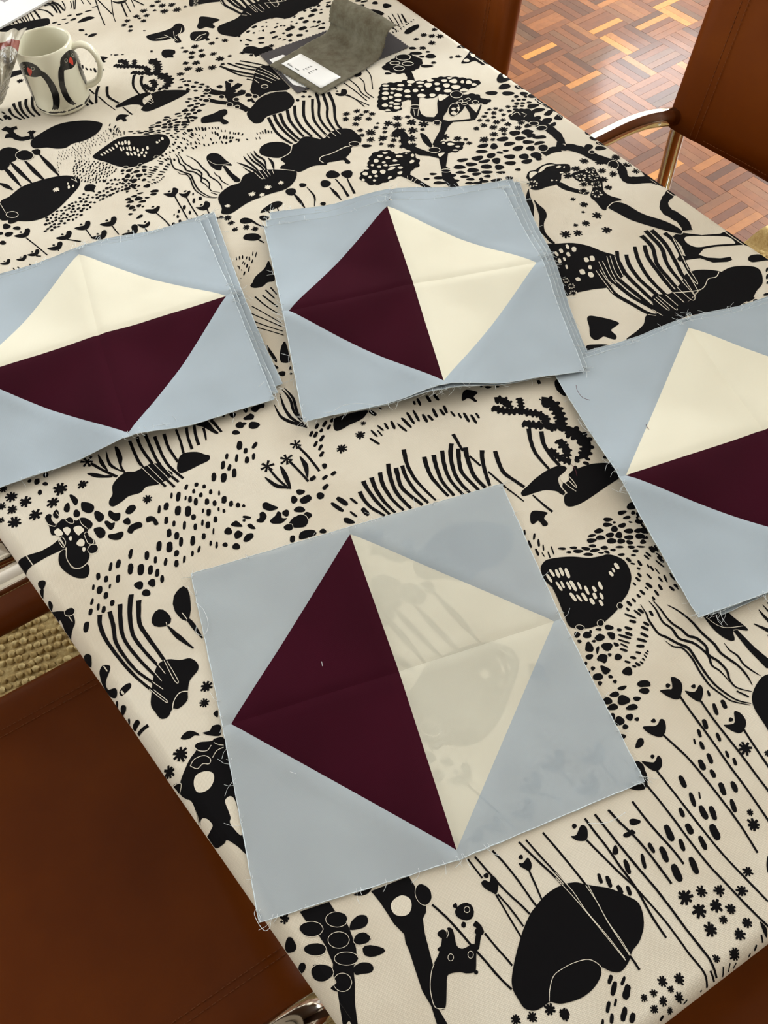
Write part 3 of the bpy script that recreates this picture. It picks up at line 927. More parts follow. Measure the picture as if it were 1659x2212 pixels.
s0 4551 4246 49 4492 4034 50 4487 3767 49 4498 3501 46 4529 3210 43
s0 4597 4413 61 4623 4178 52 4541 3907 47 4547 3665 49 4569 3423 47 4628 3223 45
s0 4683 4480 61 4719 4141 53 4652 3865 47 4649 3574 47 4689 3251 43
s0 4760 4465 62 4792 4169 54 4759 3852 47 4724 3572 46 4766 3324 44
s0 4882 4361 63 4914 4179 54 4871 3918 47 4830 3664 44 4815 3447 41
s1 3815 4046 8 3820 3859 8 3835 3620 8
s1 3860 4042 8 3862 3869 8 3883 3679 8
s1 3912 4171 8 3878 3863 8 3904 3723 9
s1 3958 4168 8 3931 3896 8 3941 3761 8
s1 4042 4226 7 3983 3983 8 3967 3777 8
s1 4082 4217 8 4023 3968 8 4021 3810 8
s1 4133 4197 8 4095 4021 8 4074 3843 8
s1 4175 4127 8 4145 3949 8
b0 4239 3431 4442 3394 4657 3519 4769 3621 4911 3639 5040 3599 5153 3530 5166 3485 4993 3445 4887 3356 4753 3316 4559 3198 4329 3110 4155 3125
b0 4768 3310 4950 3436 5135 3497 5312 3541 5482 3504 5591 3431 5594 3324 5513 3173 5389 3091 5282 3005 5127 2962 4983 2904 4815 2930 4454 3003 4136 2915 3819 2889 3654 2914 3814 2986 3940 3059 4046 3178 4253 3138 4559 3198
s1 5147 3519 9 5073 3454 11 4969 3454 10 4871 3361 10 4759 3327 12 4478 3393 12
s1 4233 3383 9 4290 3174 9 4316 3189 8 4267 3395 9
s1 4301 3408 9 4381 3140 9 4405 3151 8
s1 4387 3394 9 4435 3190 9
s1 4484 3403 9 4526 3206 9
s1 4570 3461 9 4622 3213 9 4687 3264 8 4669 3541 9
s1 4712 3551 8 4695 3244 8
s1 4802 3648 8 4766 3324 8
s1 4787 3761 9 4800 3453 9 4829 3455 8 4844 3673 8
s1 4054 3175 9 4130 3130 9
s1 4137 3231 9 4199 3104 9
b0 3380 3351 3425 3389 3504 3347 3610 3266 3682 3191 3679 3155 3571 3111 3557 3080 3576 3002 3541 2955 3493 2985 3440 3040 3388 3024 3325 3023 3301 3103 3350 3228
p0 4941 4267 4992 4290 5094 4280 5278 4167 5501 4110 5661 4149 5736 4007 5802 3785 5588 3853 5336 3921 5181 3938 5075 3868 5145 3787 5281 3722 5405 3703 5398 3651 5329 3637 5165 3685 5060 3806 4920 3832 4807 3834 4799 3891 4867 3947 4919 3900 4957 4079
b1 5041 4144 5081 4200 5187 4179 5397 4099 5549 4022 5580 3940 5569 3888 5486 3911 5316 3956 5137 3982 5060 4053
s1 4928 4244 10 4883 3941 10 4830 3664 10
b0 5575 3598 5639 3641 5747 3628 5906 3636 5848 3508 5643 3518 5580 3542
b0 4448 5042 4505 5094 4602 5093 4691 5010 4766 4835 4838 4723 4941 4612 5025 4497 5085 4368 5089 4286 5050 4273 4940 4365 4795 4514 4692 4624 4593 4745 4512 4908
s1 4651 5094 14 4540 5100 13 4436 5034 11
s1 4978 4316 13 5053 4265 13 5112 4300 12 5209 4274 13
b0 4302 5820 4446 5843 4619 5855 4623 5721 4617 5567 4545 5365 4576 5240 4667 5142 4651 5099 4542 5104 4446 5055 4405 5003 4365 5037 4356 5188 4336 5320 4444 5481 4394 5551 4308 5688
b0 4034 5704 4105 5715 4178 5584 4279 5481 4362 5411 4309 5368 4199 5449 4075 5573
b0 3726 5966 3802 6068 3895 6072 4001 6123 4126 6141 4202 6085 4345 6028 4341 5937 4289 5865 4188 5865 4125 5759 4030 5693 3898 5693 3776 5676 3697 5720 3692 5824 3729 5913
b1 3776 5986 3819 6048 3881 6037 3900 6004 3833 5964 3767 5925
b1 3907 6001 4006 6095 4126 6101 4178 6067 4063 6072 3990 6021
s0 4413 6880 143 4467 6686 133 4462 6518 106 4409 6399 140 4511 6359 154 4638 6225 149 4746 6019 147 4897 5839 145 4947 5699 123 4914 5529 116 4938 5442 144 5047 5394 144 5180 5361 144
s0 4393 6363 128 4267 6386 124 4129 6344 118
s1 4244 6442 8 4207 6399 10 4158 6389 11 4119 6414 11 4108 6465 8 4130 6517 8 4176 6546 11 4223 6538 12 4250 6497 10 4244 6442 8
s0 5222 5592 79 5215 5463 108 5213 5361 138
s0 5157 5382 120 5233 5301 120 5321 5216 119
s0 5425 5099 129 5291 5000 125 5147 4883 104 5100 4730 139 5155 4589 153 5193 4480 137 5162 4304 122
s1 5036 6248 9 5001 6222 11 4945 6224 12 4893 6252 12 4870 6293 10 4887 6328 9 4936 6341 11 4993 6326 12 5033 6289 11 5036 6248 10
s1 4788 6133 9 4769 6116 10 4740 6115 11 4715 6129 11 4705 6153 9 4715 6175 9 4741 6185 11 4770 6178 12 4788 6158 11 4788 6133 9
s1 4948 5765 7 4905 5714 9 4851 5699 11 4813 5726 11 4807 5784 8 4836 5846 7 4887 5882 10 4937 5875 11 4960 5829 10 4948 5765 8
b0 3642 5514 3661 5407 3692 5272 3665 5161 3580 5050 3532 4903 3541 4760 3560 4661 3511 4691 3486 4851 3472 4926 3526 5071 3578 5194 3616 5375
b0 3666 5744 3630 5619 3599 5431 3552 5302 3492 5179 3493 5276 3534 5506 3588 5635
g0 2491 8514 2561 8678 2652 8738 2854 8688 2932 8705 3060 8653 3119 8612 3220 8588 3368 8593 3474 8582 3633 8517 3782 8423 3877 8336 3964 8252 3866 8163 3730 8138 3693 8090 3626 8101 3454 8124 3319 8147 3169 8129 3106 8154 3017 8206 2873 8202 2790 8220 2720 8170 2663 8024 2564 8018 2471 8055 2421 8121 2372 8187 2432 8380
p0 2928 8368 3047 8320 2918 7967 2903 7821 2942 7730 3047 7679 3128 7761 3196 7978 3270 8135 3356 8100 3474 8179 3579 8120 3626 8054 3570 7951 3421 7887 3320 7805 3177 7651 3141 7575 3200 7522 3393 7474 3509 7458 3543 7594 3541 7777 3545 7837 3592 7818 3635 7557 3777 7744 3764 7687 3655 7519 3560 7407 3474 7412 3252 7471 3154 7393 3020 7214 2898 7062 2833 6976 2816 7095 2897 7205 3020 7358 3100 7532 2977 7581 2849 7662 2768 7784 2765 7906 2853 8116
b1 3292 8173 3392 8101 3428 8103 3290 8018 3244 8036
b0 3274 7702 3348 7855 3457 7888 3545 7837 3531 7751 3420 7643 3299 7601
g0 3488 7922 3590 8006 3704 8022 3808 7964 3834 7844 3922 7793 3913 7735 3834 7705 3762 7750 3633 7786 3530 7843
s1 3508 7929 11 3560 7924 10 3535 7857 10 3493 7889 11
s1 3591 7912 11 3653 7933 12 3669 7880 8 3599 7862 11
s1 3664 7820 11 3725 7842 12 3756 7783 7 3690 7748 11 3664 7820 10
s1 2946 7987 11 2920 7965 12 2875 7967 13 2830 7990 13 2808 8025 10 2818 8055 11 2855 8066 13 2903 8052 13 2939 8021 12 2946 7987 10
s1 3608 8045 10 3570 8000 12 3512 7992 13 3461 8024 13 3441 8081 9 3461 8137 10 3513 8166 13 3571 8154 13 3609 8106 12 3608 8045 9
s1 3397 7662 10 3327 7605 12 3272 7612 12 3258 7681 8 3292 7780 8 3358 7862 11 3425 7889 13 3462 7847 11 3451 7757 7 3397 7662 8
s1 3599 7809 10 3583 7796 12 3556 7796 13 3530 7810 13 3518 7832 10 3524 7850 11 3547 7857 13 3576 7849 13 3596 7830 12 3599 7809 10
s1 3094 7511 9 3069 7483 11 3030 7478 12 2996 7499 12 2981 7536 9 2993 7571 9 3027 7589 12 3067 7580 12 3093 7549 11 3094 7511 9
s1 2834 7955 7 2800 7802 7
s1 2901 7943 7 2839 7786 7
p0 2456 7209 2539 7205 2604 7094 2697 6973 2807 6902 2871 6891 2955 6844 2822 6568 2856 6501 2836 6376 2844 6085 2718 6096 2695 6352 2747 6544 2794 6769 2693 6864 2579 6923 2489 7056
s0 2428 7594 137 2516 7443 111 2464 7234 101 2514 7130 129
b0 2741 7397 2793 7347 2813 7210 2803 7058 2757 7048 2721 7189 2725 7302
g0 2713 6995 2806 7042 2946 7100 3040 7077 3140 7023 3229 6988 3169 6871 3082 6821 2955 6844 2807 6902
s1 2872 6932 10 2842 6905 11 2790 6905 12 2740 6931 11 2716 6973 9 2729 7010 10 2773 7025 12 2827 7011 12 2866 6974 11 2872 6932 9
s1 2854 6462 10 2832 6446 11 2792 6449 11 2752 6469 11 2731 6497 9 2739 6519 10 2772 6526 11 2815 6514 11 2847 6489 11 2854 6462 9
b1 2821 6869 2909 6856 2817 6788
g0 1699 6820 1772 6899 1846 6978 1928 7138 2018 7214 2169 7210 2250 7150 2328 7077 2485 7043 2532 6983 2500 6913 2535 6844 2479 6703 2397 6681 2299 6586 2208 6608 2101 6583 1977 6553 1828 6545 1733 6608 1722 6678 1671 6698
p0 2178 6619 2307 6609 2377 6476 2463 6298 2553 6134 2457 6184 2352 6354 2246 6527
s1 2277 6568 6 2260 6469 8 2302 6400 9
s1 2337 6504 7 2277 6423 7
s1 2373 6464 8 2287 6380 8
s1 1886 7469 10 1860 7442 11 1814 7441 12 1769 7466 12 1746 7505 9 1756 7540 10 1795 7554 12 1844 7542 12 1880 7508 11 1886 7469 9
s0 2502 9196 17 2513 8992 15 2439 8663 14
s0 2342 9029 19 2371 8885 15 2326 8645 16 2391 8450 20
s0 2190 9041 20 2256 8802 18 2261 8639 19 2331 8458 20
s0 2092 8982 21 2182 8735 20 2275 8419 19
s0 2021 8673 19 2123 8536 18 2201 8293 17
s0 2049 8677 19 2159 8475 19 2273 8295 19
s0 1934 8933 19 1949 8862 19
b0 1893 8756 1925 8775 1969 8742 2014 8836 2070 8813 2070 8732 2019 8667 1934 8682
b0 -210 7012 -153 7132 -5 7232 128 7246 202 7364 293 7410 473 7407 641 7355 874 7236 907 7170 834 7011 692 6896 478 6875 295 6842 125 6793 -90 6674 -183 6680 -228 6727 -202 6818
s1 371 7393 8 430 7222 9 465 7235 10
s1 432 7409 8 475 7204 7
s1 488 7401 7 521 7227 7
s1 540 7381 7 559 7252 7
s1 608 7354 7 610 7259 7
s0 192 7696 11 297 7572 39 380 7430 36 436 7246 11
s0 306 7804 7 325 7699 30 406 7474 30 456 7265 9
s0 364 7838 8 410 7638 31 487 7470 29 507 7272 8
s0 415 7846 9 452 7677 34 523 7483 33 542 7285 9
s0 470 7867 8 485 7748 35 553 7610 32 542 7421 9
s0 618 7640 12 647 7517 41 633 7358 12
s0 246 7565 8 338 7392 31 396 7288 9
b0 -190 7929 -157 8015 -79 8032 0 7967 53 7820 117 7656 -4 7704 -48 7611 -115 7645 -172 7769
p0 -15 7694 26 7692 83 7492 159 7314 130 7259 73 7294 17 7490
b0 536 7826 594 7932 722 7973 878 7920 966 7799 966 7699 884 7605 762 7583 644 7643 549 7737
b0 771 7551 866 7598 966 7699 1007 7797 1071 7814 1182 7915 1293 7885 1433 7772 1584 7887 1745 7911 1865 7848 1913 7726 1945 7598 1891 7475 1762 7441 1718 7346 1606 7251 1369 7234 1325 7196 1154 7236 958 7177 889 7231 731 7320 742 7397 807 7427
b0 1273 7340 1320 7391 1469 7416 1668 7464 1740 7422 1721 7345 1625 7257 1652 7150 1630 7104 1582 7136 1570 7210 1417 7228 1294 7263
s1 1305 7245 13 1270 7328 10 1320 7391 15 1467 7408 15 1672 7477 16 1736 7466 16
s1 979 7751 11 924 7631 14 774 7564 15
s1 723 7323 13 888 7226 13
s1 148 7265 13 98 7258 13
s0 839 8558 48 852 8237 44 916 8006 43 1006 7826 37
s0 930 8598 50 931 8385 47 989 8094 43 1078 7841 35
s0 1016 8594 50 1011 8323 46 1066 8063 43 1130 7878 35
s0 1140 8636 48 1110 8373 44 1157 8086 41 1201 7922 34
s0 1261 8696 48 1209 8424 42 1225 8148 41 1308 7879 35
s0 1422 8773 48 1327 8408 41 1341 8131 41 1441 7740 34
s0 1553 8767 48 1474 8471 40 1440 8181 39 1528 7748 33
s0 1643 8906 49 1607 8604 42 1531 8326 36 1543 8050 36 1619 7770 30
s0 1724 8841 51 1702 8503 42 1634 8254 36 1636 8013 35 1692 7785 30
s0 1813 8837 53 1805 8524 43 1736 8213 37 1721 8009 37 1757 7862 35
s1 1492 7865 9 1536 7745 9
s1 1584 7887 9 1627 7767 9
s1 1660 7915 9 1697 7789 9
s0 1362 6858 19 1403 6658 29 1422 6445 38
s0 1513 6813 17 1512 6642 27 1518 6471 37
s0 1243 6721 12 1283 6575 46 1316 6409 13
s0 957 6831 8 1003 6607 29 950 6411 8
s0 754 6793 12 796 6610 47 826 6422 14
b0 257 6541 322 6616 482 6693 569 6660 563 6599 481 6555 351 6542
s0 488 6552 16 490 6464 16
s0 354 6553 19 377 6482 19
s0 120 6420 37 188 6309 27 277 6226 17
s0 319 6369 21 301 6229 21
b0 -60 6151 -6 6202 110 6170 157 6092 127 6044 51 6043 -44 6098
s0 90 6082 20 169 5958 20
!b0 620 11197 689 11300 1004 11417 1200 11687 1417 11775 1592 11841 2403 11495 2275 11389 2050 11287 1890 11121 1722 11076 1590 11170 1436 11177 1231 11130 1044 10982 885 10862 780 10906 636 11040
b0 175 11159 223 11269 316 11257 458 11197 466 11093 411 11005 319 10970 227 10982 173 11049
s1 220 10993 15 307 11104 17 425 11129 18
s1 266 10991 10 356 11065 10
s0 112 9600 116 229 9472 117 338 9395 113 428 9230 99 468 9087 99 604 8829 101
s0 472 9701 81 445 9481 80 401 9273 81
s0 455 9445 107 553 9486 106 639 9550 103
s0 95 9333 86 214 9221 87 338 9139 88 462 9058 87
s0 140 9654 58 218 9508 58
s0 463 9312 92 583 9295 90 652 9365 80
b0 377 9412 464 9572 498 9395 490 9109 413 9077 367 9191
s1 183 9548 11 166 9518 13 135 9511 14 105 9530 13 90 9566 9 97 9603 11 123 9624 14 156 9618 14 180 9588 11 183 9548 9
s1 350 9300 11 334 9274 13 306 9268 14 278 9285 13 264 9317 9 271 9349 11 295 9367 14 325 9361 13 346 9334 11 350 9300 9
s1 423 9058 10 405 9029 12 375 9022 13 346 9040 12 331 9075 9 339 9111 10 364 9130 13 396 9124 13 419 9096 11 423 9058 9
s1 543 9151 11 526 9126 13 496 9121 14 466 9139 13 452 9171 9 459 9203 11 484 9220 14 516 9213 13 539 9186 11 543 9151 9
s1 122 9290 11 105 9264 13 73 9260 14 41 9279 13 24 9312 9 30 9344 11 56 9361 14 91 9353 13 117 9325 11 122 9290 9
s1 564 9657 11 547 9629 13 518 9623 14 491 9641 13 477 9674 9 484 9708 11 508 9726 14 539 9719 14 561 9692 12 564 9657 9
s1 506 8962 10 492 8939 12 468 8934 13 445 8948 12 434 8976 9 440 9003 10 460 9018 13 485 9013 13 503 8991 11 506 8962 9
s1 817 9117 10 800 9091 12 772 9085 14 745 9102 13 732 9134 9 739 9166 10 763 9184 13 793 9178 13 814 9151 11 817 9117 9
b0 565 8767 697 8931 795 9050 935 9121 1135 9136 1245 9075 1293 8912 1283 8789 1196 8668 1080 8622 827 8585 735 8486 646 8476 593 8543
s0 704 9118 42 726 8983 41
p0 895 9729 964 9870 1062 9898 1163 9857 1319 9158 1256 9119 1139 9151 958 9143 840 9095 747 9229 742 9328
s1 840 9095 15 998 9160 15 1232 9097 15
s1 1015 9322 11 997 9299 13 964 9297 14 932 9315 13 916 9346 10 922 9375 11 949 9388 14 984 9379 14 1009 9353 12 1015 9322 10
s0 761 10161 32 912 10047 32 1096 9885 31
s0 570 10170 36 746 9960 37 933 9815 37
s0 688 10121 38 827 9995 37 981 9863 37
s0 443 10136 42 598 9952 43 905 9691 43
s0 520 10018 29 672 9787 30 858 9643 31
s0 756 9635 30 870 9538 30
s1 891 9630 12 1035 9471 12 1087 9384 11
s1 902 9760 12 1031 9606 12 1151 9424 11
s1 966 9801 12 1104 9610 11 1207 9434 11
s1 861 9576 10 906 9458 10
s1 1014 9850 11 1145 9627 11 1224 9427 10
b0 867 10434 940 10511 1047 10485 1139 10393 1253 10399 1319 10282 1211 10220 1094 10198 1015 10178 999 10273 901 10331
b0 -94 8848 -54 8923 108 8951 222 8998 305 8980 300 8873 216 8800 270 8687 259 8631 191 8637 156 8717 50 8745 -82 8776
!b0 -875 9439 -837 9518 -753 9612 -668 9706 -670 9804 -508 9819 -305 9760 -141 9680 -112 9642 -233 9562 -462 9462 -648 9395 -791 9368
b0 -495 11401 -457 11460 -236 11480 -75 11526 18 11621 101 11598 131 11478 102 11339 -5 11271 12 11097 -7 11043 -79 11062 -111 11204 -243 11204 -423 11260
s1 -361 11290 14 -193 11276 14
s1 -217 11360 13 -126 11229 12 -70 11113 12
s1 -57 11406 7 -70 11224 8 -35 11099 10
s1 86 11459 9 43 11326 11 -46 11251 13
b0 -349 10813 -309 10921 -217 10912 -134 10849 -140 10762 -183 10727 -186 10657 -255 10685 -323 10720
s0 -1128 12920 20 -1114 12470 20 -1080 12044 20
s0 -874 12812 16 -907 12342 15 -902 12085 15
s0 -1090 12904 22 -918 12327 21
s0 -731 12629 25 -716 12381 25 -699 12156 25
s0 -661 12639 18 -623 12282 17
b0 -886 12797 -788 12714 -631 12709 -682 12628 -797 12649
s0 -556 12677 17 -537 12405 17
s0 -519 12661 27 -378 12418 27
!b0 -1501 12299 -1413 12398 -1294 12427 -1210 12352 -1268 12318 -1387 12290
!b0 -1387 11793 -1322 11860 -1235 11831 -1295 11773
!b0 -2741 12529 -2697 12627 -2522 12670 -2254 12674 -1967 12652 -1929 12537 -1978 12422 -2333 12397 -2556 12452
!s0 -2702 12863 26 -2620 12633 26
!s0 -2641 12916 23 -2561 12667 23
!s0 -2579 12970 22 -2503 12681 21
!s0 -2522 12965 23 -2427 12669 23
!s0 -2461 13000 23 -2351 12656 23
!s0 -2401 13034 20 -2322 12664 20
!s0 -2343 13030 19 -2275 12644 19
!s0 -2285 13025 18 -2237 12647 18
!s0 -2234 13044 20 -2161 12635 19
!s0 -2165 13056 34 -2071 12676 33
!s0 -2082 13000 37 -1946 12882 34 -1859 12666 29
!s0 -1968 13073 48 -1853 13045 40 -1783 12753 29
!s0 -1923 13136 46 -1795 13040 37 -1729 12710 28
!s0 -1842 13163 42 -1738 13016 37 -1673 12786 31
!s0 -1670 13110 21 -1642 12894 19 -1665 12763 22
!s0 -1537 13054 16 -1533 12909 16 -1555 12796 18
!s0 -1488 13053 16 -1506 12756 16
!s0 -1448 13057 17 -1491 12749 17
!s0 -1361 13040 16 -1332 12864 16
!s0 -1259 12977 17 -1221 12797 17
!b0 -1694 8578 -1618 8662 -1490 8756 -1342 8858 -1205 8878 -978 8811 -848 8780 -732 8764 -628 8678 -601 8535 -638 8419 -763 8268 -908 8184 -1079 8139 -1242 8142 -1393 8234 -1536 8389 -1639 8485
b0 -2507 9188 -2476 9308 -2341 9419 -2110 9539 -1871 9542 -1639 9468 -1482 9350 -1474 9255 -1563 9109 -1726 9011 -1929 8988 -2036 8928 -2165 8959 -2291 9038 -2453 9079
s0 -2856 9761 91 -2793 9690 99 -2710 9672 102
s0 -2793 9690 73 -2720 9524 73 -2676 9432 74
s0 -2725 9693 79 -2665 9700 79
s0 -2844 9544 100 -2738 9502 95 -2629 9384 97 -2496 9376 101
s0 -2467 9319 49 -2480 9474 52 -2509 9531 68
s0 -2480 9474 75 -2426 9513 75
b0 -2940 9213 -2838 9260 -2742 9207 -2674 9108 -2692 8971 -2764 8885 -2861 8895 -2956 8932
b0 -2951 9016 -2857 8964 -2823 8852 -2870 8758 -2967 8754
s1 -2483 8917 11 -2518 8847 12 -2595 8832 13 -2678 8880 11 -2727 8968 8 -2721 9056 11 -2661 9102 13 -2576 9084 12 -2505 9011 10 -2483 8917 8
s0 -2416 8934 17 -2296 8617 65 -2187 8311 19
s0 -2633 8890 16 -2512 8562 66 -2363 8230 20
s0 -2827 8910 17 -2716 8641 66 -2552 8263 20
s0 -2958 8905 17 -2831 8604 64 -2711 8270 18
s0 -3000 8464 18 -2911 8362 67 -2824 8234 19
b0 -3011 8029 -2880 8110 -2712 8257 -2517 8303 -2275 8318 -2085 8284 -1951 8178 -1921 8085 -1958 7965 -2087 7803 -2263 7612 -2429 7498 -2585 7470 -2736 7510 -2883 7597 -3032 7666
s1 -2031 8182 9 -1975 8105 9
s1 -1982 8190 7 -1962 8074 6
s1 -2790 7674 10 -2811 7640 11 -2859 7636 11 -2911 7664 10 -2943 7711 7 -2940 7755 10 -2904 7775 12 -2850 7763 11 -2805 7723 9 -2790 7674 7
s1 -3018 8032 8 -2949 7774 8
b0 -2876 7260 -2799 7267 -2746 7272 -2726 7337 -2680 7340 -2665 7277 -2699 7193 -2761 7175 -2834 7208
s0 -2731 7169 18 -2613 6955 18 -2491 6721 18
b0 -2104 7125 -2027 7132 -1973 7136 -1950 7201 -1904 7203 -1891 7141 -1928 7057 -1991 7040 -2064 7072
s0 -1961 7038 16 -1906 6854 16
b0 -1777 7081 -1696 7089 -1638 7093 -1613 7162 -1564 7164 -1552 7099 -1593 7011 -1660 6992 -1736 7027
s0 -1628 6990 17 -1566 6785 17
b0 -2358 7019 -2282 7026 -2228 7030 -2207 7095 -2161 7097 -2147 7036 -2183 6953 -2246 6936 -2318 6968
s0 -2216 6934 22 -2053 6826 22
b0 -1921 6860 -1844 6867 -1790 6871 -1767 6935 -1721 6937 -1709 6876 -1747 6794 -1810 6777 -1882 6809
s0 -1780 6775 18 -1809 6842 18
b0 -2482 6851 -2410 6857 -2360 6861 -2339 6921 -2296 6923 -2283 6866 -2317 6788 -2375 6772 -2443 6802
s0 -2347 6770 15 -2347 6748 15
b0 -2739 6823 -2683 6828 -2643 6831 -2628 6878 -2595 6880 -2584 6835 -2609 6774 -2655 6762 -2708 6785
s0 -2632 6760 22 -2572 6728 22
b0 -2880 6780 -2831 6784 -2798 6787 -2785 6827 -2756 6828 -2746 6790 -2768 6737 -2807 6727 -2853 6747
s0 -2788 6725 18 -2807 6759 18
b0 -3086 6777 -3038 6781 -3005 6784 -2992 6824 -2964 6825 -2954 6787 -2974 6735 -3013 6724 -3060 6744
s0 -2994 6723 23 -2986 6727 23
b0 -1529 6776 -1452 6783 -1398 6786 -1373 6850 -1327 6852 -1316 6791 -1355 6710 -1419 6693 -1490 6725
s0 -1389 6691 16 -1409 6761 17
b0 -1889 7898 -1853 7977 -1768 7957 -1729 7902 -1758 7834 -1761 7769 -1809 7813 -1869 7837
b0 3344 9926 3415 10025 3572 10089 3635 10074 3596 9986 3501 9934 3406 9882
s0 3083 10502 27 3151 10284 27 3245 10096 28
s0 3171 10503 19 3214 10239 19 3258 10046 19
s0 3265 10520 17 3280 10174 17
s0 3344 10552 16 3342 10185 16
s0 3425 10518 17 3401 10187 17
s0 3482 10493 23 3471 10206 40
b0 3963 9238 4032 9297 4099 9298 4128 9222 4056 9182 4001 9212
b0 3871 8811 3955 8912 4076 9034 4132 9133 4208 9084 4339 8788 4335 8636 4249 8655 4152 8644 4121 8708 4079 8793 3960 8774
s1 4159 8760 12 4246 8792 13 4288 8707 12
b0 4192 8183 4239 8277 4340 8368 4425 8349 4501 8219 4488 8143 4398 8147 4313 8117 4220 8113
b0 4410 8110 4504 8137 4514 8051 4438 8066
g0 4516 7515 4607 7602 4676 7512 4722 7370 4803 7155 4781 7104 4673 7177 4597 7329
s1 4577 7490 11 4640 7511 11 4642 7433 7 4574 7399 10
s1 4631 7407 11 4699 7318 10 4671 7254 7
b0 4489 7162 4594 7239 4648 7202 4559 7119
b0 4584 7034 4675 7102 4724 7052 4677 6967 4619 6976
s0 4252 7227 147 4304 7058 152 4415 6868 154
g0 4015 7292 4117 7371 4256 7406 4366 7331 4368 7210 4235 7145 4074 7179
s1 4055 7306 10 4163 7352 11 4182 7270 10
s1 4223 7328 10 4263 7252 8 4211 7213 9
s1 4343 6998 10 4316 6975 11 4273 6975 12 4233 6997 12 4215 7032 10 4228 7062 10 4266 7075 12 4310 7063 12 4341 7033 11 4343 6998 10
s1 4410 6867 9 4380 6836 11 4328 6828 12 4280 6846 12 4257 6883 10 4271 6921 9 4315 6942 12 4368 6937 12 4406 6907 12 4410 6867 10
g0 2729 9128 2837 9236 2975 9317 3070 9381 3240 9328 3348 9094 3322 9020 3238 8936 3170 8897 3063 8908 2947 8889 2843 8964 2797 9050
s1 3221 9249 12 3181 9209 14 3112 9207 14 3046 9244 14 3015 9304 11 3032 9358 12 3091 9381 14 3163 9362 14 3215 9310 13 3221 9249 11
s1 3024 9159 12 2998 9139 14 2951 9143 14 2904 9168 14 2880 9203 12 2889 9231 12 2928 9240 14 2978 9225 14 3016 9193 13 3024 9159 12
s1 3205 9068 12 3177 9045 14 3125 9048 14 3074 9075 14 3048 9114 11 3059 9147 12 3102 9158 14 3156 9142 14 3197 9106 13 3205 9068 11
s1 3040 9001 11 3010 8970 13 2960 8968 14 2912 8995 14 2889 9040 10 2902 9080 11 2945 9098 14 2998 9084 14 3035 9046 13 3040 9001 10
p0 3001 8916 3113 8920 3106 8790 3080 8604 2960 8653 3006 8765
b0 -166 5255 -127 5306 -69 5396 68 5497 147 5612 154 5427 136 5245 47 5241 -27 5194 -125 5203
s0 61 5142 22 102 4999 16
s0 -6 5122 20 63 4941 17
s0 -62 5045 21 5 4908 19 63 4788 17
s0 -153 5054 20 -67 4863 17 34 4693 15
s0 -223 4907 14 -135 4782 13 36 4526 13
s0 -265 4803 14 -120 4636 14 32 4459 14
s0 -260 4662 14 -142 4540 14 26 4384 14
s0 -248 4553 14 -107 4433 14 22 4318 14
b0 -201 4240 -175 4148 -142 3989 -156 3932 -178 3985 -204 4125
b0 13 4212 -40 4165 -99 4022 -101 3917 -12 3893 10 4031
b0 -185 3907 -151 3855 -178 3841
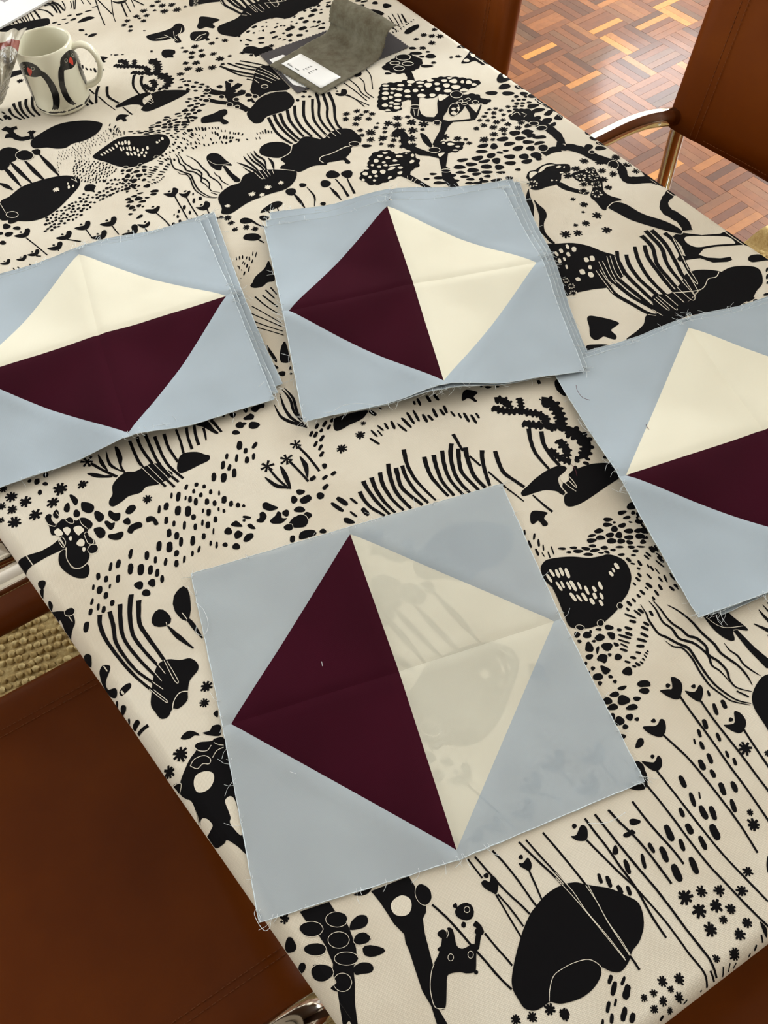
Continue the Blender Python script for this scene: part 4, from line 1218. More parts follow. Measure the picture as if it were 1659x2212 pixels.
d0 629 2911 681 2823 45 741 2910 765 2879 18 1124 2876 1119 2821 28 1171 2898 1174 2789 32 1277 2903 1291 2798 36 1358 2892 1380 2791 37 570 2653 608 2543 25 633 2627 661 2537 19 653 2690 694 2599 26 734 2698 747 2601 29 809 2698 814 2579 34 860 2641 921 2507 29 926 2702 984 2538 34 1003 2754 1029 2575 35 1078 2758 1089 2588 32 1154 2671 1167 2548 38 1205 2644 1232 2553 34 1281 2711 1287 2577 37 1349 2678 1373 2575 31 1407 2708 1404 2590 32 1450 2607 1470 2523 25 1519 2557 1525 2478 24 1573 2543 1587 2403 35 1635 2493 1652 2358 33 1695 2494 1704 2414 28 526 2553 601 2441 29 -78 1907 10 1766 44 -5 1949 70 1825 55 118 1898 169 1806 29 73 1743 121 1658 26 199 1743 234 1636 55 -789 2982 -819 2870 59 -620 2906 -680 2837 43 -749 2870 -767 2800 45 -682 2773 -706 2693 35 -759 2755 -780 2672 45 -853 2821 -882 2724 33 -951 2865 -972 2795 33 -1008 2784 -1037 2683 46 -950 2716 -981 2640 39 -919 2649 -944 2540 52 -1131 2669 -1156 2561 50 -1033 2630 -1063 2516 62 64 2928 15 2867 39 157 2934 99 2865 39 237 2939 193 2899 41 182 2869 136 2813 33 87 2848 52 2804 36 -22 2850 -65 2786 35 23 2826 -27 2760 38 78 2756 18 2687 39 -9 2705 -59 2641 35 29 2642 -24 2580 35 19 2549 -37 2496 39 -144 2274 -209 2240 51 -25 2243 -87 2208 39 71 2260 13 2230 40 -46 2132 -113 2090 47 -253 2053 -368 2011 87 -962 2041 -887 1998 35 -1086 2345 -1110 2258 54 -1033 2266 -1049 2197 44 -1126 2430 -1136 2370 22 -1206 2475 -1216 2413 34 -1258 2558 -1265 2507 39 -1329 2606 -1338 2556 42 -1370 2536 -1380 2483 32 -1308 2468 -1320 2412 39 -1262 2377 -1277 2302 48 -1193 2327 -1206 2259 41 -1170 2232 -1179 2183 22 -1125 2194 -1130 2147 31 -1425 2617 -1452 2557 34 -1367 2421 -1387 2330 41 -1420 2462 -1437 2385 39 -1462 2481 -1478 2427 22 -1522 2554 -1554 2441 45 -1270 2245 -1286 2162 48 -1323 2268 -1336 2216 22 -1462 2349 -1488 2225 65 -1429 2233 -1439 2167 48 -1225 2136 -1234 2063 40 -1304 2099 -1323 2022 46 -1352 2141 -1370 2067 26 -1432 2118 -1446 2043 36 -1528 2183 -1553 2087 34 -1267 2005 -1285 1934 19 -1373 1979 -1385 1908 40 -1481 1984 -1505 1874 47 -1594 2009 -1617 1903 40 -1322 1871 -1336 1813 24 -1267 1838 -1285 1767 26 -1436 1848 -1466 1777 29 -1514 1819 -1529 1755 26 -1599 1786 -1621 1711 26 -1559 2383 -1584 2273 61 -1623 2083 -1644 1997 48 -1661 1877 -1680 1807 48 -1684 1767 -1697 1689 46 1620 981 1602 924 21 1611 858 1605 771 23 1698 911 1661 847 22 1706 839 1678 759 23 1639 752 1637 671 24 1725 770 1702 703 14 1680 693 1684 641 12 1737 684 1728 609 16 1789 727 1777 632 14 2404 379 2424 326 35 2415 315 2451 292 21 2494 321 2498 254 29 2603 378 2627 316 23 2575 354 2598 295 23 2658 413 2678 345 31 2679 419 2699 358 28 2685 300 2710 220 31 2650 268 2673 207 18 2558 253 2556 214 19 2450 253 2471 227 26 2575 227 2580 173 22 2433 201 2440 149 27 2394 165 2413 113 27 2344 124 2357 87 20 2507 165 2524 104 22 2592 103 2603 41 22 2652 102 2640 35 23 2456 81 2486 17 35 2427 47 2445 12 17 2557 29 2560 -34 26 2639 -20 2663 -75 27 2689 -14 2708 -53 28 2496 -9 2503 -75 26 2369 32 2391 -24 29 2324 2 2338 -37 27 2444 -64 2452 -105 22 2265 -22 2278 -67 24 2208 -30 2225 -90 29 2172 -91 2183 -129 21 2709 102 2715 68 17 2707 680 2714 607 25 2714 607 2711 552 25 2130 -141 2210 -215 22 2227 -134 2261 -205 24 2267 -135 2296 -189 32 2356 -184 2362 -242 30 2140 -215 2191 -251 31 2252 -268 2286 -316 31 2072 -259 2126 -302 31 2213 -301 2260 -356 31 1998 -258 2035 -277 30 2054 -308 2101 -357 31 1985 -308 2077 -378 26 2179 -356 2229 -415 31 2124 -397 2194 -451 28 1965 -349 2047 -415 19 2089 -456 2154 -484 32 1967 -392 2013 -448 19 1940 -436 1993 -477 25 2055 -507 2096 -533 23 2156 -526 2163 -546 16 2134 -536 2149 -562 14 2114 -553 2125 -586 14 2084 -578 2098 -606 16 1989 -536 2036 -562 27 1927 -554 1968 -585 23 2051 -599 2069 -630 21 2007 -598 2037 -637 27 1970 -614 1999 -636 23 2476 -1022 2464 -1074 23 2547 -1134 2540 -1213 41 2466 -1140 2443 -1240 37 2319 -1236 2300 -1320 43 2233 -1297 2220 -1366 31 2161 -1357 2149 -1405 18 2199 -1395 2191 -1465 33 2363 -1372 2353 -1447 31 2358 -1530 2350 -1589 27 2388 -1601 2375 -1662 30 2210 -1502 2198 -1589 41 2118 -1527 2114 -1616 49 2166 -1628 2164 -1697 39 1906 -1592 1903 -1695 44 2185 -1744 2170 -1845 48 2279 -1764 2269 -1854 44 1920 -1740 1902 -1850 37 1991 -1754 1971 -1810 15 1946 -1855 1941 -1966 51 2023 -1884 2004 -1992 47 1784 -1820 1780 -1895 35 2203 -1886 2181 -1988 39 1778 -1946 1779 -2030 51 1618 -1903 1612 -2030 56 1958 -2009 1951 -2131 64 1672 -2031 1660 -2123 38 1828 -2059 1824 -2167 44 1429 -1984 1436 -2064 34 1507 -2037 1500 -2156 51 1342 -2038 1317 -2146 32 1198 -2036 1188 -2144 41 1536 -2181 1529 -2311 62 1684 -2176 1676 -2302 53 961 -2066 956 -2139 31 1014 -2101 1011 -2187 37 1065 -2187 1071 -2254 37 1131 -2213 1125 -2284 31 757 -2721 713 -2767 30 768 -2768 703 -2840 37 844 -2758 797 -2802 24 847 -2814 780 -2889 48 670 -2867 624 -2926 28 725 -2867 691 -2907 19 763 -2933 703 -3005 40 655 -2940 623 -2996 27 803 -2983 758 -3034 38 579 -2953 556 -2991 21 1002 -3063 966 -3084 18 1796 -2901 1774 -2921 12 1859 -2865 1832 -2896 14 1340 -3004 1326 -3012 10 -2495 1762 -2506 1703 26 -2439 1726 -2454 1641 52 -2339 1717 -2353 1667 21 -2388 1640 -2403 1570 46 -2519 1615 -2544 1550 27 -2342 1538 -2354 1473 43 -2473 1542 -2488 1471 26 -2426 1497 -2443 1428 40 -2548 1512 -2567 1444 38 -2601 1388 -2627 1280 51 -2385 473 -2425 417 62 -2447 543 -2465 507 28 -2277 286 -2348 242 59 -2370 351 -2382 314 29 -2818 3261 -2824 3200 58 -2991 3234 -2994 3192 40 -2916 3217 -2923 3141 58 -2899 3065 -2902 2997 42 -1594 2569 -1610 2498 25 -1739 2453 -1762 2360 32 -1661 2463 -1688 2376 53 -1695 2297 -1712 2211 43 -1630 2223 -1644 2155 34 -1691 2143 -1711 2046 50 -1809 2034 -1833 1922 52 -1713 1993 -1736 1875 61 -2087 2038 -2119 1931 41 -1944 1961 -1962 1863 47 -1873 1873 -1888 1796 33 -1776 1822 -1802 1739 34 -2298 1951 -2324 1858 36 -2219 1958 -2250 1866 44 -2119 1876 -2139 1756 54 -2021 1835 -2045 1714 66 -1932 1791 -1955 1690 49 -1876 1730 -1896 1643 40 -1844 1645 -1860 1563 35 -2436 1876 -2446 1798 42 -2364 1817 -2376 1747 40 -2251 1792 -2268 1704 42 5708 3387 5658 3327 23 5650 3290 5597 3219 23 5586 3184 5556 3144 19 -311 8716 -316 8643 23 -261 8710 -261 8636 24 -200 8716 -192 8623 25 -158 8714 -155 8623 21 -110 8695 -110 8590 31 -65 8662 -77 8583 27 -16 8649 -18 8598 13 25 8641 31 8588 15 62 8612 76 8552 16 112 8607 102 8542 17 139 8527 137 8462 14 192 8494 182 8445 14 247 8433 234 8371 17 295 8400 283 8345 17 320 8375 302 8332 19 361 8367 343 8307 25 410 8318 387 8275 25 430 8176 446 8134 22 305 8225 285 8193 30 327 8211 315 8152 30 562 8161 562 8103 12 612 8156 611 8092 12 594 8266 604 8212 14 644 8261 649 8206 15 682 8275 682 8201 17 730 8300 718 8187 23 763 8258 758 8186 24 802 8227 796 8156 17 3 8531 3 8471 17 46 8514 42 8426 27 72 8474 68 8387 27 99 8374 67 8299 20 149 8369 124 8291 29 183 8355 162 8270 31 232 8321 210 8257 29 261 8295 242 8245 26 223 8237 194 8177 40 151 8216 137 8164 31 85 8263 95 8187 22 19 8269 5 8228 18 -25 8278 -45 8228 23 -100 8264 -99 8211 17 -162 8289 -158 8223 24 -50 8390 -40 8313 18 -97 8496 -100 8439 13 -147 8457 -146 8399 13 -184 8531 -176 8484 15 -226 8445 -204 8378 17 -234 8581 -218 8530 15 -284 8630 -255 8559 18 -318 8540 -285 8468 18 -370 8487 -357 8418 15 -225 8357 -209 8284 19 -272 8376 -251 8309 21 -332 8370 -334 8313 13 -417 8317 -419 8260 20 -334 8270 -318 8220 21 -277 8262 -272 8217 14 1495 11179 1544 11182 36 1417 11097 1387 11094 36 1233 11053 1147 11014 62 1097 10960 1038 10910 57 918 10885 893 10830 38 898 10747 901 10691 34 938 10584 994 10543 47 988 10727 1062 10634 45 1308 11003 1311 10975 47 1152 10881 1131 10841 39 1235 10894 1239 10870 25 1374 10750 1474 10771 62 1374 10592 1477 10622 54 1165 10672 1272 10657 62 1145 10542 1228 10518 55 1455 10533 1515 10544 34 1516 10471 1576 10482 34 1598 10418 1659 10422 61 1605 10562 1706 10586 88 1561 10654 1604 10673 47 1755 10517 1856 10501 76 1915 10580 1965 10588 55 2015 10668 2093 10673 35 2098 10652 2185 10691 33 2127 10584 2240 10574 63 1636 10726 1789 10801 93 1833 10670 1967 10707 95 1946 10848 2043 10883 82 2099 10802 2148 10827 54 2155 10760 2223 10796 60 2216 10696 2269 10712 48 1909 10966 1995 10999 69 2070 10987 2181 11036 75 2265 11020 2319 11024 43 2155 11125 2262 11157 92 2042 11180 2087 11201 56 2152 11224 2194 11234 50 2224 11272 2332 11305 43 2299 11111 2342 11124 35 1687 11090 1749 11103 43 1767 10942 1800 10959 41 1732 10843 1765 10859 40 1824 10861 1868 10881 34 1846 11062 1881 11086 33 1535 10983 1576 10992 35 1632 10866 1667 10890 33 1580 10888 1623 10908 34 1480 10874 1545 10903 41 1370 10977 1385 10959 33 2448 11295 2538 11297 37 2414 11171 2504 11173 66 2584 11317 2633 11316 37 2654 11248 2735 11253 59 2644 11145 2786 11152 66 2652 11031 2767 11021 80 2732 10900 2792 10902 65 2908 10993 3012 10977 73 2985 11087 3107 11094 51 3151 10977 3234 10989 79 2907 11160 3001 11140 59 -210 9996 -135 10009 38 -184 9935 -112 9939 38 -98 9917 -46 9906 32 -165 9844 -95 9833 38 -269 9811 -192 9790 44 -148 9739 -95 9734 31 -197 9276 -118 9276 48 -299 9192 -226 9209 41 3191 10045 3192 9990 19 3241 10054 3250 10002 21 3279 10052 3273 10003 16 3333 10097 3339 10039 20 3391 10128 3397 10088 21 3447 10179 3462 10135 24 3495 10196 3498 10157 20 3551 10229 3557 10189 22 3602 10264 3606 10236 22 2 5853 -22 5774 13 41 5823 4 5730 14 -219 5828 -224 5762 12 -178 5827 -187 5757 18 -139 5828 -151 5763 18 -90 5789 -111 5735 16 -61 5774 -78 5697 20 -35 5706 -62 5642 16 -151 5715 -173 5674 14 -137 5690 -157 5640 14 -114 5652 -139 5585 21 -100 5599 -136 5507 19 -222 5654 -229 5590 12 -206 5581 -206 5552 12 -173 5527 -203 5466 22 -232 5668 -236 5631 10 -244 5434 -247 5416 10
x0 517 2766 30 442 2627 56 208 2522 59 2518 -1563 55 2669 -1654 28 1510 -2420 58 1644 -2422 42 1775 -2455 42 1935 -2509 42 1566 -2532 54 1700 -2542 50 1793 -2596 42 1705 -2644 33 1580 -2674 53 1857 -2714 43 1765 -2766 44 1676 -2859 32 2290 -2024 29 2267 -2115 53 2049 -2403 39 -9 -2769 37 106 -2790 38 246 -2785 43 336 -2846 40 334 -2847 40 914 -2922 27 993 -2915 27 1087 -2869 38 1208 -2891 42 1120 -2933 25 1034 -2981 33 1154 -2998 36 953 -3006 29 1058 -3050 25 1525 -2857 29 1665 -2875 42 -1431 -1629 39 -1976 -125 66 -2100 -235 54 -1652 397 55 -1698 257 46 -3264 3202 45 -3188 3074 65 -3058 2960 67 -3295 2983 49 -3193 2909 57 -3181 2741 71 -2970 2764 66 -2779 2859 66 -2693 3001 80 -2463 2982 57 -3314 2817 37 -1846 2569 56 4571 6007 61 4746 5911 61 4995 5935 67 4883 5791 64 5058 5736 64 4404 5899 61 4698 5739 58 4802 5625 60 5110 5570 57 4244 5803 64 4643 5570 57 4626 5397 54 4107 5346 39 4192 5202 56 4123 5070 26 4259 4950 64 4068 4863 55 3930 4876 32 4249 4660 60 3746 4763 69 3898 4735 60 5160 5856 46 5203 5705 21 1908 8220 54 2069 8232 54 2187 8169 47 2251 8082 50 1865 8101 54 2021 8060 64 2170 7988 50 2101 8118 34 1964 7936 53 2560 7853 73 2392 7780 66 2504 7696 73 2708 7683 76 2854 7577 76 2703 7826 43 3039 7533 59 2209 7749 43 2260 7838 27 2322 7695 40 2106 7664 76 1984 7771 46 1974 7653 43 2055 7510 59 2220 7480 72 2664 7500 79 2533 7558 49 2293 7604 36 2350 7379 49 2162 7362 36 2283 7278 55 2589 7328 75 2800 7469 39 2565 7180 52 2410 7485 72 1906 7570 33 2444 7328 42 3016 7201 74 3182 7092 61 3280 7033 35 3291 6935 42 3831 7563 33 3923 7547 36 3973 7482 39 4101 7527 40 4077 7425 39 3762 7500 33 3859 7461 46 3705 7433 39 3820 7369 36 3967 7370 36 3613 7371 42 3714 7331 42 3816 7246 55 3918 7258 42 3626 7239 55 3502 7210 49 3727 7149 58 3945 7141 55 3840 7055 64 3678 6995 58 3808 6952 42 3511 6933 70 3619 6890 38 2412 7204 45 -168 6600 59 -246 6640 37 -145 6485 46 -127 6340 46 23 6331 49 122 6257 49 668 10824 57 456 10821 53 558 10933 27 189 10830 57 254 10677 49 114 10675 49 245 10532 63 418 10513 56 646 10355 37 492 10331 70 76 10549 48 121 10365 66 -28 10254 62 125 10163 70 326 10143 70 33 10744 38 497 10172 40 -26 10415 37 853 10369 48 965 10244 37 1315 10384 52 -781 11918 51 -711 12032 55 -688 11830 43 -709 11709 43 -550 12113 59 -515 12027 32 -463 11920 51 -391 12073 55 -414 12241 64 -242 12180 36 -96 12090 71 -251 12344 52 -94 12285 68 -147 12441 52 57 12245 64 112 12050 75 261 12094 36 -10 10869 30 16 10751 45 113 10668 49 162 10834 38 81 10546 52 -35 10419 52 -28 10250 59 77 10373 30 -164 10156 58 3611 9760 58 3459 9697 47 3714 9688 58 3829 9633 62 3815 9850 51 3648 9500 61 3471 9425 57 3787 9016 35 3894 8999 46 3495 8982 42 4123 7107 55 4043 7010 55
o0 1948 2784 36 -13 -6 -16 2047 2757 21 -8 -5 -12 1880 2818 14 -5 -5 -12 1369 2963 17 -6 -4 -13 -1008 3386 27 -10 -4 -19 -884 3388 15 -5 -6 -29 -787 3353 34 -12 -7 -35 -638 3374 24 -9 -8 -35 -743 3192 43 -15 -9 -44 -693 3196 24 -9 -4 -19 -804 3109 41 -15 -7 -31 -21 2367 25 -9 -9 -34 -159 2024 38 -13 -11 -41 -339 2136 43 -15 -9 -33 -423 2067 32 -11 -12 -47 -541 1938 33 -12 -10 -40 -400 1933 54 -19 -9 -35 -340 1839 38 -13 -11 -40 -557 1767 44 -15 -9 -37 -244 1611 33 -11 -7 -26 -958 1993 16 -5 -4 -16 -1135 1921 38 -13 -9 -43 -1196 1779 26 -9 -5 -26 -1096 1723 37 -13 -8 -36 -978 2191 23 -8 -7 -30 -925 2164 16 -6 -4 -19 2128 -57 24 -8 -13 -26 1884 -159 26 -9 -12 -25 2590 851 47 -2 -5 -23 2699 880 41 -14 -13 -27 2691 813 21 -7 -11 -22 2610 784 39 -5 -6 -18 2426 823 43 -15 -10 -22 2471 773 15 -5 -6 -12 2396 771 44 -15 -10 -22 2527 717 42 -2 -6 -25 2618 725 17 -10 -6 -9 2439 705 32 -11 -16 -33 2558 640 44 -15 -13 -26 2646 614 41 -6 -8 -25 2203 708 39 -5 -4 -15 2272 660 42 -15 -11 -24 2369 657 41 -6 -8 -27 2450 629 32 -11 -17 -35 2177 659 46 -11 -9 -24 2356 593 44 -15 -14 -28 2439 561 36 -12 -13 -26 2528 575 44 -15 -12 -24 2509 523 27 -21 -15 -19 2631 553 44 -15 -14 -28 2683 518 15 -5 -8 -16 2631 487 27 -9 -12 -23 2703 752 11 -4 -7 -15 1877 668 37 -15 -6 -12 1921 611 23 -8 -5 -12 1984 642 34 -12 -6 -14 2008 593 46 -16 -9 -19 2089 595 38 -21 -10 -16 2084 530 43 -17 -8 -16 2162 602 33 -12 -8 -16 2160 551 47 -8 -6 -19 2205 506 27 -9 -4 -9 2258 547 33 -12 -9 -19 2261 496 20 -19 -11 -12 2326 498 25 -9 -7 -14 2397 507 37 -13 -6 -12 2377 426 32 -8 -6 -14 2500 470 32 -15 -9 -16 2588 444 37 -17 -6 -10 2519 419 29 -10 -8 -16 2479 384 23 -8 -5 -10 1694 -137 32 -19 -12 -18 1640 -191 26 -9 -12 -27 1723 -222 37 -13 -14 -31 1766 -204 12 -4 -8 -17 1845 -206 26 -12 -7 -12 1939 -218 36 -19 -14 -22 1754 -296 18 -6 -6 -12 1633 -257 15 -13 -11 -12 1750 -383 11 -6 -21 -33 1842 -381 47 -16 -17 -37 1654 -419 36 -2 -5 -25 1830 -459 10 -13 -13 -10 1891 -501 31 -10 -14 -28 1599 -466 12 -4 -8 -18 1637 -528 19 -6 -8 -18 1748 -646 16 -14 -12 -13 1764 -699 17 -6 -7 -15 1636 -672 19 -6 -9 -19 1909 -648 42 -14 -18 -37 1591 -555 8 -3 -6 -14 2177 -876 19 -6 -10 -19 2379 -951 19 -6 -9 -17 1917 -1116 19 -6 -8 -16 1770 -1385 16 -5 -8 -16 2531 -1310 18 -6 -9 -16 1966 -855 43 -15 -12 -25 1798 -771 42 -2 -4 -18 1711 -803 43 -6 -7 -24 1627 -837 40 -13 -14 -30 1759 -873 51 -17 -20 -41 1873 -898 32 -11 -9 -19 1647 -901 48 -7 -8 -27 1800 -953 52 -8 -8 -25 1604 -974 28 -9 -13 -28 1742 -1024 30 -10 -14 -28 1647 -1028 39 -13 -18 -37 1792 -1060 19 -6 -8 -16 1671 -1089 24 -8 -10 -20 1610 -1156 29 -10 -10 -20 1160 -1954 22 -7 -16 -33 1397 -1807 44 -14 -11 -23 137 -1815 19 -6 -7 -17 442 -1773 17 -6 -7 -16 933 -1689 18 -6 -8 -18 -149 -2083 17 -5 -8 -21 -109 -2003 69 -22 -21 -57 -165 -1942 17 -5 -6 -17 -323 -2093 33 -11 -10 -28 -374 -2184 17 -5 -5 -15 -172 -2407 15 -5 -5 -13 -51 -2160 33 -11 -11 -28 -1257 -1759 86 -27 -13 -49 -1053 -1755 79 -26 -14 -49 -909 -1939 65 -5 0 -42 -1263 -1901 81 -26 -11 -41 -854 -2042 80 -26 -11 -37 -1077 -1894 76 -24 -15 -51 -1056 -2031 84 -27 -12 -40 -1254 -2064 82 -26 -15 -54 -1439 -1814 44 -14 -12 -50 -1396 -1984 21 -20 -29 -25 -1283 -2018 20 -20 -13 -11 -369 -1792 59 0 4 -77 -1930 1191 88 -30 -15 -91 -1710 1282 82 -21 -20 -179 -2076 1610 43 -15 -7 -44 -1952 1595 35 -12 -7 -44 -2022 1506 40 -14 -6 -37 -2745 1543 47 4 8 -41 -2935 1700 29 -10 -4 -44 -2980 1937 41 -14 -4 -45 -2837 3121 28 -10 -2 -24 -2764 2700 30 -10 -5 -55 -2650 2742 29 -17 -15 -57 -2562 2639 34 -12 -5 -49 -2083 2373 36 -13 -6 -42 -2451 2161 48 16 15 -49 3311 2899 98 -12 -9 -29 5288 2952 35 10 -3 -25 5428 2938 15 -6 -15 -25 4179 6467 61 -24 -31 -71 4032 6354 63 -48 -34 -62 4135 6861 70 12 -9 -50 3973 6782 72 -17 -16 -45 4137 6783 64 2 -10 -40 4242 6704 80 -12 -12 -35 4044 6664 76 -30 -16 -39 4175 6589 79 -3 -10 -35 3866 6586 77 -7 -16 -54 4023 6524 56 -22 -22 -52 3870 6391 64 -25 -23 -56 3866 6279 75 -11 -15 -47 3690 6160 37 -15 -11 -27 4030 6268 40 -16 -12 -28 4750 6264 61 -6 -21 -62 4884 6184 72 -28 -20 -42 4748 6149 35 -14 -13 -28 4955 6280 78 -31 -22 -47 4901 6570 56 -22 -27 -58 4904 6427 50 -20 -27 -57 1960 7397 66 -26 -11 -35 1815 7491 67 -26 -15 -51 3750 6852 83 -13 -15 -50 3792 6722 80 -12 -14 -45 3448 6811 78 -7 -12 -45 3579 6745 47 -19 -25 -63 3384 6702 76 -30 -13 -34 3602 6589 38 -29 -12 -22 3690 6596 38 -15 -10 -24 3941 6919 59 -24 -22 -54 3469 6572 64 -6 -15 -54 3693 6457 73 -29 -19 -47 3280 6584 82 -12 -14 -49 3075 6618 75 -11 -10 -36 3343 6486 80 -8 -9 -34 3493 6440 52 -21 -24 -61 3648 6325 72 -28 -17 -42 3153 6492 73 -29 -14 -38 2987 6495 76 -30 -16 -42 3324 6372 72 -28 -18 -46 3478 6298 58 -23 -20 -51 3130 6367 75 -29 -16 -42 2961 6380 61 -24 -10 -28 3288 6260 75 -29 -13 -32 3458 6186 60 -24 -11 -27 3145 6274 60 -14 -10 -33 2982 6279 58 -22 -10 -28 3264 6177 43 -17 -11 -27 2610 6483 46 -18 -8 -23 2496 6416 38 -15 -8 -23 2663 6377 78 -30 -11 -32 2628 6278 78 -30 -11 -32 2831 6364 58 -23 -12 -32 2823 6250 63 -25 -12 -32 3034 6199 52 -20 -10 -27 3165 6155 26 -10 -11 -27 3183 6096 57 -22 -11 -27 3342 6060 74 -11 -10 -32 2992 6131 51 -20 -10 -27 3092 6093 57 -22 -10 -27 3514 6037 48 -19 -15 -36 1939 8811 19 -8 -6 -20 2348 9142 55 -23 -28 -95 1351 6964 89 -35 -23 -82 1538 6901 74 -29 -24 -81 1211 6811 67 -26 -21 -76 917 6892 47 -18 -11 -43 735 6814 67 -26 -19 -75 1072 6422 35 -13 -10 -36 47 6456 83 -32 -13 -59 278 6429 60 -23 -12 -50 609 6435 40 -15 -5 -18 413 10967 31 -13 -9 -48 521 9674 43 -18 -10 -49 333 9592 43 -17 -9 -42 137 9567 46 -19 -11 -54 73 9310 49 -20 -9 -47 308 9317 42 -17 -10 -47 378 9076 45 -18 -11 -52 498 9170 46 -18 -10 -47 470 8976 35 -14 -9 -40 512 9395 33 -13 -8 -36 606 9318 59 -24 -13 -59 690 9214 49 -20 -10 -47 775 9134 42 -17 -11 -47 668 9076 29 -12 -8 -35 1296 10869 17 -7 -8 -34 -72 9913 33 -14 -3 -19 22 9835 33 -14 -6 -31 96 9754 40 -16 -5 -25 162 9678 36 -15 -4 -18 -118 9809 33 -14 -4 -25 -40 9744 37 -15 -6 -31 57 9688 33 -13 -5 -24 -129 9698 33 -13 -4 -24 -27 9624 33 -13 -5 -24 -44 9437 39 -16 -6 -30 -148 9447 36 -15 -4 -24 13 9366 36 -15 -5 -27 -194 9386 33 -13 -4 -24 -82 9372 29 -12 -4 -24 -63 9285 41 -3 -3 -30 4 9227 41 -3 -3 -30 -188 9273 34 -3 -2 -30 -104 9207 37 -3 -3 -30 -250 9172 34 -3 -2 -30 -158 9151 41 -3 -3 -36 -72 9101 37 -3 -3 -36 -234 9072 37 -3 -2 -29 -139 9066 34 -3 -2 -29 -281 8999 32 -13 -5 -29 -214 8988 40 -3 -3 -35 -161 8951 35 -14 -6 -34 -283 8893 37 -3 -3 -35 -214 8896 29 -12 -5 -28 -320 8832 22 -9 -5 -28 99 9492 33 -13 -5 -24 137 9412 26 -11 -4 -21 47 9448 33 -13 -5 -24 1437 8870 29 -12 -7 -26 1525 8834 26 -10 -7 -26 1338 8811 26 -10 -9 -34 1488 8977 32 -13 -6 -23 201 11148 32 -13 -23 -123 -2607 8966 121 -48 -9 -122 -2444 8988 64 -25 -6 -72 -2862 7576 80 4 5 -55 -2959 7488 51 -19 -4 -58 -2828 7401 50 -19 -3 -38 -2940 7316 56 3 5 -49 -3025 7172 41 -16 -3 -42 -3038 7371 30 -11 -2 -33 -2785 7299 18 -7 -1 -19 -2011 7163 18 -7 -2 -19 -1679 7122 19 -7 -3 -20 -2267 7057 18 -7 -2 -19 -1828 6897 17 -7 -2 -19 -2396 6886 17 -6 -2 -17 -2672 6851 13 -5 -1 -14 -2822 6803 11 -4 -1 -12 -3029 6800 11 -4 -1 -12 -1435 6813 17 -7 -3 -18 3099 10679 118 -74 -36 -100 3340 10818 66 -28 -22 -69 3186 10962 46 -19 -9 -28 4239 8003 90 -8 -19 -67 4008 7923 84 -34 -19 -49 4458 7914 93 -38 -23 -54 4222 7826 84 -34 -20 -48 4573 7820 56 -23 -18 -43 4429 7736 56 -23 -18 -43 4541 7659 84 15 -13 -65 4301 7710 31 -12 -13 -32 4424 7660 25 -10 -11 -27 4302 7626 31 -12 -11 -26 4217 7636 22 -9 -11 -26 4373 7603 31 -12 -10 -24 4243 7548 34 -14 -13 -32 4323 7525 31 -12 -10 -24 4415 7509 34 -14 -10 -24 4193 7492 37 -15 -11 -26 4290 7468 31 -12 -10 -23 4428 7412 88 -8 -16 -53 4455 7289 101 -9 -15 -47 4174 7423 37 -15 -11 -26 4366 7122 69 3 -12 -47 4205 7010 79 3 -10 -41 4280 7023 60 -24 -17 -40 4479 7017 73 -7 -21 -67 4519 6907 53 9 -8 -41 4335 6885 72 -17 -19 -50 3959 6919 71 -28 -20 -49 4110 6888 69 -6 -15 -51 4139 6791 59 -24 -16 -39 4224 6708 88 -35 -15 -34 3120 9291 102 -42 -26 -79 3333 9324 89 -37 -14 -43 3512 9164 72 -30 -21 -60 3295 9157 65 -27 -16 -48 2952 9189 72 -30 -14 -42 3127 9100 78 -32 -16 -48 3367 8934 87 -36 -12 -35 2966 9031 75 -31 -19 -59 2770 8968 49 -20 -9 -29 3328 9477 53 -22 -12 -37 3384 9199 39 -16 -8 -24 3513 9292 36 -15 -8 -24 -135 3751 38 -14 -9 -38 -28 3794 13 -5 -7 -29 -42 3717 15 -5 -4 -17
f0 -233 2735 60 -373 2583 72 -588 2561 71 -2383 3258 71
d1 1628 461 1639 365 28 1674 498 1685 415 29 1728 479 1726 388 30 1772 487 1767 394 30 1820 461 1807 356 34 1678 359 1694 256 26 1723 350 1722 272 23 1772 326 1773 242 25 1806 328 1817 210 35 1866 291 1865 211 23 1911 234 1908 139 28 1977 207 1981 145 30 2051 231 2044 149 32 2012 122 2009 56 28 1956 141 1950 79 34 1976 58 1978 -5 30 1903 102 1911 34 35 1855 176 1865 84 33 1801 175 1818 96 24 1753 211 1771 116 33 2276 363 2284 294 36 2232 322 2233 275 21 2190 298 2199 242 32 3679 4586 3667 4507 39 3744 4517 3710 4435 56 3579 4546 3563 4468 46 3500 4520 3498 4437 37 3634 4455 3618 4378 45 3491 4391 3472 4305 37 3553 4389 3543 4324 31 3526 4257 3508 4188 29 3794 4293 3780 4213 58 3875 4295 3852 4205 59 3785 4151 3763 4087 42 3735 4044 3721 3954 61 3657 4122 3651 4033 64 3552 4012 3559 3949 59 4172 6016 4239 6017 39 4282 6000 4260 5969 19 4168 5894 4213 5881 29 4003 5801 4021 5779 33 4076 5778 4059 5759 20
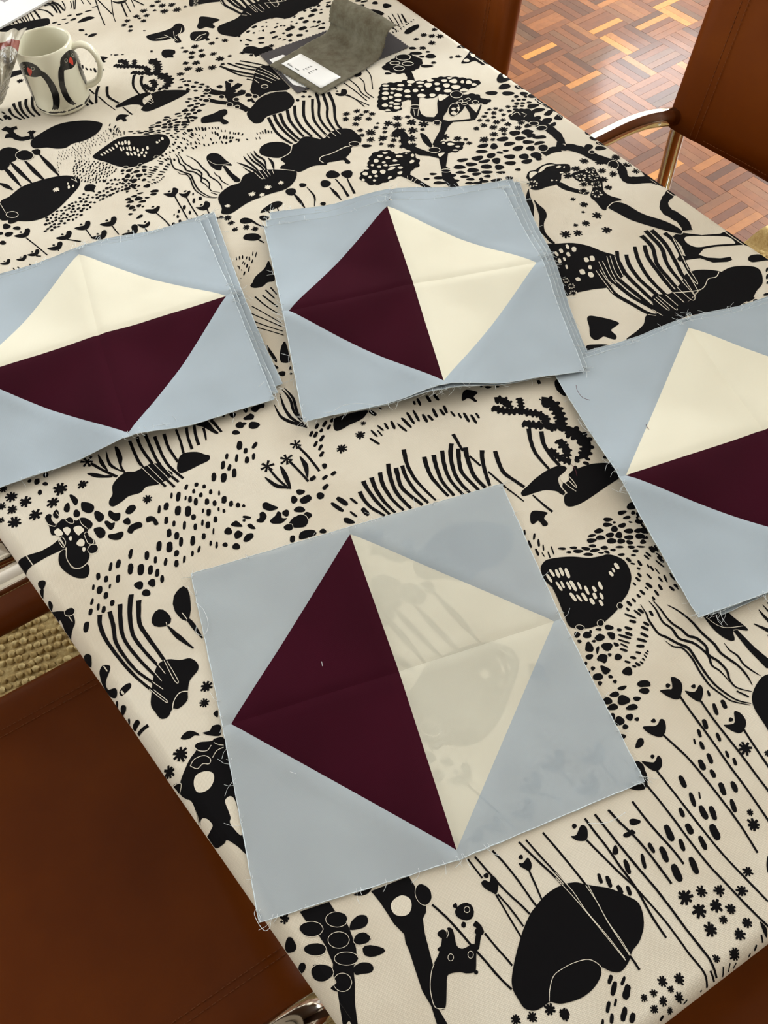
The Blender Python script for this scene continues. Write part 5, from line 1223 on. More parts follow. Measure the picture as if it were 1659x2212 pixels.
o1 -2654 2359 16 -5 -3 -25 -2539 2187 16 -5 -3 -27 2642 8677 48 -20 -8 -26 2852 8601 48 -19 -10 -31 3016 8629 54 -22 -14 -43 3137 8557 54 -22 -10 -28 3292 8558 48 -20 -12 -34 3228 8454 51 -21 -20 -56 3357 8434 38 -16 -12 -34 3481 8475 41 -17 -12 -34 3575 8508 35 -14 -8 -23 3471 8346 44 -18 -18 -50 3603 8409 54 -22 -19 -51 3583 8255 63 -26 -18 -50 3716 8343 25 -10 -15 -39 3798 8297 41 -17 -18 -48 3850 8217 35 -14 -12 -31 3667 8139 53 -22 -14 -39 3440 8209 53 -22 -14 -39 3321 8305 38 -15 -16 -45 2615 8592 45 -18 -8 -26 2720 8555 41 -17 -9 -28 2804 8508 48 -19 -10 -31 2893 8424 44 -18 -14 -42 3009 8393 38 -15 -14 -42 2581 8487 48 -19 -13 -42 2672 8463 25 -10 -8 -25 2737 8376 54 -22 -14 -42 2861 8301 41 -17 -10 -31 3047 8241 57 -23 -15 -44 3199 8189 41 -17 -14 -41 2534 8377 41 -17 -12 -39 2623 8366 32 -13 -11 -33 2699 8257 44 -18 -11 -33 2485 8209 41 -16 -13 -41 2591 8238 35 -14 -8 -25 2650 8174 47 -19 -8 -25 2557 8159 28 -11 -7 -22 2627 8090 47 -19 -12 -38 2487 8079 41 -16 -7 -22 3108 8471 32 -13 -8 -23 3107 8366 19 -8 -8 -22 2974 8558 29 -12 -7 -20 3365 7757 28 -11 -12 -32 3436 7758 19 -7 -8 -21 3429 7715 18 -7 -8 -21 3331 7664 34 -14 -14 -39 3047 7003 45 -18 -11 -30 3118 6919 30 -12 -7 -20 2967 7064 21 -8 -6 -17 3062 6857 35 -14 -5 -15 1985 7027 33 -13 -12 -39 2065 7106 36 -14 -8 -25 2150 7150 33 -13 -7 -22 2153 7030 33 -13 -9 -29 2298 7089 30 -12 -7 -22 2306 7011 45 -18 -8 -24 2224 6939 30 -12 -8 -24 2072 6957 24 -9 -7 -22 1985 6891 30 -12 -8 -24 1908 6954 21 -8 -7 -22 1810 6916 35 -14 -7 -24 1767 6815 35 -14 -12 -38 1892 6806 35 -14 -11 -36 1999 6769 35 -14 -13 -43 2075 6888 27 -10 -7 -22 2187 6850 78 -12 -3 -15 2127 6792 56 9 -3 -29 2244 6768 32 -13 -9 -26 2206 6662 35 1 -5 -32 2432 6835 37 11 -1 -32 2483 6961 21 -8 -11 -34 2415 7035 15 -6 -5 -15 1805 6725 20 -8 -9 -28 1888 6714 23 -9 -7 -24 1839 6633 20 -8 -7 -21 2047 6618 30 9 -1 -24 1704 6699 20 -8 -7 -24 -2084 8013 15 -6 -4 -41 -2088 8096 9 -4 -3 -26 -2025 8012 12 -5 -3 -26 3969 8848 42 -17 -15 -41 4107 8942 32 -13 -20 -53 4200 9087 23 -9 -9 -24 4234 8979 33 -13 -11 -30 4359 8278 35 -14 -32 -78
x1 3431 3900 45 3406 3785 45 3416 4010 42 4389 5721 71 4532 5652 71 4506 5508 70 4432 5333 70 4359 5565 67 4297 5448 63 4557 5813 68 3739 5819 75 240 6954 47 471 7015 48 361 6889 38 656 7046 38 -120 6832 38 -2252 8020 49
x2 3431 3900 35 3406 3785 35 3416 4010 32 4389 5721 55 4532 5652 54 4506 5508 54 4432 5333 54 4359 5565 52 4297 5448 49 4557 5813 52 3739 5819 57
!d0 -1214 12692 -1105 12706 31 -1341 12606 -1225 12604 39 -1493 12551 -1385 12564 62 -1645 12583 -1563 12588 46 -1604 12420 -1505 12445 61 -1740 12505 -1663 12496 31 -1899 12447 -1812 12457 46 -1707 12347 -1638 12368 30 -1821 12356 -1763 12370 38 -517 11628 -474 11599 28 -1644 8092 -1650 8048 16 -1972 8361 -1988 8327 26 -1704 8375 -1710 8330 13 -1676 8184 -1689 8158 21 -1852 8083 -1863 8041 21 -1517 8346 -1536 8309 26 -1603 8403 -1621 8354 18 -1852 8446 -1866 8412 22 -1688 8145 -1696 8096 22 -1455 8251 -1464 8205 21 -1758 8438 -1775 8399 17 -1885 8540 -1892 8500 22 -1822 8239 -1833 8185 17 -1778 8373 -1799 8329 20 -1510 8172 -1521 8136 16 -1808 8288 -1815 8252 18 -1573 8009 -1585 7972 15 -1785 8228 -1790 8191 17 -1889 8180 -1905 8141 22 -1699 8101 -1714 8050 19 -1943 8210 -1954 8158 17 -1926 8414 -1946 8371 27 -1658 8006 -1671 7966 20 -1818 8067 -1827 8022 18 -1656 8323 -1677 8281 26 -1930 8512 -1937 8474 23 -1736 8389 -1752 8355 28 -1719 8290 -1732 8245 20 -1925 8147 -1934 8107 17 -1794 8132 -1810 8084 24 -1550 8080 -1560 8037 18 -1614 8169 -1629 8118 24 -1854 8204 -1868 8175 21 -1741 8093 -1748 8046 20 -1439 8147 -1452 8111 24 -1603 8083 -1608 8047 19 -1537 8131 -1552 8096 25 -1594 8237 -1610 8202 25 -1743 8179 -1752 8135 16 -1748 8507 -1754 8457 15 -1628 8287 -1634 8248 19 -1933 8297 -1944 8254 20 -1771 8299 -1776 8262 21 -1411 8191 -1427 8148 21 -1813 8467 -1830 8425 21 -1636 8224 -1643 8188 22 -1529 8281 -1548 8234 24 -1960 8467 -1968 8433 24 -1749 8038 -1760 8007 16 -1473 8126 -1485 8087 20 -1973 8166 -1984 8135 19 -1842 8147 -1850 8108 15 -1715 8221 -1725 8176 22 -1479 8307 -1491 8253 15 -1969 8243 -1984 8201 18 -1663 8417 -1681 8380 20 -1847 8364 -1860 8324 24 -1630 8344 -1636 8311 20 -1515 8085 -1524 8052 14 -1551 8233 -1562 8196 22 -1883 8423 -1900 8384 23 -1852 8313 -1866 8263 23 -1847 8551 -1859 8505 20 -1787 8023 -1793 7990 14 -1787 8508 -1797 8472 19 -1498 8264 -1511 8212 18 -1666 8053 -1683 8020 24 -1708 8004 -1718 7953 19 -1980 8310 -1987 8264 20 -1613 8010 -1626 7983 21 -1899 8252 -1916 8204 18 -1783 8174 -1795 8137 24 -1893 8336 -1900 8295 22 -1746 8255 -1759 8215 21 -1474 8177 -1484 8147 17 -1575 8127 -1588 8097 20 -1936 8355 -1950 8324 21 -1562 8178 -1575 8147 20 -1936 8588 -1941 8546 22 -1569 8330 -1581 8302 21 -1685 8249 -1704 8211 21 -1710 8427 -1724 8387 19 -1810 8401 -1824 8372 20 -1919 8462 -1927 8421 19 -1578 8288 -1588 8233 18 -1680 8475 -1689 8440 21 -1888 8117 -1907 8073 18 -1772 8080 -1788 8047 22 -1713 8052 -1725 8009 22 -1978 8430 -1985 8376 16 -1747 8348 -1759 8299 15 -1571 8397 -1578 8343 17 -1634 8438 -1643 8405 19 -1650 8143 -1661 8113 18 -1882 8492 -1893 8443 14 -2097 8837 -2091 8789 6 -1839 9017 -1832 8955 7 -1821 8568 -1811 8527 9 -1411 9008 -1401 8961 9 -1476 9103 -1467 9043 8 -1954 8859 -1952 8799 7 -1795 8899 -1786 8859 9 -1361 9030 -1356 8981 10 -2010 8802 -1999 8763 8 -1832 8860 -1829 8808 8 -1758 8958 -1749 8891 8 -1811 8957 -1800 8914 8 -1835 8751 -1829 8690 8 -1931 8665 -1925 8600 7 -1482 8881 -1472 8843 11 -1854 8676 -1845 8618 9 -1669 8972 -1662 8930 8 -1242 9029 -1237 8984 10 -1890 8979 -1888 8927 9 -1926 8729 -1919 8672 6 -1252 9151 -1248 9095 6 -1539 9001 -1527 8958 9 -1783 9023 -1782 8958 7 -1422 8950 -1422 8902 10 -1485 9000 -1478 8960 11 -1738 8811 -1728 8767 9 -1320 8999 -1311 8952 10 -1600 8930 -1598 8887 8 -1320 9171 -1311 9126 9 -1724 8996 -1723 8954 7 -2187 8601 -2183 8545 7 -2073 8757 -2066 8708 8 -2180 8648 -2172 8604 7 -1970 8739 -1967 8689 8 -1542 8893 -1538 8851 8 -1295 9061 -1296 9009 10 -1631 9071 -1625 9018 8 -1762 8580 -1750 8521 6 -2145 8814 -2139 8758 10 -2130 8704 -2120 8654 6 -1673 9057 -1661 8995 8 -2053 8704 -2044 8652 10 -1563 9070 -1549 9022 10 -1666 8870 -1663 8804 9 -1753 8673 -1749 8627 7 -1369 9108 -1370 9051 9 -1938 8919 -1926 8859 10 -1380 8922 -1378 8873 6 -1622 8878 -1618 8813 8 -1796 8656 -1786 8600 8 -1792 8731 -1792 8687 9 -1876 8853 -1869 8795 9 -1970 8799 -1962 8753 9 -1746 8892 -1742 8838 6 -1479 8950 -1466 8887 6 -1430 9069 -1431 9002 7 -1572 8996 -1571 8955 8 -2138 8893 -2132 8828 6 -2053 8826 -2048 8786 9 -1334 9111 -1322 9053 9 -1260 9089 -1254 9034 9 -1779 8777 -1772 8738 10 -2180 8530 -2175 8477 9 -1440 9141 -1437 9090 9 -2191 8432 -2178 8389 8 -2166 8745 -2164 8701 8 -1892 8797 -1877 8745 8 -1634 8999 -1626 8959 9 -1994 8891 -1985 8849 9 -1391 9165 -1382 9110 10 -1719 8751 -1707 8709 9 -1705 8917 -1694 8877 10 -1892 8697 -1887 8640 9 -1888 8605 -1880 8552 7 -1861 8922 -1857 8873 8 -1921 8864 -1905 8804 11 -2115 8775 -2107 8718 10 -2077 8886 -2076 8833 7 -1521 8951 -1513 8896 9 -2029 8751 -2020 8686 8 -2034 8889 -2022 8834 7 -1598 9108 -1597 9044 8 -1777 8841 -1762 8785 8 -1702 8861 -1702 8807 8 -1352 8960 -1352 8913 9 -2147 8618 -2136 8562 7 -1571 8855 -1558 8806 9 -1517 9074 -1512 9008 8 -2202 8492 -2201 8438 7 -1709 9055 -1705 8998 9 -1925 8800 -1922 8739 8 -1645 8924 -1634 8883 8 -1871 8740 -1868 8695 9 -1823 8796 -1820 8756 9 -1695 8799 -1692 8751 6 -2090 8701 -2085 8653 7 -1721 8698 -1710 8637 7 -1843 8618 -1840 8566 7 -2078 7462 -2042 7462 36 -1984 7643 -1939 7641 49 -2316 7492 -2282 7501 36 -2455 7224 -2421 7246 39 -2018 7584 -1987 7594 39 -1626 7956 -1584 7969 48 -1897 7679 -1855 7691 38 -1658 7757 -1624 7756 47 -1191 7671 -1153 7701 33 -2246 7542 -2215 7556 44 -2395 7441 -2365 7449 43 -1812 7663 -1785 7679 42 -2233 7265 -2198 7279 44 -1304 7723 -1254 7724 35 -1612 7695 -1578 7721 41 -2002 7445 -1954 7450 54 -1381 7806 -1351 7826 47 -1409 7740 -1375 7754 34 -1281 7842 -1243 7867 40 -2477 7329 -2439 7355 49 -1921 7780 -1894 7795 41 -1674 7652 -1627 7668 54 -1865 7575 -1818 7580 38 -1591 7890 -1547 7908 34 -1308 7779 -1278 7795 49 -1760 7704 -1723 7714 44 -2260 7442 -2230 7443 42 -2367 7501 -2336 7509 49 -2305 7555 -2270 7556 32 -2182 7433 -2149 7437 53 -2250 7372 -2208 7391 32 -2043 7648 -2011 7657 49 -1433 7908 -1399 7930 36 -2370 7232 -2325 7241 51 -2450 7409 -2406 7413 49 -1344 7841 -1312 7864 53 -1937 7680 -1908 7689 42 -1924 7604 -1881 7625 43 -1504 7742 -1467 7741 50 -2151 7368 -2118 7394 44 -2197 7603 -2164 7601 46 -2112 7392 -2066 7408 39 -1468 7824 -1436 7842 48 -2120 7465 -2090 7483 52 -1800 7545 -1774 7566 42 -1526 7857 -1493 7875 33 -2381 7356 -2353 7370 45 -2135 7613 -2103 7627 50 -2119 7303 -2090 7305 49 -1720 7736 -1679 7750 55 -1266 7679 -1220 7681 39 -1544 7650 -1504 7652 40 -1226 7716 -1197 7738 49 -1478 7943 -1442 7950 57 -1966 7479 -1922 7487 39 -1530 7938 -1497 7963 40 -2072 7329 -2043 7330 35 -1456 7716 -1424 7734 35 -2190 7530 -2149 7542 32 -1764 7637 -1715 7646 52 -2308 7282 -2262 7288 33 -2094 7509 -2061 7534 43 -1983 7718 -1950 7731 49 -1250 7784 -1204 7812 47 -1373 7681 -1332 7684 47 -2028 7491 -1986 7525 42 -2369 7294 -2328 7301 44 -1591 7625 -1545 7642 52 -2343 7366 -2302 7377 43 -2418 7253 -2378 7284 41 -2232 7472 -2192 7481 43 -1565 7789 -1527 7808 35 -2095 7574 -2048 7590 52 -1871 7475 -1840 7477 53 -1950 7537 -1916 7557 50 -2186 7313 -2141 7324 41 -2013 7359 -1968 7358 45 -1906 7523 -1869 7549 51 -1351 7743 -1320 7762 49 -2411 7189 -2373 7197 41 -1918 7444 -1888 7452 37 -1371 7914 -1330 7918 47 -1869 7740 -1831 7740 41 -1616 7794 -1569 7795 55 -2052 7384 -2018 7402 34 -2274 7325 -2235 7339 52 -1726 7566 -1698 7584 34 -1548 7728 -1512 7741 52 -2146 7553 -2110 7561 42 -1690 7582 -1651 7600 48 -2102 7641 -2061 7653 35 -2335 7431 -2295 7430 45 -2289 7393 -2260 7397 44 -2424 7341 -2391 7348 47 -1421 7846 -1392 7855 36 -2497 7204 -2452 7208 40 -2317 7226 -2282 7237 32 -2450 7461 -2416 7484 42 -2199 7368 -2171 7388 32 -1629 7610 -1600 7624 41 -1715 7661 -1680 7672 33 -1416 7667 -1382 7689 40 -1487 7659 -1443 7691 39
!o0 -1463 12040 47 -20 -4 -36 -1406 11876 22 -9 -3 -29 -2809 10028 30 -12 -4 -61
!d1 -1576 8594 -1550 8544 27 -1532 8617 -1506 8561 26 -1495 8648 -1465 8585 26 -1451 8671 -1418 8603 26 -1406 8694 -1382 8626 24
""".strip().split('\n')
REP = Vector((-0.29754, 0.82938))       # the pattern repeat of the cloth


def star_pts(c, r, arms, inner, rg, fat=1.0):
    out = []
    a0 = rg.uniform(0, 6.28)
    for i in range(arms):
        a = a0 + 2 * math.pi * (i + rg.uniform(-.16, .16)) / arms
        R_ = r * rg.uniform(.82, 1.12)
        hw = 0.32 * r * fat / max(1, arms / 7)
        d = Vector((math.cos(a), math.sin(a)))
        n = Vector((-d.y, d.x))
        am = a0 + 2 * math.pi * (i + .5) / arms
        out += [c + d * R_ * .98 - n * hw * .55, c + d * R_ + n * hw * .45]
        out.append(c + Vector((math.cos(am), math.sin(am))) * r * inner)
    return out


def stroke_poly(tri, bumpy=False, rg=None):
    P = [Vector((tri[i], tri[i + 1], tri[i + 2])) for i in range(0, len(tri), 3)]
    P = catmull(P, False, 10 if bumpy else 4)
    L, Rr = [], []
    n = len(P)
    acc = 0.0
    for i, p in enumerate(P):
        a, b = P[max(0, i - 1)], P[min(n - 1, i + 1)]
        t = Vector((b.x - a.x, b.y - a.y))
        if t.length < 1e-9: t = Vector((1, 0))
        t.normalize()
        nn = Vector((-t.y, t.x))
        h = p.z / 2
        hl = hr = h
        if bumpy:
            if i: acc += (Vector((p.x, p.y)) - Vector((P[i - 1].x, P[i - 1].y))).length
            ph = acc / (p.z * 0.38) * math.pi
            hl, hr = h * (.72 + .62 * abs(math.sin(ph))), h * (.72 + .62 * abs(math.cos(ph)))
        elif rg:
            hl, hr = h * rg.uniform(.9, 1.1), h * rg.uniform(.9, 1.1)
        L.append(Vector((p.x, p.y)) + nn * hl)
        Rr.append(Vector((p.x, p.y)) - nn * hr)
    return L + Rr[::-1]


def bumpy_blob(P):
    Q = catmull(P, True, 8)
    per = sum((Q[i] - Q[i - 1]).length for i in range(len(Q)))
    nb = max(6, int(per / 0.011))
    out = []
    acc = 0
    n = len(Q)
    area2 = sum(Q[i - 1].x * Q[i].y - Q[i].x * Q[i - 1].y for i in range(n))
    sg = 1 if area2 > 0 else -1
    for i in range(n):
        acc += (Q[i] - Q[i - 1]).length
        t = (Q[(i + 1) % n] - Q[i - 1])
        if t.length < 1e-9: continue
        nn = Vector((t.y, -t.x)).normalized() * sg
        out.append(Q[i] + nn * 0.0022 * (abs(math.sin(acc / per * nb * math.pi)) - .45))
    return out


shapes = []                              # (layer, polygon, repeats)
rg = random.Random(21)
U = 1e-4
for ln in PRINT:
    w = ln.split()
    rep = w[0][0] != '!'
    kd, lv = w[0].strip('!')[0], int(w[0].strip('!')[1])
    v = [int(t) * U for t in w[1:]]
    if kd in 'bpg':
        P = [Vector((v[i], v[i + 1])) for i in range(0, len(v), 2)]
        shapes.append((lv, catmull(P, True, 4) if kd == 'b' else (bumpy_blob(P) if kd == 'g' else P), rep))
    elif kd == 's':
        shapes.append((lv, stroke_poly(v, False, rg), rep))
    elif kd == 'c':
        # coral branch: a core with rounded lobes on both sides
        P = catmull([Vector((v[i], v[i + 1], v[i + 2] * .86)) for i in range(0, len(v), 3)], False, 12)
        shapes.append((lv, stroke_poly(sum([list(p) for p in P[::6]] + [list(P[-1])], []), False), rep))
        acc, sd = 0.0, 1
        for i in range(1, len(P)):
            t = Vector((P[i].x - P[i - 1].x, P[i].y - P[i - 1].y))
            acc += t.length
            h = P[i].z
            if acc > h * .33 and t.length > 1e-9:
                acc = 0.0
                sd = -sd
                n = Vector((-t.y, t.x)).normalized() * sd
                t = t.normalized()
                c = Vector((P[i].x, P[i].y)) + n * h * .52
                L_, w2 = h * rg.uniform(.26, .36), h * rg.uniform(.20, .27)
                shapes.append((lv, [c + n * L_ * math.cos(q) + t * w2 * math.sin(q) for q in [2 * math.pi * j / 12 for j in range(12)]], rep))
    elif kd == 'o':
        for i in range(0, len(v), 6):
            c, a, b = Vector(v[i:i + 2]), Vector(v[i + 2:i + 4]), Vector(v[i + 4:i + 6])
            ph = rg.uniform(0, 6.28)
            am = rg.uniform(.04, .12)
            shapes.append((lv, [c + (a * math.cos(t) + b * math.sin(t)) * (1 + am * math.cos(3 * t + ph)) for t in [2 * math.pi * q / 14 for q in range(14)]], rep))
    elif kd == 'd':
        for i in range(0, len(v), 5):
            p, q, h = Vector(v[i:i + 2]), Vector(v[i + 2:i + 4]), v[i + 4] / 2
            t = q - p
            if t.length < 1e-6: t = Vector((1e-4, 0))
            n = Vector((-t.y, t.x)).normalized()
            L, Rr = [], []
            for s, k_ in ((0, .45), (.14, .86), (.4, 1.0), (.68, 1.0), (.88, .84), (1, .42)):
                L.append(p + t * s + n * h * k_ * rg.uniform(.86, 1.1))
                Rr.append(p + t * s - n * h * k_ * rg.uniform(.86, 1.1))
            shapes.append((lv, L + Rr[::-1], rep))
    elif kd in 'xf':
        for i in range(0, len(v), 3):
            c = Vector(v[i:i + 2])
            if kd == 'f': shapes.append((lv, star_pts(c, v[i + 2], 6, .26, rg, 1.3), rep))
            else: shapes.append((lv, star_pts(c, v[i + 2], rg.choice((7, 8, 8, 9)), .54, rg, 1.25), rep))

# the pattern runs on sideways over the rest of the cloth and its overhang, wherever the cloth is still bare
cell = 0.009
used = set()
for (lv, P, rep) in shapes:
    for kk in ((-1, 0, 1) if rep else (0,)):
        for p in P:
            used.add((int((p.x + REP.x * kk) // cell), int((p.y + REP.y * kk) // cell)))
        m_ = sum(P, Vector((0, 0))) / len(P)
        used.add((int((m_.x + REP.x * kk) // cell), int((m_.y + REP.y * kk) // cell)))


def bare(p):
    # unseen in the photograph: hanging down, or beyond the picture's edge
    d = nearest(p)[0]
    if d > RAD + .075: return False
    c = Vector((p.x, p.y, TZ)) - CAM_POS
    zc = c.dot(R2)
    if zc > .05:
        u, w = 829.5 + 1800 * c.dot(R0) / zc, 1106 + 1800 * c.dot(R1) / zc
        if -8 < u < 1667 and -8 < w < 2220 and d < RAD: return False
    return (int(p.x // cell), int(p.y // cell)) not in used


SIDE_STEP = Vector((0.941, 0.338))
extra = []
for step in (0.62, -0.62, 0.37, -0.37):
    for kk in (0, 1, -1):
        sh = SIDE_STEP * step + REP * kk
        for (lv, P, rep) in shapes:
            if lv or not rep: continue
            Q = [p + sh for p in P]
            m_ = sum(Q, Vector((0, 0))) / len(Q)
            if not (-1.0 < m_.x < 0.9 and -0.5 < m_.y < 1.9) or not bare(m_): continue
            if all(bare(p) for p in Q):
                extra.append((0, Q, False))
                for p in Q + [m_]:
                    for dx in (-1, 0, 1):
                        for dy in (-1, 0, 1):
                            used.add((int(p.x // cell) + dx, int(p.y // cell) + dy))
shapes += extra

LIFT = (0.00012, 0.00036, 0.0006)
for layer, (nm, mt) in enumerate((('black_print', 'ink'), ('unprinted_shapes', 'cloth_pale'), ('black_print', 'ink'))):
    vs, fs = [], []
    lift_n = 0
    for (lv, P, rep) in shapes:
        if lv != layer: continue
        for kk in ((-1, 0, 1) if rep else (0,)):
            Q = [Vector((p.x + REP.x * kk, p.y + REP.y * kk, 0)) for p in P]
            dd = [nearest(Vector((p.x, p.y)))[0] for p in Q]
            if min(dd) > 0.07 or (kk and max(dd) > 0.085): continue
            b = len(vs)
            lift_n = (lift_n + 37) % 97
            vs += [(p.x, p.y, lift_n * 2e-6) for p in Q]
            for t in tessellate_polygon([Q]):
                fs.append(tuple(b + i for i in t))
    me = bpy.data.meshes.new(nm)
    me.from_pydata(vs, [], fs)
    bm = bmesh.new()
    bm.from_mesh(me)
    for i in range(4):                   # cut along the rolled rim so that the print can follow it
        a, b = FLAT[i], FLAT[(i + 1) % 4]
        t = (b - a).normalized()
        nn = Vector((t.y, -t.x))
        for d in [0.0] + [RAD * s for s in (.35, .6, .8, .93, 1.0)]:
            pl = a + nn * d
            fl = [f for f in bm.faces if any((Vector(v_.co[:2]) - pl).dot(nn) > -1e-6 for v_ in f.verts)]
            ed = list({e for f in fl for e in f.edges})
            vv = list({v_ for f in fl for v_ in f.verts})
            bmesh.ops.bisect_plane(bm, geom=vv + ed + fl, plane_co=(pl.x, pl.y, 0), plane_no=(nn.x, nn.y, 0), dist=1e-6)
    kill = [v_ for v_ in bm.verts if nearest(Vector(v_.co[:2]))[0] > RAD + 0.078]
    bmesh.ops.delete(bm, geom=kill, context='VERTS')
    bmesh.ops.recalc_face_normals(bm, faces=bm.faces)
    for v_ in bm.verts:
        v_.co = drape(v_.co.x, v_.co.y, LIFT[layer] + v_.co.z)
    for f in bm.faces:
        f.normal_update()
    bmesh.ops.reverse_faces(bm, faces=[f for f in bm.faces if f.normal.z < -1e-4])
    tag(from_bm(nm, bm, M[mt], cloth), kind='stuff')
    bpy.data.meshes.remove(me)

# ------------------------------------------------------------------ patchwork blocks
BLOCK_GRIDS = {
    'near': [[-0.1573, 0.1559], [-0.0001, 0.1556], [0.1605, 0.1544], [-0.1581, -0.0011], [0.0012, -0.0019], [0.1563, -0.0012], [-0.1624, -0.1596], [-0.0019, -0.1645], [0.1611, -0.1549]],
    'ct': [[0.0228, 0.6125], [0.1783, 0.5917], [0.3308, 0.5783], [0.0085, 0.4495], [0.1644, 0.4421], [0.3185, 0.4229], [-0.0087, 0.2927], [0.1458, 0.2803], [0.2968, 0.2568]],
    'c3': [[0.0277, 0.6254], [0.1872, 0.6084], [0.3433, 0.5913], [0.008, 0.4469], [0.1689, 0.4483], [0.3246, 0.4254], [-0.007, 0.2988], [0.1425, 0.2769], [0.3026, 0.2613]],
    'c2': [[0.0361, 0.6419], [0.1951, 0.6198], [0.3512, 0.5929], [0.0155, 0.4564], [0.1754, 0.4549], [0.3297, 0.4283], [-0.0036, 0.303], [0.1474, 0.2801], [0.3086, 0.2651]],
    'c1': [[0.037, 0.6421], [0.1974, 0.6116], [0.3587, 0.5885], [0.017, 0.457], [0.1791, 0.4548], [0.3352, 0.425], [-0.0012, 0.3077], [0.1522, 0.2862], [0.3125, 0.269]],
    'lt': [[-0.3662, 0.6376], [-0.2075, 0.6452], [-0.0524, 0.6609], [-0.3558, 0.4766], [-0.201, 0.4917], [-0.041, 0.5022], [-0.3454, 0.3156], [-0.1873, 0.3271], [-0.0309, 0.3352]],
    'l2': [[-0.357, 0.6472], [-0.1982, 0.6524], [-0.0417, 0.6689], [-0.349, 0.4861], [-0.1941, 0.4989], [-0.0362, 0.4983], [-0.341, 0.325], [-0.1828, 0.334], [-0.0252, 0.3451]],
    'l1': [[-0.3478, 0.6541], [-0.189, 0.6586], [-0.0315, 0.6733], [-0.3405, 0.493], [-0.1855, 0.5051], [-0.0288, 0.4984], [-0.3332, 0.3318], [-0.175, 0.3401], [-0.0169, 0.3571]],
    'rt': [[0.2665, 0.2745], [0.4269, 0.2781], [0.5876, 0.2822], [0.2676, 0.1152], [0.429, 0.1205], [0.5898, 0.1246], [0.2707, -0.0407], [0.4311, -0.0371], [0.5919, -0.033]],
    'r2': [[0.274, 0.282], [0.4312, 0.2837], [0.593, 0.291], [0.273, 0.121], [0.4369, 0.1269], [0.5976, 0.1335], [0.2829, -0.0417], [0.4414, -0.0307], [0.6021, -0.0241]],
    'r1': [[0.2798, 0.2881], [0.4345, 0.2874], [0.5974, 0.2976], [0.278, 0.1271], [0.4432, 0.1316], [0.6038, 0.1401], [0.2924, -0.0442], [0.4495, -0.0259], [0.6101, -0.0174]],
}
SIDE = {'left': ((0, 0), (0, 1)), 'right': ((1, 0), (1, 1))}


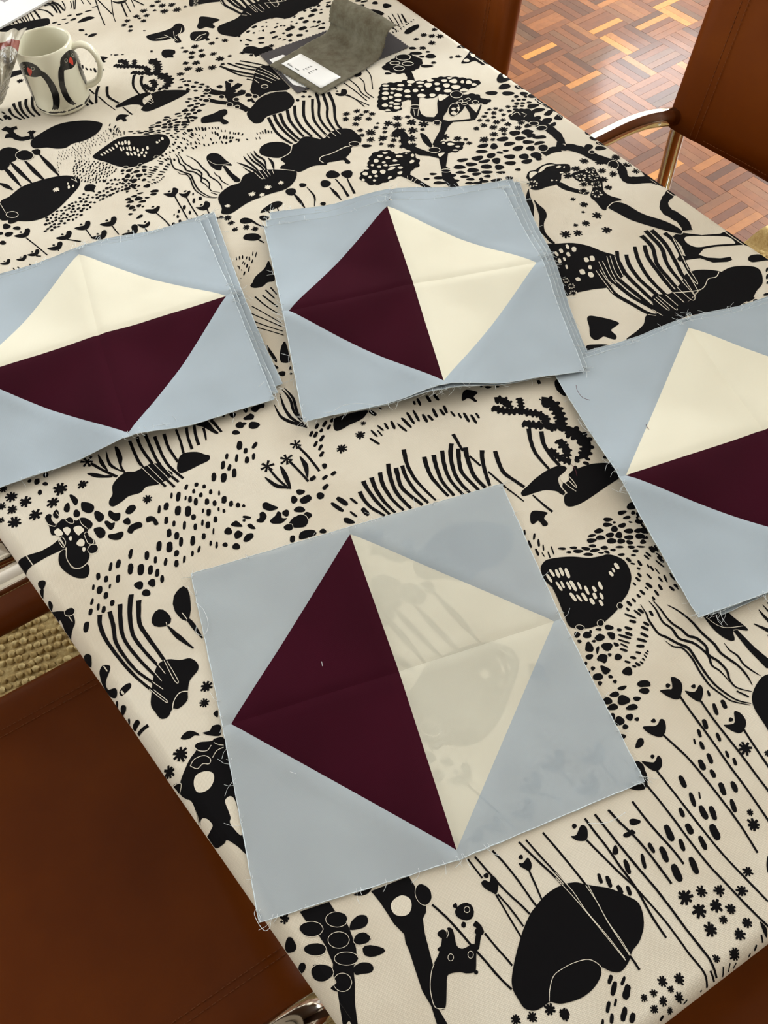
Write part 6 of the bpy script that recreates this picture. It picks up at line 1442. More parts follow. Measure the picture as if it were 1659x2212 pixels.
def make_block(key, z0, warm, zc, label, group, seed, fray=34):
    """3x3 control grid of the block; each quarter is a light corner triangle sewn to an inner triangle.
    warm: which half holds the burgundy triangles ('left', 'right', 'bottom', 'top')"""
    G = [Vector((x, y)) for x, y in BLOCK_GRIDS[key]]
    ctr = G[4]
    root = empty('quilt_block', (ctr.x, ctr.y, TZ + z0))
    tag(root, label, 'quilt block', group)

    def pos(qi, qj, a, b):
        """quarter (qi,qj), a,b in 0..1 from the block centre outwards"""
        c = G[4]
        ex = G[5] if qi else G[3]
        ey = G[7] if qj else G[1]
        co = G[(8 if qj else 2) if qi else (6 if qj else 0)]
        p = c * (1 - a) * (1 - b) + ex * a * (1 - b) + ey * (1 - a) * b + co * a * b
        K = 0.955
        # bulky seams stand higher than the single-layer patches between them
        hv = zc[4] + ((zc[7] if qj else zc[1]) - zc[4]) * b * b
        hh = zc[4] + ((zc[5] if qi else zc[3]) - zc[4]) * a * a
        z = ((hv * math.exp(-(a / .30) ** 2)) ** 4 + (hh * math.exp(-(b / .30) ** 2)) ** 4) ** .25
        z -= 0.0011 * math.exp(-(a / 0.026) ** 2) + 0.0011 * math.exp(-(b / 0.026) ** 2)
        e = a + b - K
        z += 0.0008 * math.exp(-((e - 0.05) / 0.05) ** 2) - 0.0008 * math.exp(-(e / 0.03) ** 2)
        rim_ = 1 - max(a, b)
        z += (0.0 if key == 'near' else 0.0014) * math.exp(-(rim_ / .045) ** 2) * (.6 + .6 * math.sin(9 * a + 7 * b + seed))
        z += 0.0010 * (mnoise.noise(Vector((p.x * 22, p.y * 22, 0.3))) + 0.6)
        return Vector((p.x - ctr.x, p.y - ctr.y, z))

    NG = 26
    for qi in (0, 1):
        for qj in (0, 1):
            warm_q = {'left': qi == 0, 'right': qi == 1, 'top': qj == 0, 'bottom': qj == 1}[warm]
            for inner in (True, False):
                bm = bmesh.new()
                bmesh.ops.create_grid(bm, x_segments=NG, y_segments=NG, size=0.5)
                for v_ in bm.verts: v_.co = ((v_.co.x + .5) ** 1.25, (v_.co.y + .5) ** 1.25, 0)
                bmesh.ops.bisect_plane(bm, geom=bm.verts[:] + bm.edges[:] + bm.faces[:], plane_co=(0.955, 0, 0), plane_no=(1, 1, 0), clear_outer=inner, clear_inner=not inner)
                for v_ in bm.verts: v_.co = pos(qi, qj, v_.co.x, v_.co.y)
                if qi != qj:
                    bmesh.ops.reverse_faces(bm, faces=bm.faces)
                bm.normal_update()
                fn = sum(f.normal.z for f in bm.faces)
                if fn < 0: bmesh.ops.reverse_faces(bm, faces=bm.faces)
                sh = '_sheer' if key == 'near' else ''
                mt = M['blue' + sh] if not inner else (M['burgundy'] if warm_q else M['cream' + sh])
                o = from_bm('patch', bm, mt, root, True)
                if key != 'near':
                    md = o.modifiers.new('thickness', 'SOLIDIFY')
                    md.thickness = 0.0004
                    md.offset = -1
                es = o.modifiers.new('edges', 'EDGE_SPLIT')
                es.split_angle = math.radians(35)
    # frayed thread ends along the raw edges
    rg = random.Random(seed)
    g = Geo()
    for _ in range(fray):
        side = rg.randint(0, 3)
        u = rg.random()
        u = rg.choice((u, u, 0.5 + rg.gauss(0, .03), rg.choice((0.01, .99))))
        s, t = ((u, 0.0), (1.0, u), (u, 1.0), (0.0, u))[side]
        qi, qj = int(s >= .5), int(t >= .5)
        a, b = abs(s - .5) * 2, abs(t - .5) * 2
        p = pos(qi, qj, min(1, a), min(1, b))
        od = Vector((p.x, p.y, 0)).normalized()
        tn = Vector((-od.y, od.x, 0))
        L = rg.uniform(.003, .015)
        sw = rg.uniform(-1.2, 1.2)
        p0 = p - od * .003 + Vector((0, 0, .0006))
        path = [p0 + od * L * q + tn * (L * sw * q * q + .0012 * math.sin(4 * q + sw)) - Vector((0, 0, 0.0003 * q)) for q in (0, .35, .7, 1.0)]
        g.tube(path, 0.00018, 3, False)
    tag(g.obj('frayed_thread', M['thread'], root), kind='stuff')
    # the cut edge, a little fluffy and paler than the cloth
    g = Geo()
    loop = []
    for side in range(4):
        for i_ in range(48):
            u = i_ / 48
            s, t = ((u, 0.0), (1.0, u), (1 - u, 1.0), (0.0, 1 - u))[side]
            p = pos(int(s >= .5), int(t >= .5), min(1, abs(s - .5) * 2), min(1, abs(t - .5) * 2))
            loop.append(p + Vector((rg.uniform(-.0003, .0003), rg.uniform(-.0003, .0003), -.0001)))
    g.tube(loop + [loop[0]], [rg.uniform(.00025, .00055) for _ in range(len(loop) + 1)], 5, False)
    g.obj('raw_edge', M['raw_edge'], root)
    return root


Z9 = [0.0] * 9
make_block('near', 0.0012, 'left', [0, .0012, 0, .0012, .0010, .0014, 0, .0012, 0],
           'single flat quilt block lying alone nearest the viewer, burgundy and cream diamond in pale blue', 'patchwork quilt blocks', 1, 70)
zl = [0, .010, 0, .010, .008, .010, 0, .012, 0]
for i, (k_, w_, lb) in enumerate((('c1', 'left', 'bottom quilt block of the middle stack, only its frayed blue edge showing'),
                                  ('c2', 'right', 'second quilt block from the bottom of the middle stack, a burgundy tip showing'),
                                  ('c3', 'left', 'quilt block right under the top one of the middle stack, blue rim showing'),
                                  ('ct', 'left', 'top quilt block of the middle stack, burgundy left half and cream right half'))):
    make_block(k_, 0.0014 + 0.0025 * i, w_, zl, lb, 'patchwork quilt blocks', 10 + i, 90)
zl = [0, .010, 0, .010, .008, .010, 0, .012, 0]
for i, (k_, lb) in enumerate((('l1', 'bottom quilt block of the left stack, pale blue edge showing beyond the others'),
                              ('l2', 'middle quilt block of the left stack, thin pale blue edge showing'),
                              ('lt', 'top quilt block of the left stack, cream upper half and burgundy lower half'))):
    make_block(k_, 0.0014 + 0.0025 * i, 'bottom', zl, lb, 'patchwork quilt blocks', 30 + i, 90)
zl = [0, .010, 0, .010, .008, .010, 0, .012, 0]
for i, (k_, lb) in enumerate((('r1', 'bottom quilt block of the right stack, pale blue corner showing below'),
                              ('r2', 'middle quilt block of the right stack, thin pale blue edge showing'),
                              ('rt', 'top quilt block of the right stack cut by the picture edge, cream over burgundy'))):
    make_block(k_, 0.0014 + 0.0025 * i, 'bottom', zl, lb, 'patchwork quilt blocks', 50 + i, 90)

# ------------------------------------------------------------------ chairs: chrome tube frames, leather slings


def sling_profile(half, wrap, hem, sag, thick, step):
    """closed outline (across, height) of a sling stretched between two rails"""
    top = []
    xs = [-half + wrap + (2 * (half - wrap)) * i / 40 for i in range(41)]
    for x in xs:
        z = -sag * (1 - (x / half) ** 2)
        if abs(x) < half - hem: z -= step
        top.append((x, z))
    a = [(half - wrap + wrap * math.sin(t), -wrap + wrap * math.cos(t) - sag * (1 - ((half - wrap) / half) ** 2)) for t in [math.pi * i / 8 for i in range(1, 9)]]
    low = []
    for x in reversed(xs):
        if abs(x) > half - hem: z = -sag * (1 - (x / half) ** 2) - wrap * 2 + (2 * wrap - thick) * max(0, 1 - max(0, abs(x) - (half - hem)) / (hem - wrap))
        else: z = -sag * (1 - (x / half) ** 2) - step - thick
        low.append((x, z))
    c = [(-p[0], p[1]) for p in reversed(a)]
    return top + a + low[1:-1] + c


def extrude(prof, n, fn):
    """sweep the outline along 0..1 with fn(x, h, s) -> point; rounded thin ends"""
    g = Geo()
    m = len(prof)
    for j in range(n + 1):
        s = j / n
        for (x, h) in prof:
            g.v.append(tuple(fn(x, h, s)))
    for j in range(n):
        for i in range(m):
            i2 = (i + 1) % m
            g.f.append((j * m + i, j * m + i2, (j + 1) * m + i2, (j + 1) * m + i))
    g.f.append(tuple(reversed(range(m))))
    g.f.append(tuple(n * m + i for i in range(m)))
    return g


def stitches(rows, fn, parent):
    g = Geo()
    for (x, s0, s1, n) in rows:
        for i in range(n):
            a = s0 + (s1 - s0) * (i + .18) / n
            b = s0 + (s1 - s0) * (i + .82) / n
            g.tube([fn(x, a), (fn(x, a) + fn(x, b)) / 2 + Vector((0, 0, .0002)), fn(x, b)], 0.00055, 5)
    return tag(g.obj('stitching', M['stitch'], parent), kind='stuff')


def make_chair():
    """stands at the origin, front towards +y"""
    root = empty('armchair')
    W2, AX, AZ = 0.2525, 0.278, 0.615
    seat_z = 0.452
    BT = math.tan(math.radians(8.5))
    for s in (-1, 1):
        x = AX * s
        path = bend([(x - .026 * s, -.250, 0.022), (x - .026 * s, -.2365, AZ - .03), (x - .026 * s, -.2375 - BT * .33, AZ + .33)], .05)
        Geo().tube(path, 0.0130).obj('back_post', M['chrome'], root, True)
        path = bend([(x - .026 * s, -.224, AZ - .004), (x, -.165, AZ), (x, .245, AZ), (x, .262, 0.022)], .055)
        Geo().tube(path, 0.0145).obj('arm', M['chrome'], root, True)
        Geo().tube([(W2 * s - .018 * s, -.235, seat_z - .018), (W2 * s - .018 * s, .252, seat_z - .018)], 0.0115).obj('seat_rail', M['chrome'], root, True)
        for yy, xx in ((-.250, x - .026 * s), (.262, x)):
            Geo().tube([(xx, yy, 0.0185), (xx, yy, 0.026)], 0.016, 12).obj('foot_cap', M['rubber'], root)
    for yy, zz in ((.255, seat_z - .05), (-.238, seat_z - .05)):
        Geo().tube([(-AX + (.0 if yy > 0 else .026), yy, zz), (AX - (.0 if yy > 0 else .026), yy, zz)], 0.010).obj('cross_bar', M['chrome'], root, True)
    prof = sling_profile(W2, 0.0185, 0.060, 0.012, 0.006, 0.0016)
    fn = lambda x, h, s: Vector((x, -.215 + .45 * s, seat_z + h + .004 * math.cos(3 * s)))
    seat = extrude(prof, 10, fn).obj('seat', M['leather'], root, True)
    top = lambda x: -0.012 * (1 - (x / W2) ** 2)
    sf = lambda x, s: fn(x, top(x) + .0004, s)
    stitches([(q * k_, .02, .98, 62) for q in (-1, 1) for k_ in (W2 - .0495, W2 - .0575)], sf, seat)
    hem0, hem1 = .022, .978
    zb0, zb1 = 0.585, 0.955
    bp = sling_profile(W2 + .0175, 0.0185, 0.060, 0.034, 0.006, 0.0016)

    def bf(x, h, s):
        z = zb0 + (zb1 - zb0) * s
        cr = 0.010 * (x / W2) ** 4 * (1 if s < .5 else -1) * max(0, 1 - 12 * min(s, 1 - s))
        return Vector((x, -.214 - BT * (z - AZ) + h, z + cr))
    back = extrude(bp, 10, bf).obj('backrest', M['leather'], root, True)
    tb = lambda x: -0.034 * (1 - (x / (W2 + .0175)) ** 2)
    stitches([(q * k_, .015, .985, 56) for q in (-1, 1) for k_ in (W2 - .038, W2 - .048)], lambda x, s: bf(x, tb(x) + .0006, s), back)
    g = Geo()
    for i in range(64):
        x0, x1 = [(-W2 + .06) + (2 * W2 - .12) * (i + f_) / 64 for f_ in (.2, .8)]
        g.tube([bf(x0, tb(x0) - .0013, .022), bf(x1, tb(x1) - .0013, .022)], .0005, 5)
    tag(g.obj('hem_stitching', M['stitch'], back), kind='stuff')
    return root


def flat_shade_sharp(o):
    pass


chair = make_chair()
GC = 'leather and chrome armchairs around the table'
spots = [(-0.454, -0.013, 15.0, 'brown leather armchair on the left, its whole stitched seat in view beside the table'),
         (-0.650, 0.550, 15.0, 'brown leather armchair on the left, mostly cut off, beyond the patch of jute rug'),
         (0.600, 0.508, 197.0, 'brown leather armchair on the right whose chrome arm and post show over the parquet'),
         (0.220, 1.215, 197.0, 'brown leather armchair at the far right, only its stitched backrest above the cloth'),
         (0.225, -0.550, 103.0, 'brown leather armchair at the near end of the table, only a seat corner showing')]
for i, (x, y, a, lb) in enumerate(spots):
    c = chair if i == 0 else copy_tree(chair)
    c.location = (x, y, 0)
    c.rotation_euler = (0, 0, math.radians(a - 90))
    tag(c, lb, 'chair', GC)

# ------------------------------------------------------------------ mug
MUG_PRINT = [
    ('black', [(-2.695, 0.0732), (-2.48, 0.0793), (-2.231, 0.082), (-2.048, 0.081), (-1.907, 0.077), (-1.847, 0.0719), (-1.821, 0.07), (-1.709, 0.0658), (-1.618, 0.0568), (-1.564, 0.0461), (-1.559, 0.0346), (-1.618, 0.0245), (-1.742, 0.0146), (-1.87, 0.0106), (-2.036, 0.0106), (-1.897, 0.02), (-1.804, 0.0334), (-1.797, 0.0448), (-1.831, 0.0552), (-1.887, 0.0609), (-1.941, 0.0624), (-2.123, 0.0607), (-2.337, 0.0602), (-2.597, 0.06), (-2.616, 0.0523), (-2.642, 0.0396), (-2.646, 0.0279), (-2.764, 0.0161), (-3.007, 0.0074), (-3.006, 0.0126), (-3.007, 0.0262), (-3.007, 0.0408), (-3.007, 0.054), (-3.007, 0.0633)]),
    ('black', [(-1.118, 0.0751), (-1.015, 0.0795), (-0.772, 0.0818), (-0.554, 0.0802), (-0.307, 0.0742), (-0.156, 0.0663), (-0.21, 0.062), (-0.391, 0.0606), (-0.673, 0.0587), (-0.842, 0.0597), (-1.001, 0.0615), (-1.088, 0.0622), (-1.152, 0.0573), (-1.237, 0.0466), (-1.258, 0.0346), (-1.233, 0.0245), (-1.147, 0.0152), (-1.037, 0.0101), (-1.163, 0.011), (-1.315, 0.016), (-1.425, 0.0244), (-1.46, 0.0355), (-1.436, 0.0466), (-1.364, 0.0578), (-1.266, 0.0666), (-1.166, 0.0704)]),
    ('black', [(-0.156, 0.0663), (0.069, 0.0629), (0.069, 0.0547), (0.07, 0.0426), (-0.07, 0.0324), (0.07, 0.0176), (-0.012, 0.0116), (-0.313, 0.0222), (-0.409, 0.0327), (-0.453, 0.0443), (-0.416, 0.0546), (-0.367, 0.06)]),
    ('black', [(-3.007, 0.0061), (-2.711, 0.0082), (-2.461, 0.0094), (-2.259, 0.0065), (-2.411, 0.006), (-2.715, 0.0056)]),
    ('black', [(-2.242, 0.0056), (-2.071, 0.0095), (-1.889, 0.0087), (-1.738, 0.0101), (-1.593, 0.0086), (-1.543, 0.0066), (-1.644, 0.0055), (-1.817, 0.0065), (-1.917, 0.0057)]),
    ('black', [(-1.486, 0.0064), (-1.393, 0.0102), (-1.241, 0.0109), (-1.046, 0.0093), (-0.828, 0.0066), (-0.939, 0.0056), (-1.13, 0.0065), (-1.282, 0.0066)]),
    ('black', [(-0.762, 0.006), (-0.662, 0.0086), (-0.413, 0.0084), (-0.127, 0.0053), (-0.249, 0.0043), (-0.557, 0.005), (-0.709, 0.0043)]),
    ('red', [(-2.333, 0.0727), (-2.252, 0.0737), (-2.161, 0.0706), (-2.216, 0.0657), (-2.317, 0.0618), (-2.364, 0.0637), (-2.364, 0.0692)]),
    ('red', [(-0.794, 0.0706), (-0.707, 0.0728), (-0.642, 0.0718), (-0.605, 0.0664), (-0.659, 0.0621), (-0.7, 0.0621), (-0.806, 0.0685)]),
    ('ring', [(-2.398, 0.0731), (-2.438, 0.0713), (-2.496, 0.0699), (-2.548, 0.0695), (-2.564, 0.0705), (-2.533, 0.0724), (-2.476, 0.0742), (-2.421, 0.0751), (-2.392, 0.0746)]),
    ('ring', [(-2.034, 0.0732), (-2.064, 0.0716), (-2.11, 0.0707), (-2.15, 0.0708), (-2.164, 0.072), (-2.145, 0.0737), (-2.103, 0.0751), (-2.059, 0.0755), (-2.032, 0.0747)]),
    ('ring', [(-0.838, 0.0715), (-0.868, 0.0705), (-0.908, 0.0705), (-0.941, 0.0715), (-0.951, 0.0729), (-0.935, 0.0743), (-0.899, 0.0749), (-0.859, 0.0743), (-0.835, 0.073)]),
    ('ring', [(-0.439, 0.0703), (-0.48, 0.0697), (-0.53, 0.07), (-0.566, 0.0711), (-0.574, 0.0725), (-0.551, 0.0737), (-0.505, 0.0739), (-0.456, 0.0731), (-0.429, 0.0716)]),
]
MX, MY, MR, MH = -0.193, 1.009, 0.041, 0.089
mug = empty('mug', (MX, MY, TZ + 0.0007))
tag(mug, 'cream ceramic mug printed with black long-necked birds with red beaks', 'mug')
prof = [(0, .0), (.034, 0), (.0375, .0012), (.0392, .004), (.0402, .010), (MR, .02), (MR, MH - .003), (MR - .0006, MH - .0008), (MR - .0019, MH), (MR - .0032, MH - .0008), (MR - .0038, MH - .003), (MR - .0042, .02), (MR - .0055, .010), (MR - .010, .006), (0, .0055)]
Geo().lathe(prof, 64).obj('body', M['ceramic'], mug, True)
ha = math.radians(-12)
hp = []
for (r, z) in ((MR - .002, .077), (MR + .010, .0795), (MR + .021, .074), (MR + .0275, .060), (MR + .0275, .045), (MR + .020, .030), (MR + .009, .023), (MR - .002, .021)):
    hp.append((r * math.cos(ha), r * math.sin(ha), z))
hp = catmull(hp, False, 5)
g = Geo().tube(hp, 1.0, 14)
# oval section: wide across, thin radially
cs = 14
for i, p in enumerate(hp):
    t = (hp[min(i + 1, len(hp) - 1)] - hp[max(0, i - 1)]).normalized()
    sd = Vector((-math.sin(ha), math.cos(ha), 0))
    nn = t.cross(sd).normalized()
    for s in range(cs):
        a = 2 * math.pi * s / cs
        g.v[i * cs + s] = tuple(p + sd * (.0066 * math.cos(a)) + nn * (.0040 * math.sin(a)))
g.obj('handle', M['ceramic'], mug, True)


def on_mug(poly, lift):
    Q = [Vector((th * MR, z, 0)) for th, z in poly]
    bm = bmesh.new()
    vs = [bm.verts.new(q) for q in Q]
    for t in tessellate_polygon([Q]):
        try: bm.faces.new([vs[i] for i in t])
        except ValueError: pass
    xs = [q.x for q in Q]
    x = min(xs) + .002
    while x < max(xs):
        bmesh.ops.bisect_plane(bm, geom=bm.verts[:] + bm.edges[:] + bm.faces[:], plane_co=(x, 0, 0), plane_no=(1, 0, 0))
        x += .002
    for v_ in bm.verts:
        th, z = v_.co.x / MR, v_.co.y
        r = (MR if z > .02 else .0392 + (z - .004) * (.0018 / .016)) + lift
        v_.co = (r * math.cos(th), r * math.sin(th), z)
    bm.normal_update()
    bad = [f for f in bm.faces if f.normal.dot(Vector((f.calc_center_median().x, f.calc_center_median().y, 0))) < 0]
    bmesh.ops.reverse_faces(bm, faces=bad)
    return bm


for (kd, poly) in MUG_PRINT:
    if kd == 'ring':
        c = Vector((sum(p[0] for p in poly) / len(poly), sum(p[1] for p in poly) / len(poly)))
        g = Geo()
        pts = [Vector(((MR + .0003) * math.cos(th), (MR + .0003) * math.sin(th), z)) for th, z in poly]
        g.tube(pts + pts[:2], .00022, 6, False)
        g.obj('eye_ring', M['ceramic'], mug)
    else:
        sm = [(p.x, p.y) for p in catmull([(a, b, 0) for a, b in poly], True, 3)]
        from_bm('bird_print' if kd == 'black' else 'beak_print', on_mug(sm, .00022 if kd == 'black' else .00042), M['glaze_black' if kd == 'black' else 'glaze_red'], mug)

# ------------------------------------------------------------------ fabric swatches


def pinked(A, B, C_, D, tooth, amp):
    """zigzag (pinking-shear) outline of a quadrilateral in uv order"""
    out = []
    P = [Vector(p) for p in (A, B, C_, D)]
    ctr = sum(P, Vector((0, 0))) / 4
    for i in range(4):
        a, b = P[i], P[(i + 1) % 4]
        t = b - a
        n = Vector((t.y, -t.x)).normalized()
        if n.dot((a + b) / 2 - ctr) < 0: n = -n
        m_ = max(2, int(t.length / tooth))
        for k_ in range(m_):
            out.append(a + t * k_ / m_)
            out.append(a + t * (k_ + .5) / m_ - n * amp)
    return out


def slab(name, poly, z0, z1, mat, parent=None, loc=None):
    n = len(poly)
    Q = [Vector((p.x, p.y, 0)) for p in poly]
    tri = [tuple(t) for t in tessellate_polygon([Q])]
    vs = [(p.x, p.y, z0) for p in poly] + [(p.x, p.y, z1) for p in poly]
    fs = []
    for t in tri:
        a, b, c = [Q[i] for i in t]
        t = t if (b - a).cross(c - a).z > 0 else t[::-1]
        fs.append(tuple(n + i for i in t))
        fs.append(tuple(reversed(t)))
    area2 = sum(Q[i - 1].x * Q[i].y - Q[i].x * Q[i - 1].y for i in range(n))
    for i in range(n):
        j = (i + 1) % n
        f_ = (i, j, n + j, n + i)
        fs.append(f_ if area2 > 0 else f_[::-1])
    return mesh(name, vs, fs, mat, parent, loc=loc)


GA, GB, GC_, GD = (.1074, 1.0201), (.2960, 1.0631), (.3298, .9502), (.1369, .8953)
ctr = Vector((.218, .982))
sw1 = empty('fabric_swatch', (ctr.x, ctr.y, TZ + .0009))
tag(sw1, 'charcoal grey pinked fabric swatch lying flat under the olive one', 'fabric swatch', 'fabric swatches')
slab('cloth', [p - ctr for p in pinked(GA, GB, GC_, GD, .0058, .0022)], 0, .0006, M['charcoal'], sw1)
slab('label', [Vector(p) - ctr for p in ((.1195, .9990), (.1420, 1.0045), (.1960, .9280), (.1520, .9060), (.1372, .9200))], .0006, .0008, M['paper'], sw1)

oc = Vector((.140, .9285))
sw2 = empty('fabric_swatch', (oc.x, oc.y, TZ + .0018))
tag(sw2, 'olive grey pinked fabric swatch with its far end curling up, white label', 'fabric swatch', 'fabric swatches')
ax = Vector((.895, .446))
lat = Vector((.1664 - .1136, .8755 - .9816)).normalized()
WL = .1185
PROF = catmull([(0, .001, 0), (.05, .001, 0), (.09, .0012, 0), (.114, .0018, 0), (.126, .008, 0), (.1305, .020, 0), (.1345, .032, 0), (.144, .0395, 0), (.157, .0385, 0), (.166, .031, 0)], False, 6)
NP = len(PROF) - 1
g = Geo()
rg = random.Random(8)


def olive_pt(u, v):
    """u across 0..1, v along 0..1"""
    f_ = v * NP
    i = min(NP - 1, int(f_))
    p = PROF[i].lerp(PROF[i + 1], f_ - i)
    sk = (u - .5)
    al = p.x + (.006 * sk if v > .5 else 0)
    z = p.y * (1.08 - .25 * max(0, sk)) + .0006 * math.sin(17 * u + 9 * v) * min(1, v * 4) + .0010 * mnoise.noise(Vector((u * 5, v * 7, 2)))
    w = Vector((.1136, .9816)) - oc + lat * (WL * u) + ax * al
    return Vector((w.x, w.y, max(.0002, z)))


NU, NV = 40, 54
for j in range(NV + 1):
    for i in range(NU + 1):
        u, v = i / NU, j / NV
        du = dv = 0
        if i in (0, NU) and j % 2: du = .012 if i == 0 else -.012
        if j in (0, NV) and i % 2: dv = .010 if j == 0 else -.010
        g.v.append(tuple(olive_pt(u + du, max(0, min(1, v + dv)))))
for j in range(NV):
    for i in range(NU):
        a = j * (NU + 1) + i
        g.f.append((a, a + 1, a + NU + 2, a + NU + 1))
o = g.obj('cloth', M['olive'], sw2, True)
md = o.modifiers.new('thickness', 'SOLIDIFY'); md.thickness = .0008; md.offset = 1
LQ = [Vector(p) - oc for p in ((.1333, .9751), (.1672, .9911), (.2074, .9075), (.1723, .8910))]


def lab(u, v, h):
    p = LQ[0].lerp(LQ[1], v).lerp(LQ[3].lerp(LQ[2], v), u)
    return Vector((p.x, p.y, .0030 + h + .0004 * math.sin(5 * u)))


g = Geo().grid(lambda u, v: lab(u, v, 0), 12, 6)
o = g.obj('label', M['paper'], sw2, True)
md = o.modifiers.new('thickness', 'SOLIDIFY'); md.thickness = .0003
rg = random.Random(4)
g = Geo()


def mark(u0, u1, v0, v1):
    b = len(g.v)
    g.v += [tuple(lab(*p, .0003)) for p in ((u0, v0), (u1, v0), (u1, v1), (u0, v1))]
    g.f.append((b, b + 1, b + 2, b + 3))


u = .08
for i in range(9):
    w_ = rg.uniform(.018, .034)
    h_ = .10 if i < 3 else (.05 if i < 6 else .07)
    if i not in (5,):
        mark(u, u + w_ * .3, .12, .12 + h_)
        mark(u + w_ * .55, u + w_ * .8, .12, .12 + h_ * rg.uniform(.5, 1))
        mark(u, u + w_ * .8, .12 + h_ * rg.uniform(.2, .8), .12 + h_ * .3 + .03)
    u += w_ + .008
for c0 in (.40, .53):
    for r_ in range(4):
        for q in range(rg.randint(2, 3)):
            mark(c0 + r_ * .0 + q * .016, c0 + q * .016 + .009, .30 + r_ * .115, .30 + r_ * .115 + rg.uniform(.03, .07))
tag(g.obj('label_print', M['print_grey'], sw2), kind='stuff')

# ------------------------------------------------------------------ paper sheet at the far left
d1 = Vector((.0885, .0602)).normalized()
d2 = Vector((-d1.y, d1.x))
p0 = Vector((-.2729, 1.2580)) - d1 * .14
pc = p0 + d1 * .15 + d2 * .07
sheet = empty('paper_sheet', (pc.x, pc.y, TZ + .0009))
tag(sheet, 'white paper sheet at the top left corner beyond the mug', 'paper')
q = [p0 - pc, p0 + d1 * .30 - pc, p0 + d1 * .30 + d2 * .14 - pc, p0 + d2 * .14 - pc]
slab('sheet', q, 0, .003, M['paper'], sheet)
gp = Vector((-.2600, 1.3380)) - pc
slab('printed_patch', [gp, gp + d1 * .035, gp + d1 * .035 + d2 * .02, gp + d2 * .02], .003, .0032, M['paper_grey'], sheet)

# ------------------------------------------------------------------ crumpled plastic pouch leaning on the mug
BAG = [[(-0.2795, 1.0531, 0.104), (-0.2416, 1.0135, 0.108), (-0.2216, 1.0046, 0.112), (-0.2032, 0.9925, 0.116)], [(-0.2843, 1.0262, 0.096), (-0.2456, 1.0047, 0.1), (-0.2267, 0.9976, 0.104), (-0.216, 0.9826, 0.108)], [(-0.2874, 1.0203, 0.09), (-0.2486, 0.9989, 0.094), (-0.232, 0.9942, 0.098), (-0.2221, 0.9673, 0.102)], [(-0.2946, 1.0003, 0.076), (-0.256, 0.9769, 0.08), (-0.2415, 0.9781, 0.084), (-0.2299, 0.9755, 0.088)], [(-0.3049, 0.9958, 0.054), (-0.2657, 0.9727, 0.058), (-0.2557, 0.9832, 0.062), (-0.2444, 0.991, 0.066)], [(-0.3277, 1.0443, 0.002), (-0.2858, 1.0293, 0.004), (-0.28, 1.0276, 0.008), (-0.2739, 1.0333, 0.012)]]
pouch = empty('plastic_pouch', (-0.262, 1.02, TZ + .0008))
tag(pouch, 'crinkled clear plastic pouch with red-brown band leaning on the mug', 'pouch')


def bag_pt(u, v):
    nr, nc = len(BAG), len(BAG[0])
    fu, fv = u * (nc - 1), v * (nr - 1)
    i, j = min(nc - 2, int(fu)), min(nr - 2, int(fv))
    a, b = fu - i, fv - j
    V = lambda r, c: Vector(BAG[r][c])
    p = V(j, i).lerp(V(j, i + 1), a).lerp(V(j + 1, i).lerp(V(j + 1, i + 1), a), b)
    n_ = mnoise.noise(Vector((u * 6, v * 3, 1.7)))
    p += Vector((.35, -.5, .6)) * (.007 * n_ * min(1, 4 * (1 - u)) + .0025 * math.sin(u * 21 + v * 5))
    return Vector((p.x + .262, p.y - 1.02, max(0.001, p.z)))


for nm, v0, v1, mt in (('pouch_top', 0, .22, 'plastic'), ('red_band', .22, .40, 'plastic_red'), ('pouch_body', .40, 1.0, 'plastic_dark')):
    g = Geo().grid(lambda u, v: bag_pt(u, v0 + (v1 - v0) * v), 30, max(6, int(40 * (v1 - v0))))
    o = g.obj(nm, M[mt], pouch, False)
    md = o.modifiers.new('thickness', 'SOLIDIFY'); md.thickness = .0004

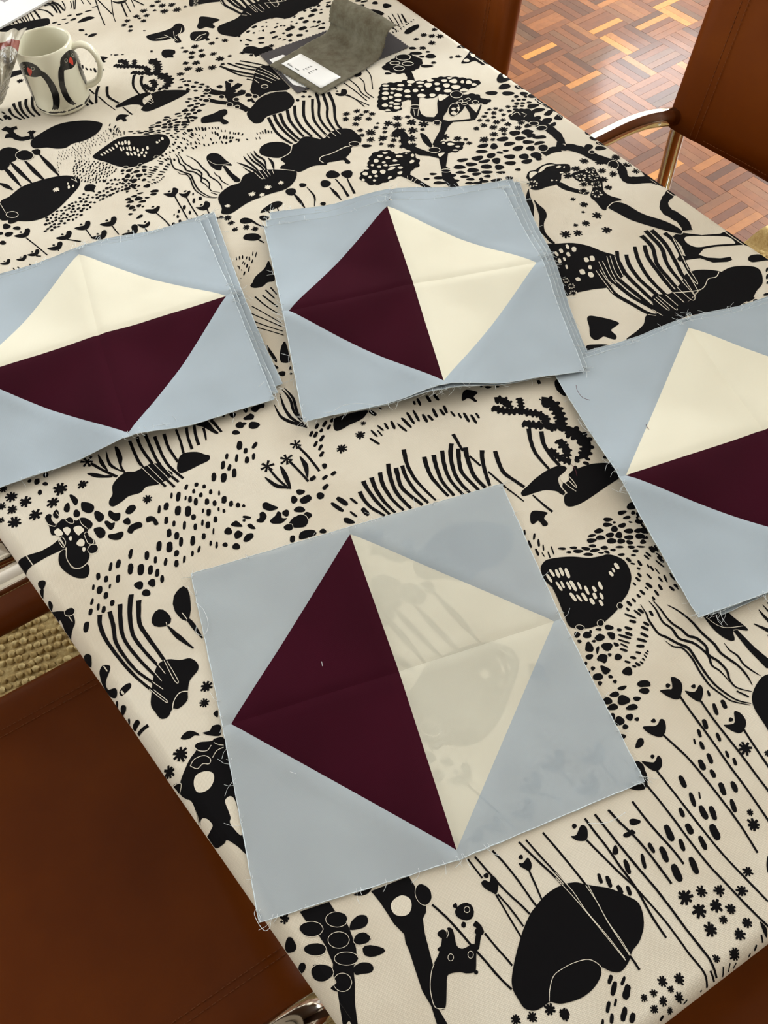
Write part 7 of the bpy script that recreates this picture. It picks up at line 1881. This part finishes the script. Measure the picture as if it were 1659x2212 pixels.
# ------------------------------------------------------------------ loose thread clippings
THREADS = [
    ('white', [[0.048, 0.4679, 0.013], [0.0471, 0.4601, 0.013], [0.0406, 0.4545, 0.013]]),
    ('white', [[-0.0615, 0.0282, 0.003], [-0.0617, 0.0259, 0.003], [-0.0619, 0.0237, 0.003]]),
    ('red', [[0.2797, 0.2409, 0.0095], [0.2779, 0.2333, 0.0095], [0.2791, 0.2234, 0.0095], [0.2848, 0.2173, 0.0095]]),
    ('red', [[0.3249, 0.1689, 0.0095], [0.3242, 0.1646, 0.0095], [0.325, 0.1599, 0.0095]]),
    ('white', [[0.3626, 0.1088, 0.0095], [0.3677, 0.1088, 0.0095], [0.3718, 0.1079, 0.0095]]),
    ('white', [[0.0142, 0.2929, 0.013], [0.0242, 0.292, 0.013], [0.0356, 0.2959, 0.013], [0.0532, 0.2929, 0.013], [0.073, 0.2818, 0.013]]),
    ('white', [[-0.1618, -0.1498, 0.002], [-0.1644, -0.153, 0.002], [-0.1623, -0.1617, 0.002], [-0.1592, -0.1667, 0.002], [-0.1554, -0.1659, 0.002], [-0.1538, -0.1625, 0.002]]),
    ('white', [[-0.1593, 0.125, 0.002], [-0.153, 0.1137, 0.002], [-0.1513, 0.0997, 0.002], [-0.1544, 0.0905, 0.002], [-0.1596, 0.0883, 0.002], [-0.1638, 0.0936, 0.002], [-0.1617, 0.1003, 0.002]]),
    ('white', [[0.1039, -0.1708, 0.002], [0.1149, -0.1744, 0.002], [0.1239, -0.1747, 0.002], [0.1351, -0.1724, 0.002]]),
    ('white', [[-0.0438, 0.3552, 0.0095], [-0.0396, 0.3578, 0.0095], [-0.0351, 0.3612, 0.0095]]),
    ('red', [[0.2359, 0.1528, 0.001], [0.237, 0.1463, 0.001], [0.2352, 0.1379, 0.001]]),
    ('white', [[-0.112, -0.0574, 0.003], [-0.11, -0.0589, 0.003], [-0.1076, -0.0605, 0.003]]),
]
NAMES = ['short white thread clipping on the burgundy half of the middle stack', 'tiny white thread fluff on the burgundy half of the near block',
         'curved dark red thread on the blue corner of the right stack', 'short dark red thread on the cream half of the right stack',
         'short white thread on the burgundy half of the right stack', 'long wavy white thread along the lower edge of the middle stack',
         'looped white thread at the near left corner of the single block', 'curled white thread loop on the upper left edge of the single block',
         'long white thread trailing off the right corner of the single block', 'short white thread on the blue corner of the left stack',
         'short dark red thread on the cloth beside the right stack', 'tiny white thread on the lower left blue corner of the single block']
for (c_, P), lb in zip(THREADS, NAMES):
    o_ = Vector(P[0])
    pts = catmull([Vector(p) - o_ + Vector((0, 0, .0012)) for p in P], False, 5)
    g = Geo().tube(pts, .00024 if c_ == 'red' else .00020, 5)
    o = g.obj('loose_thread', M['thread' if c_ == 'white' else 'thread_red'], None, True)
    o.location = (o_.x, o_.y, o_.z + TZ)
    tag(o, lb, 'thread', 'loose thread clippings')
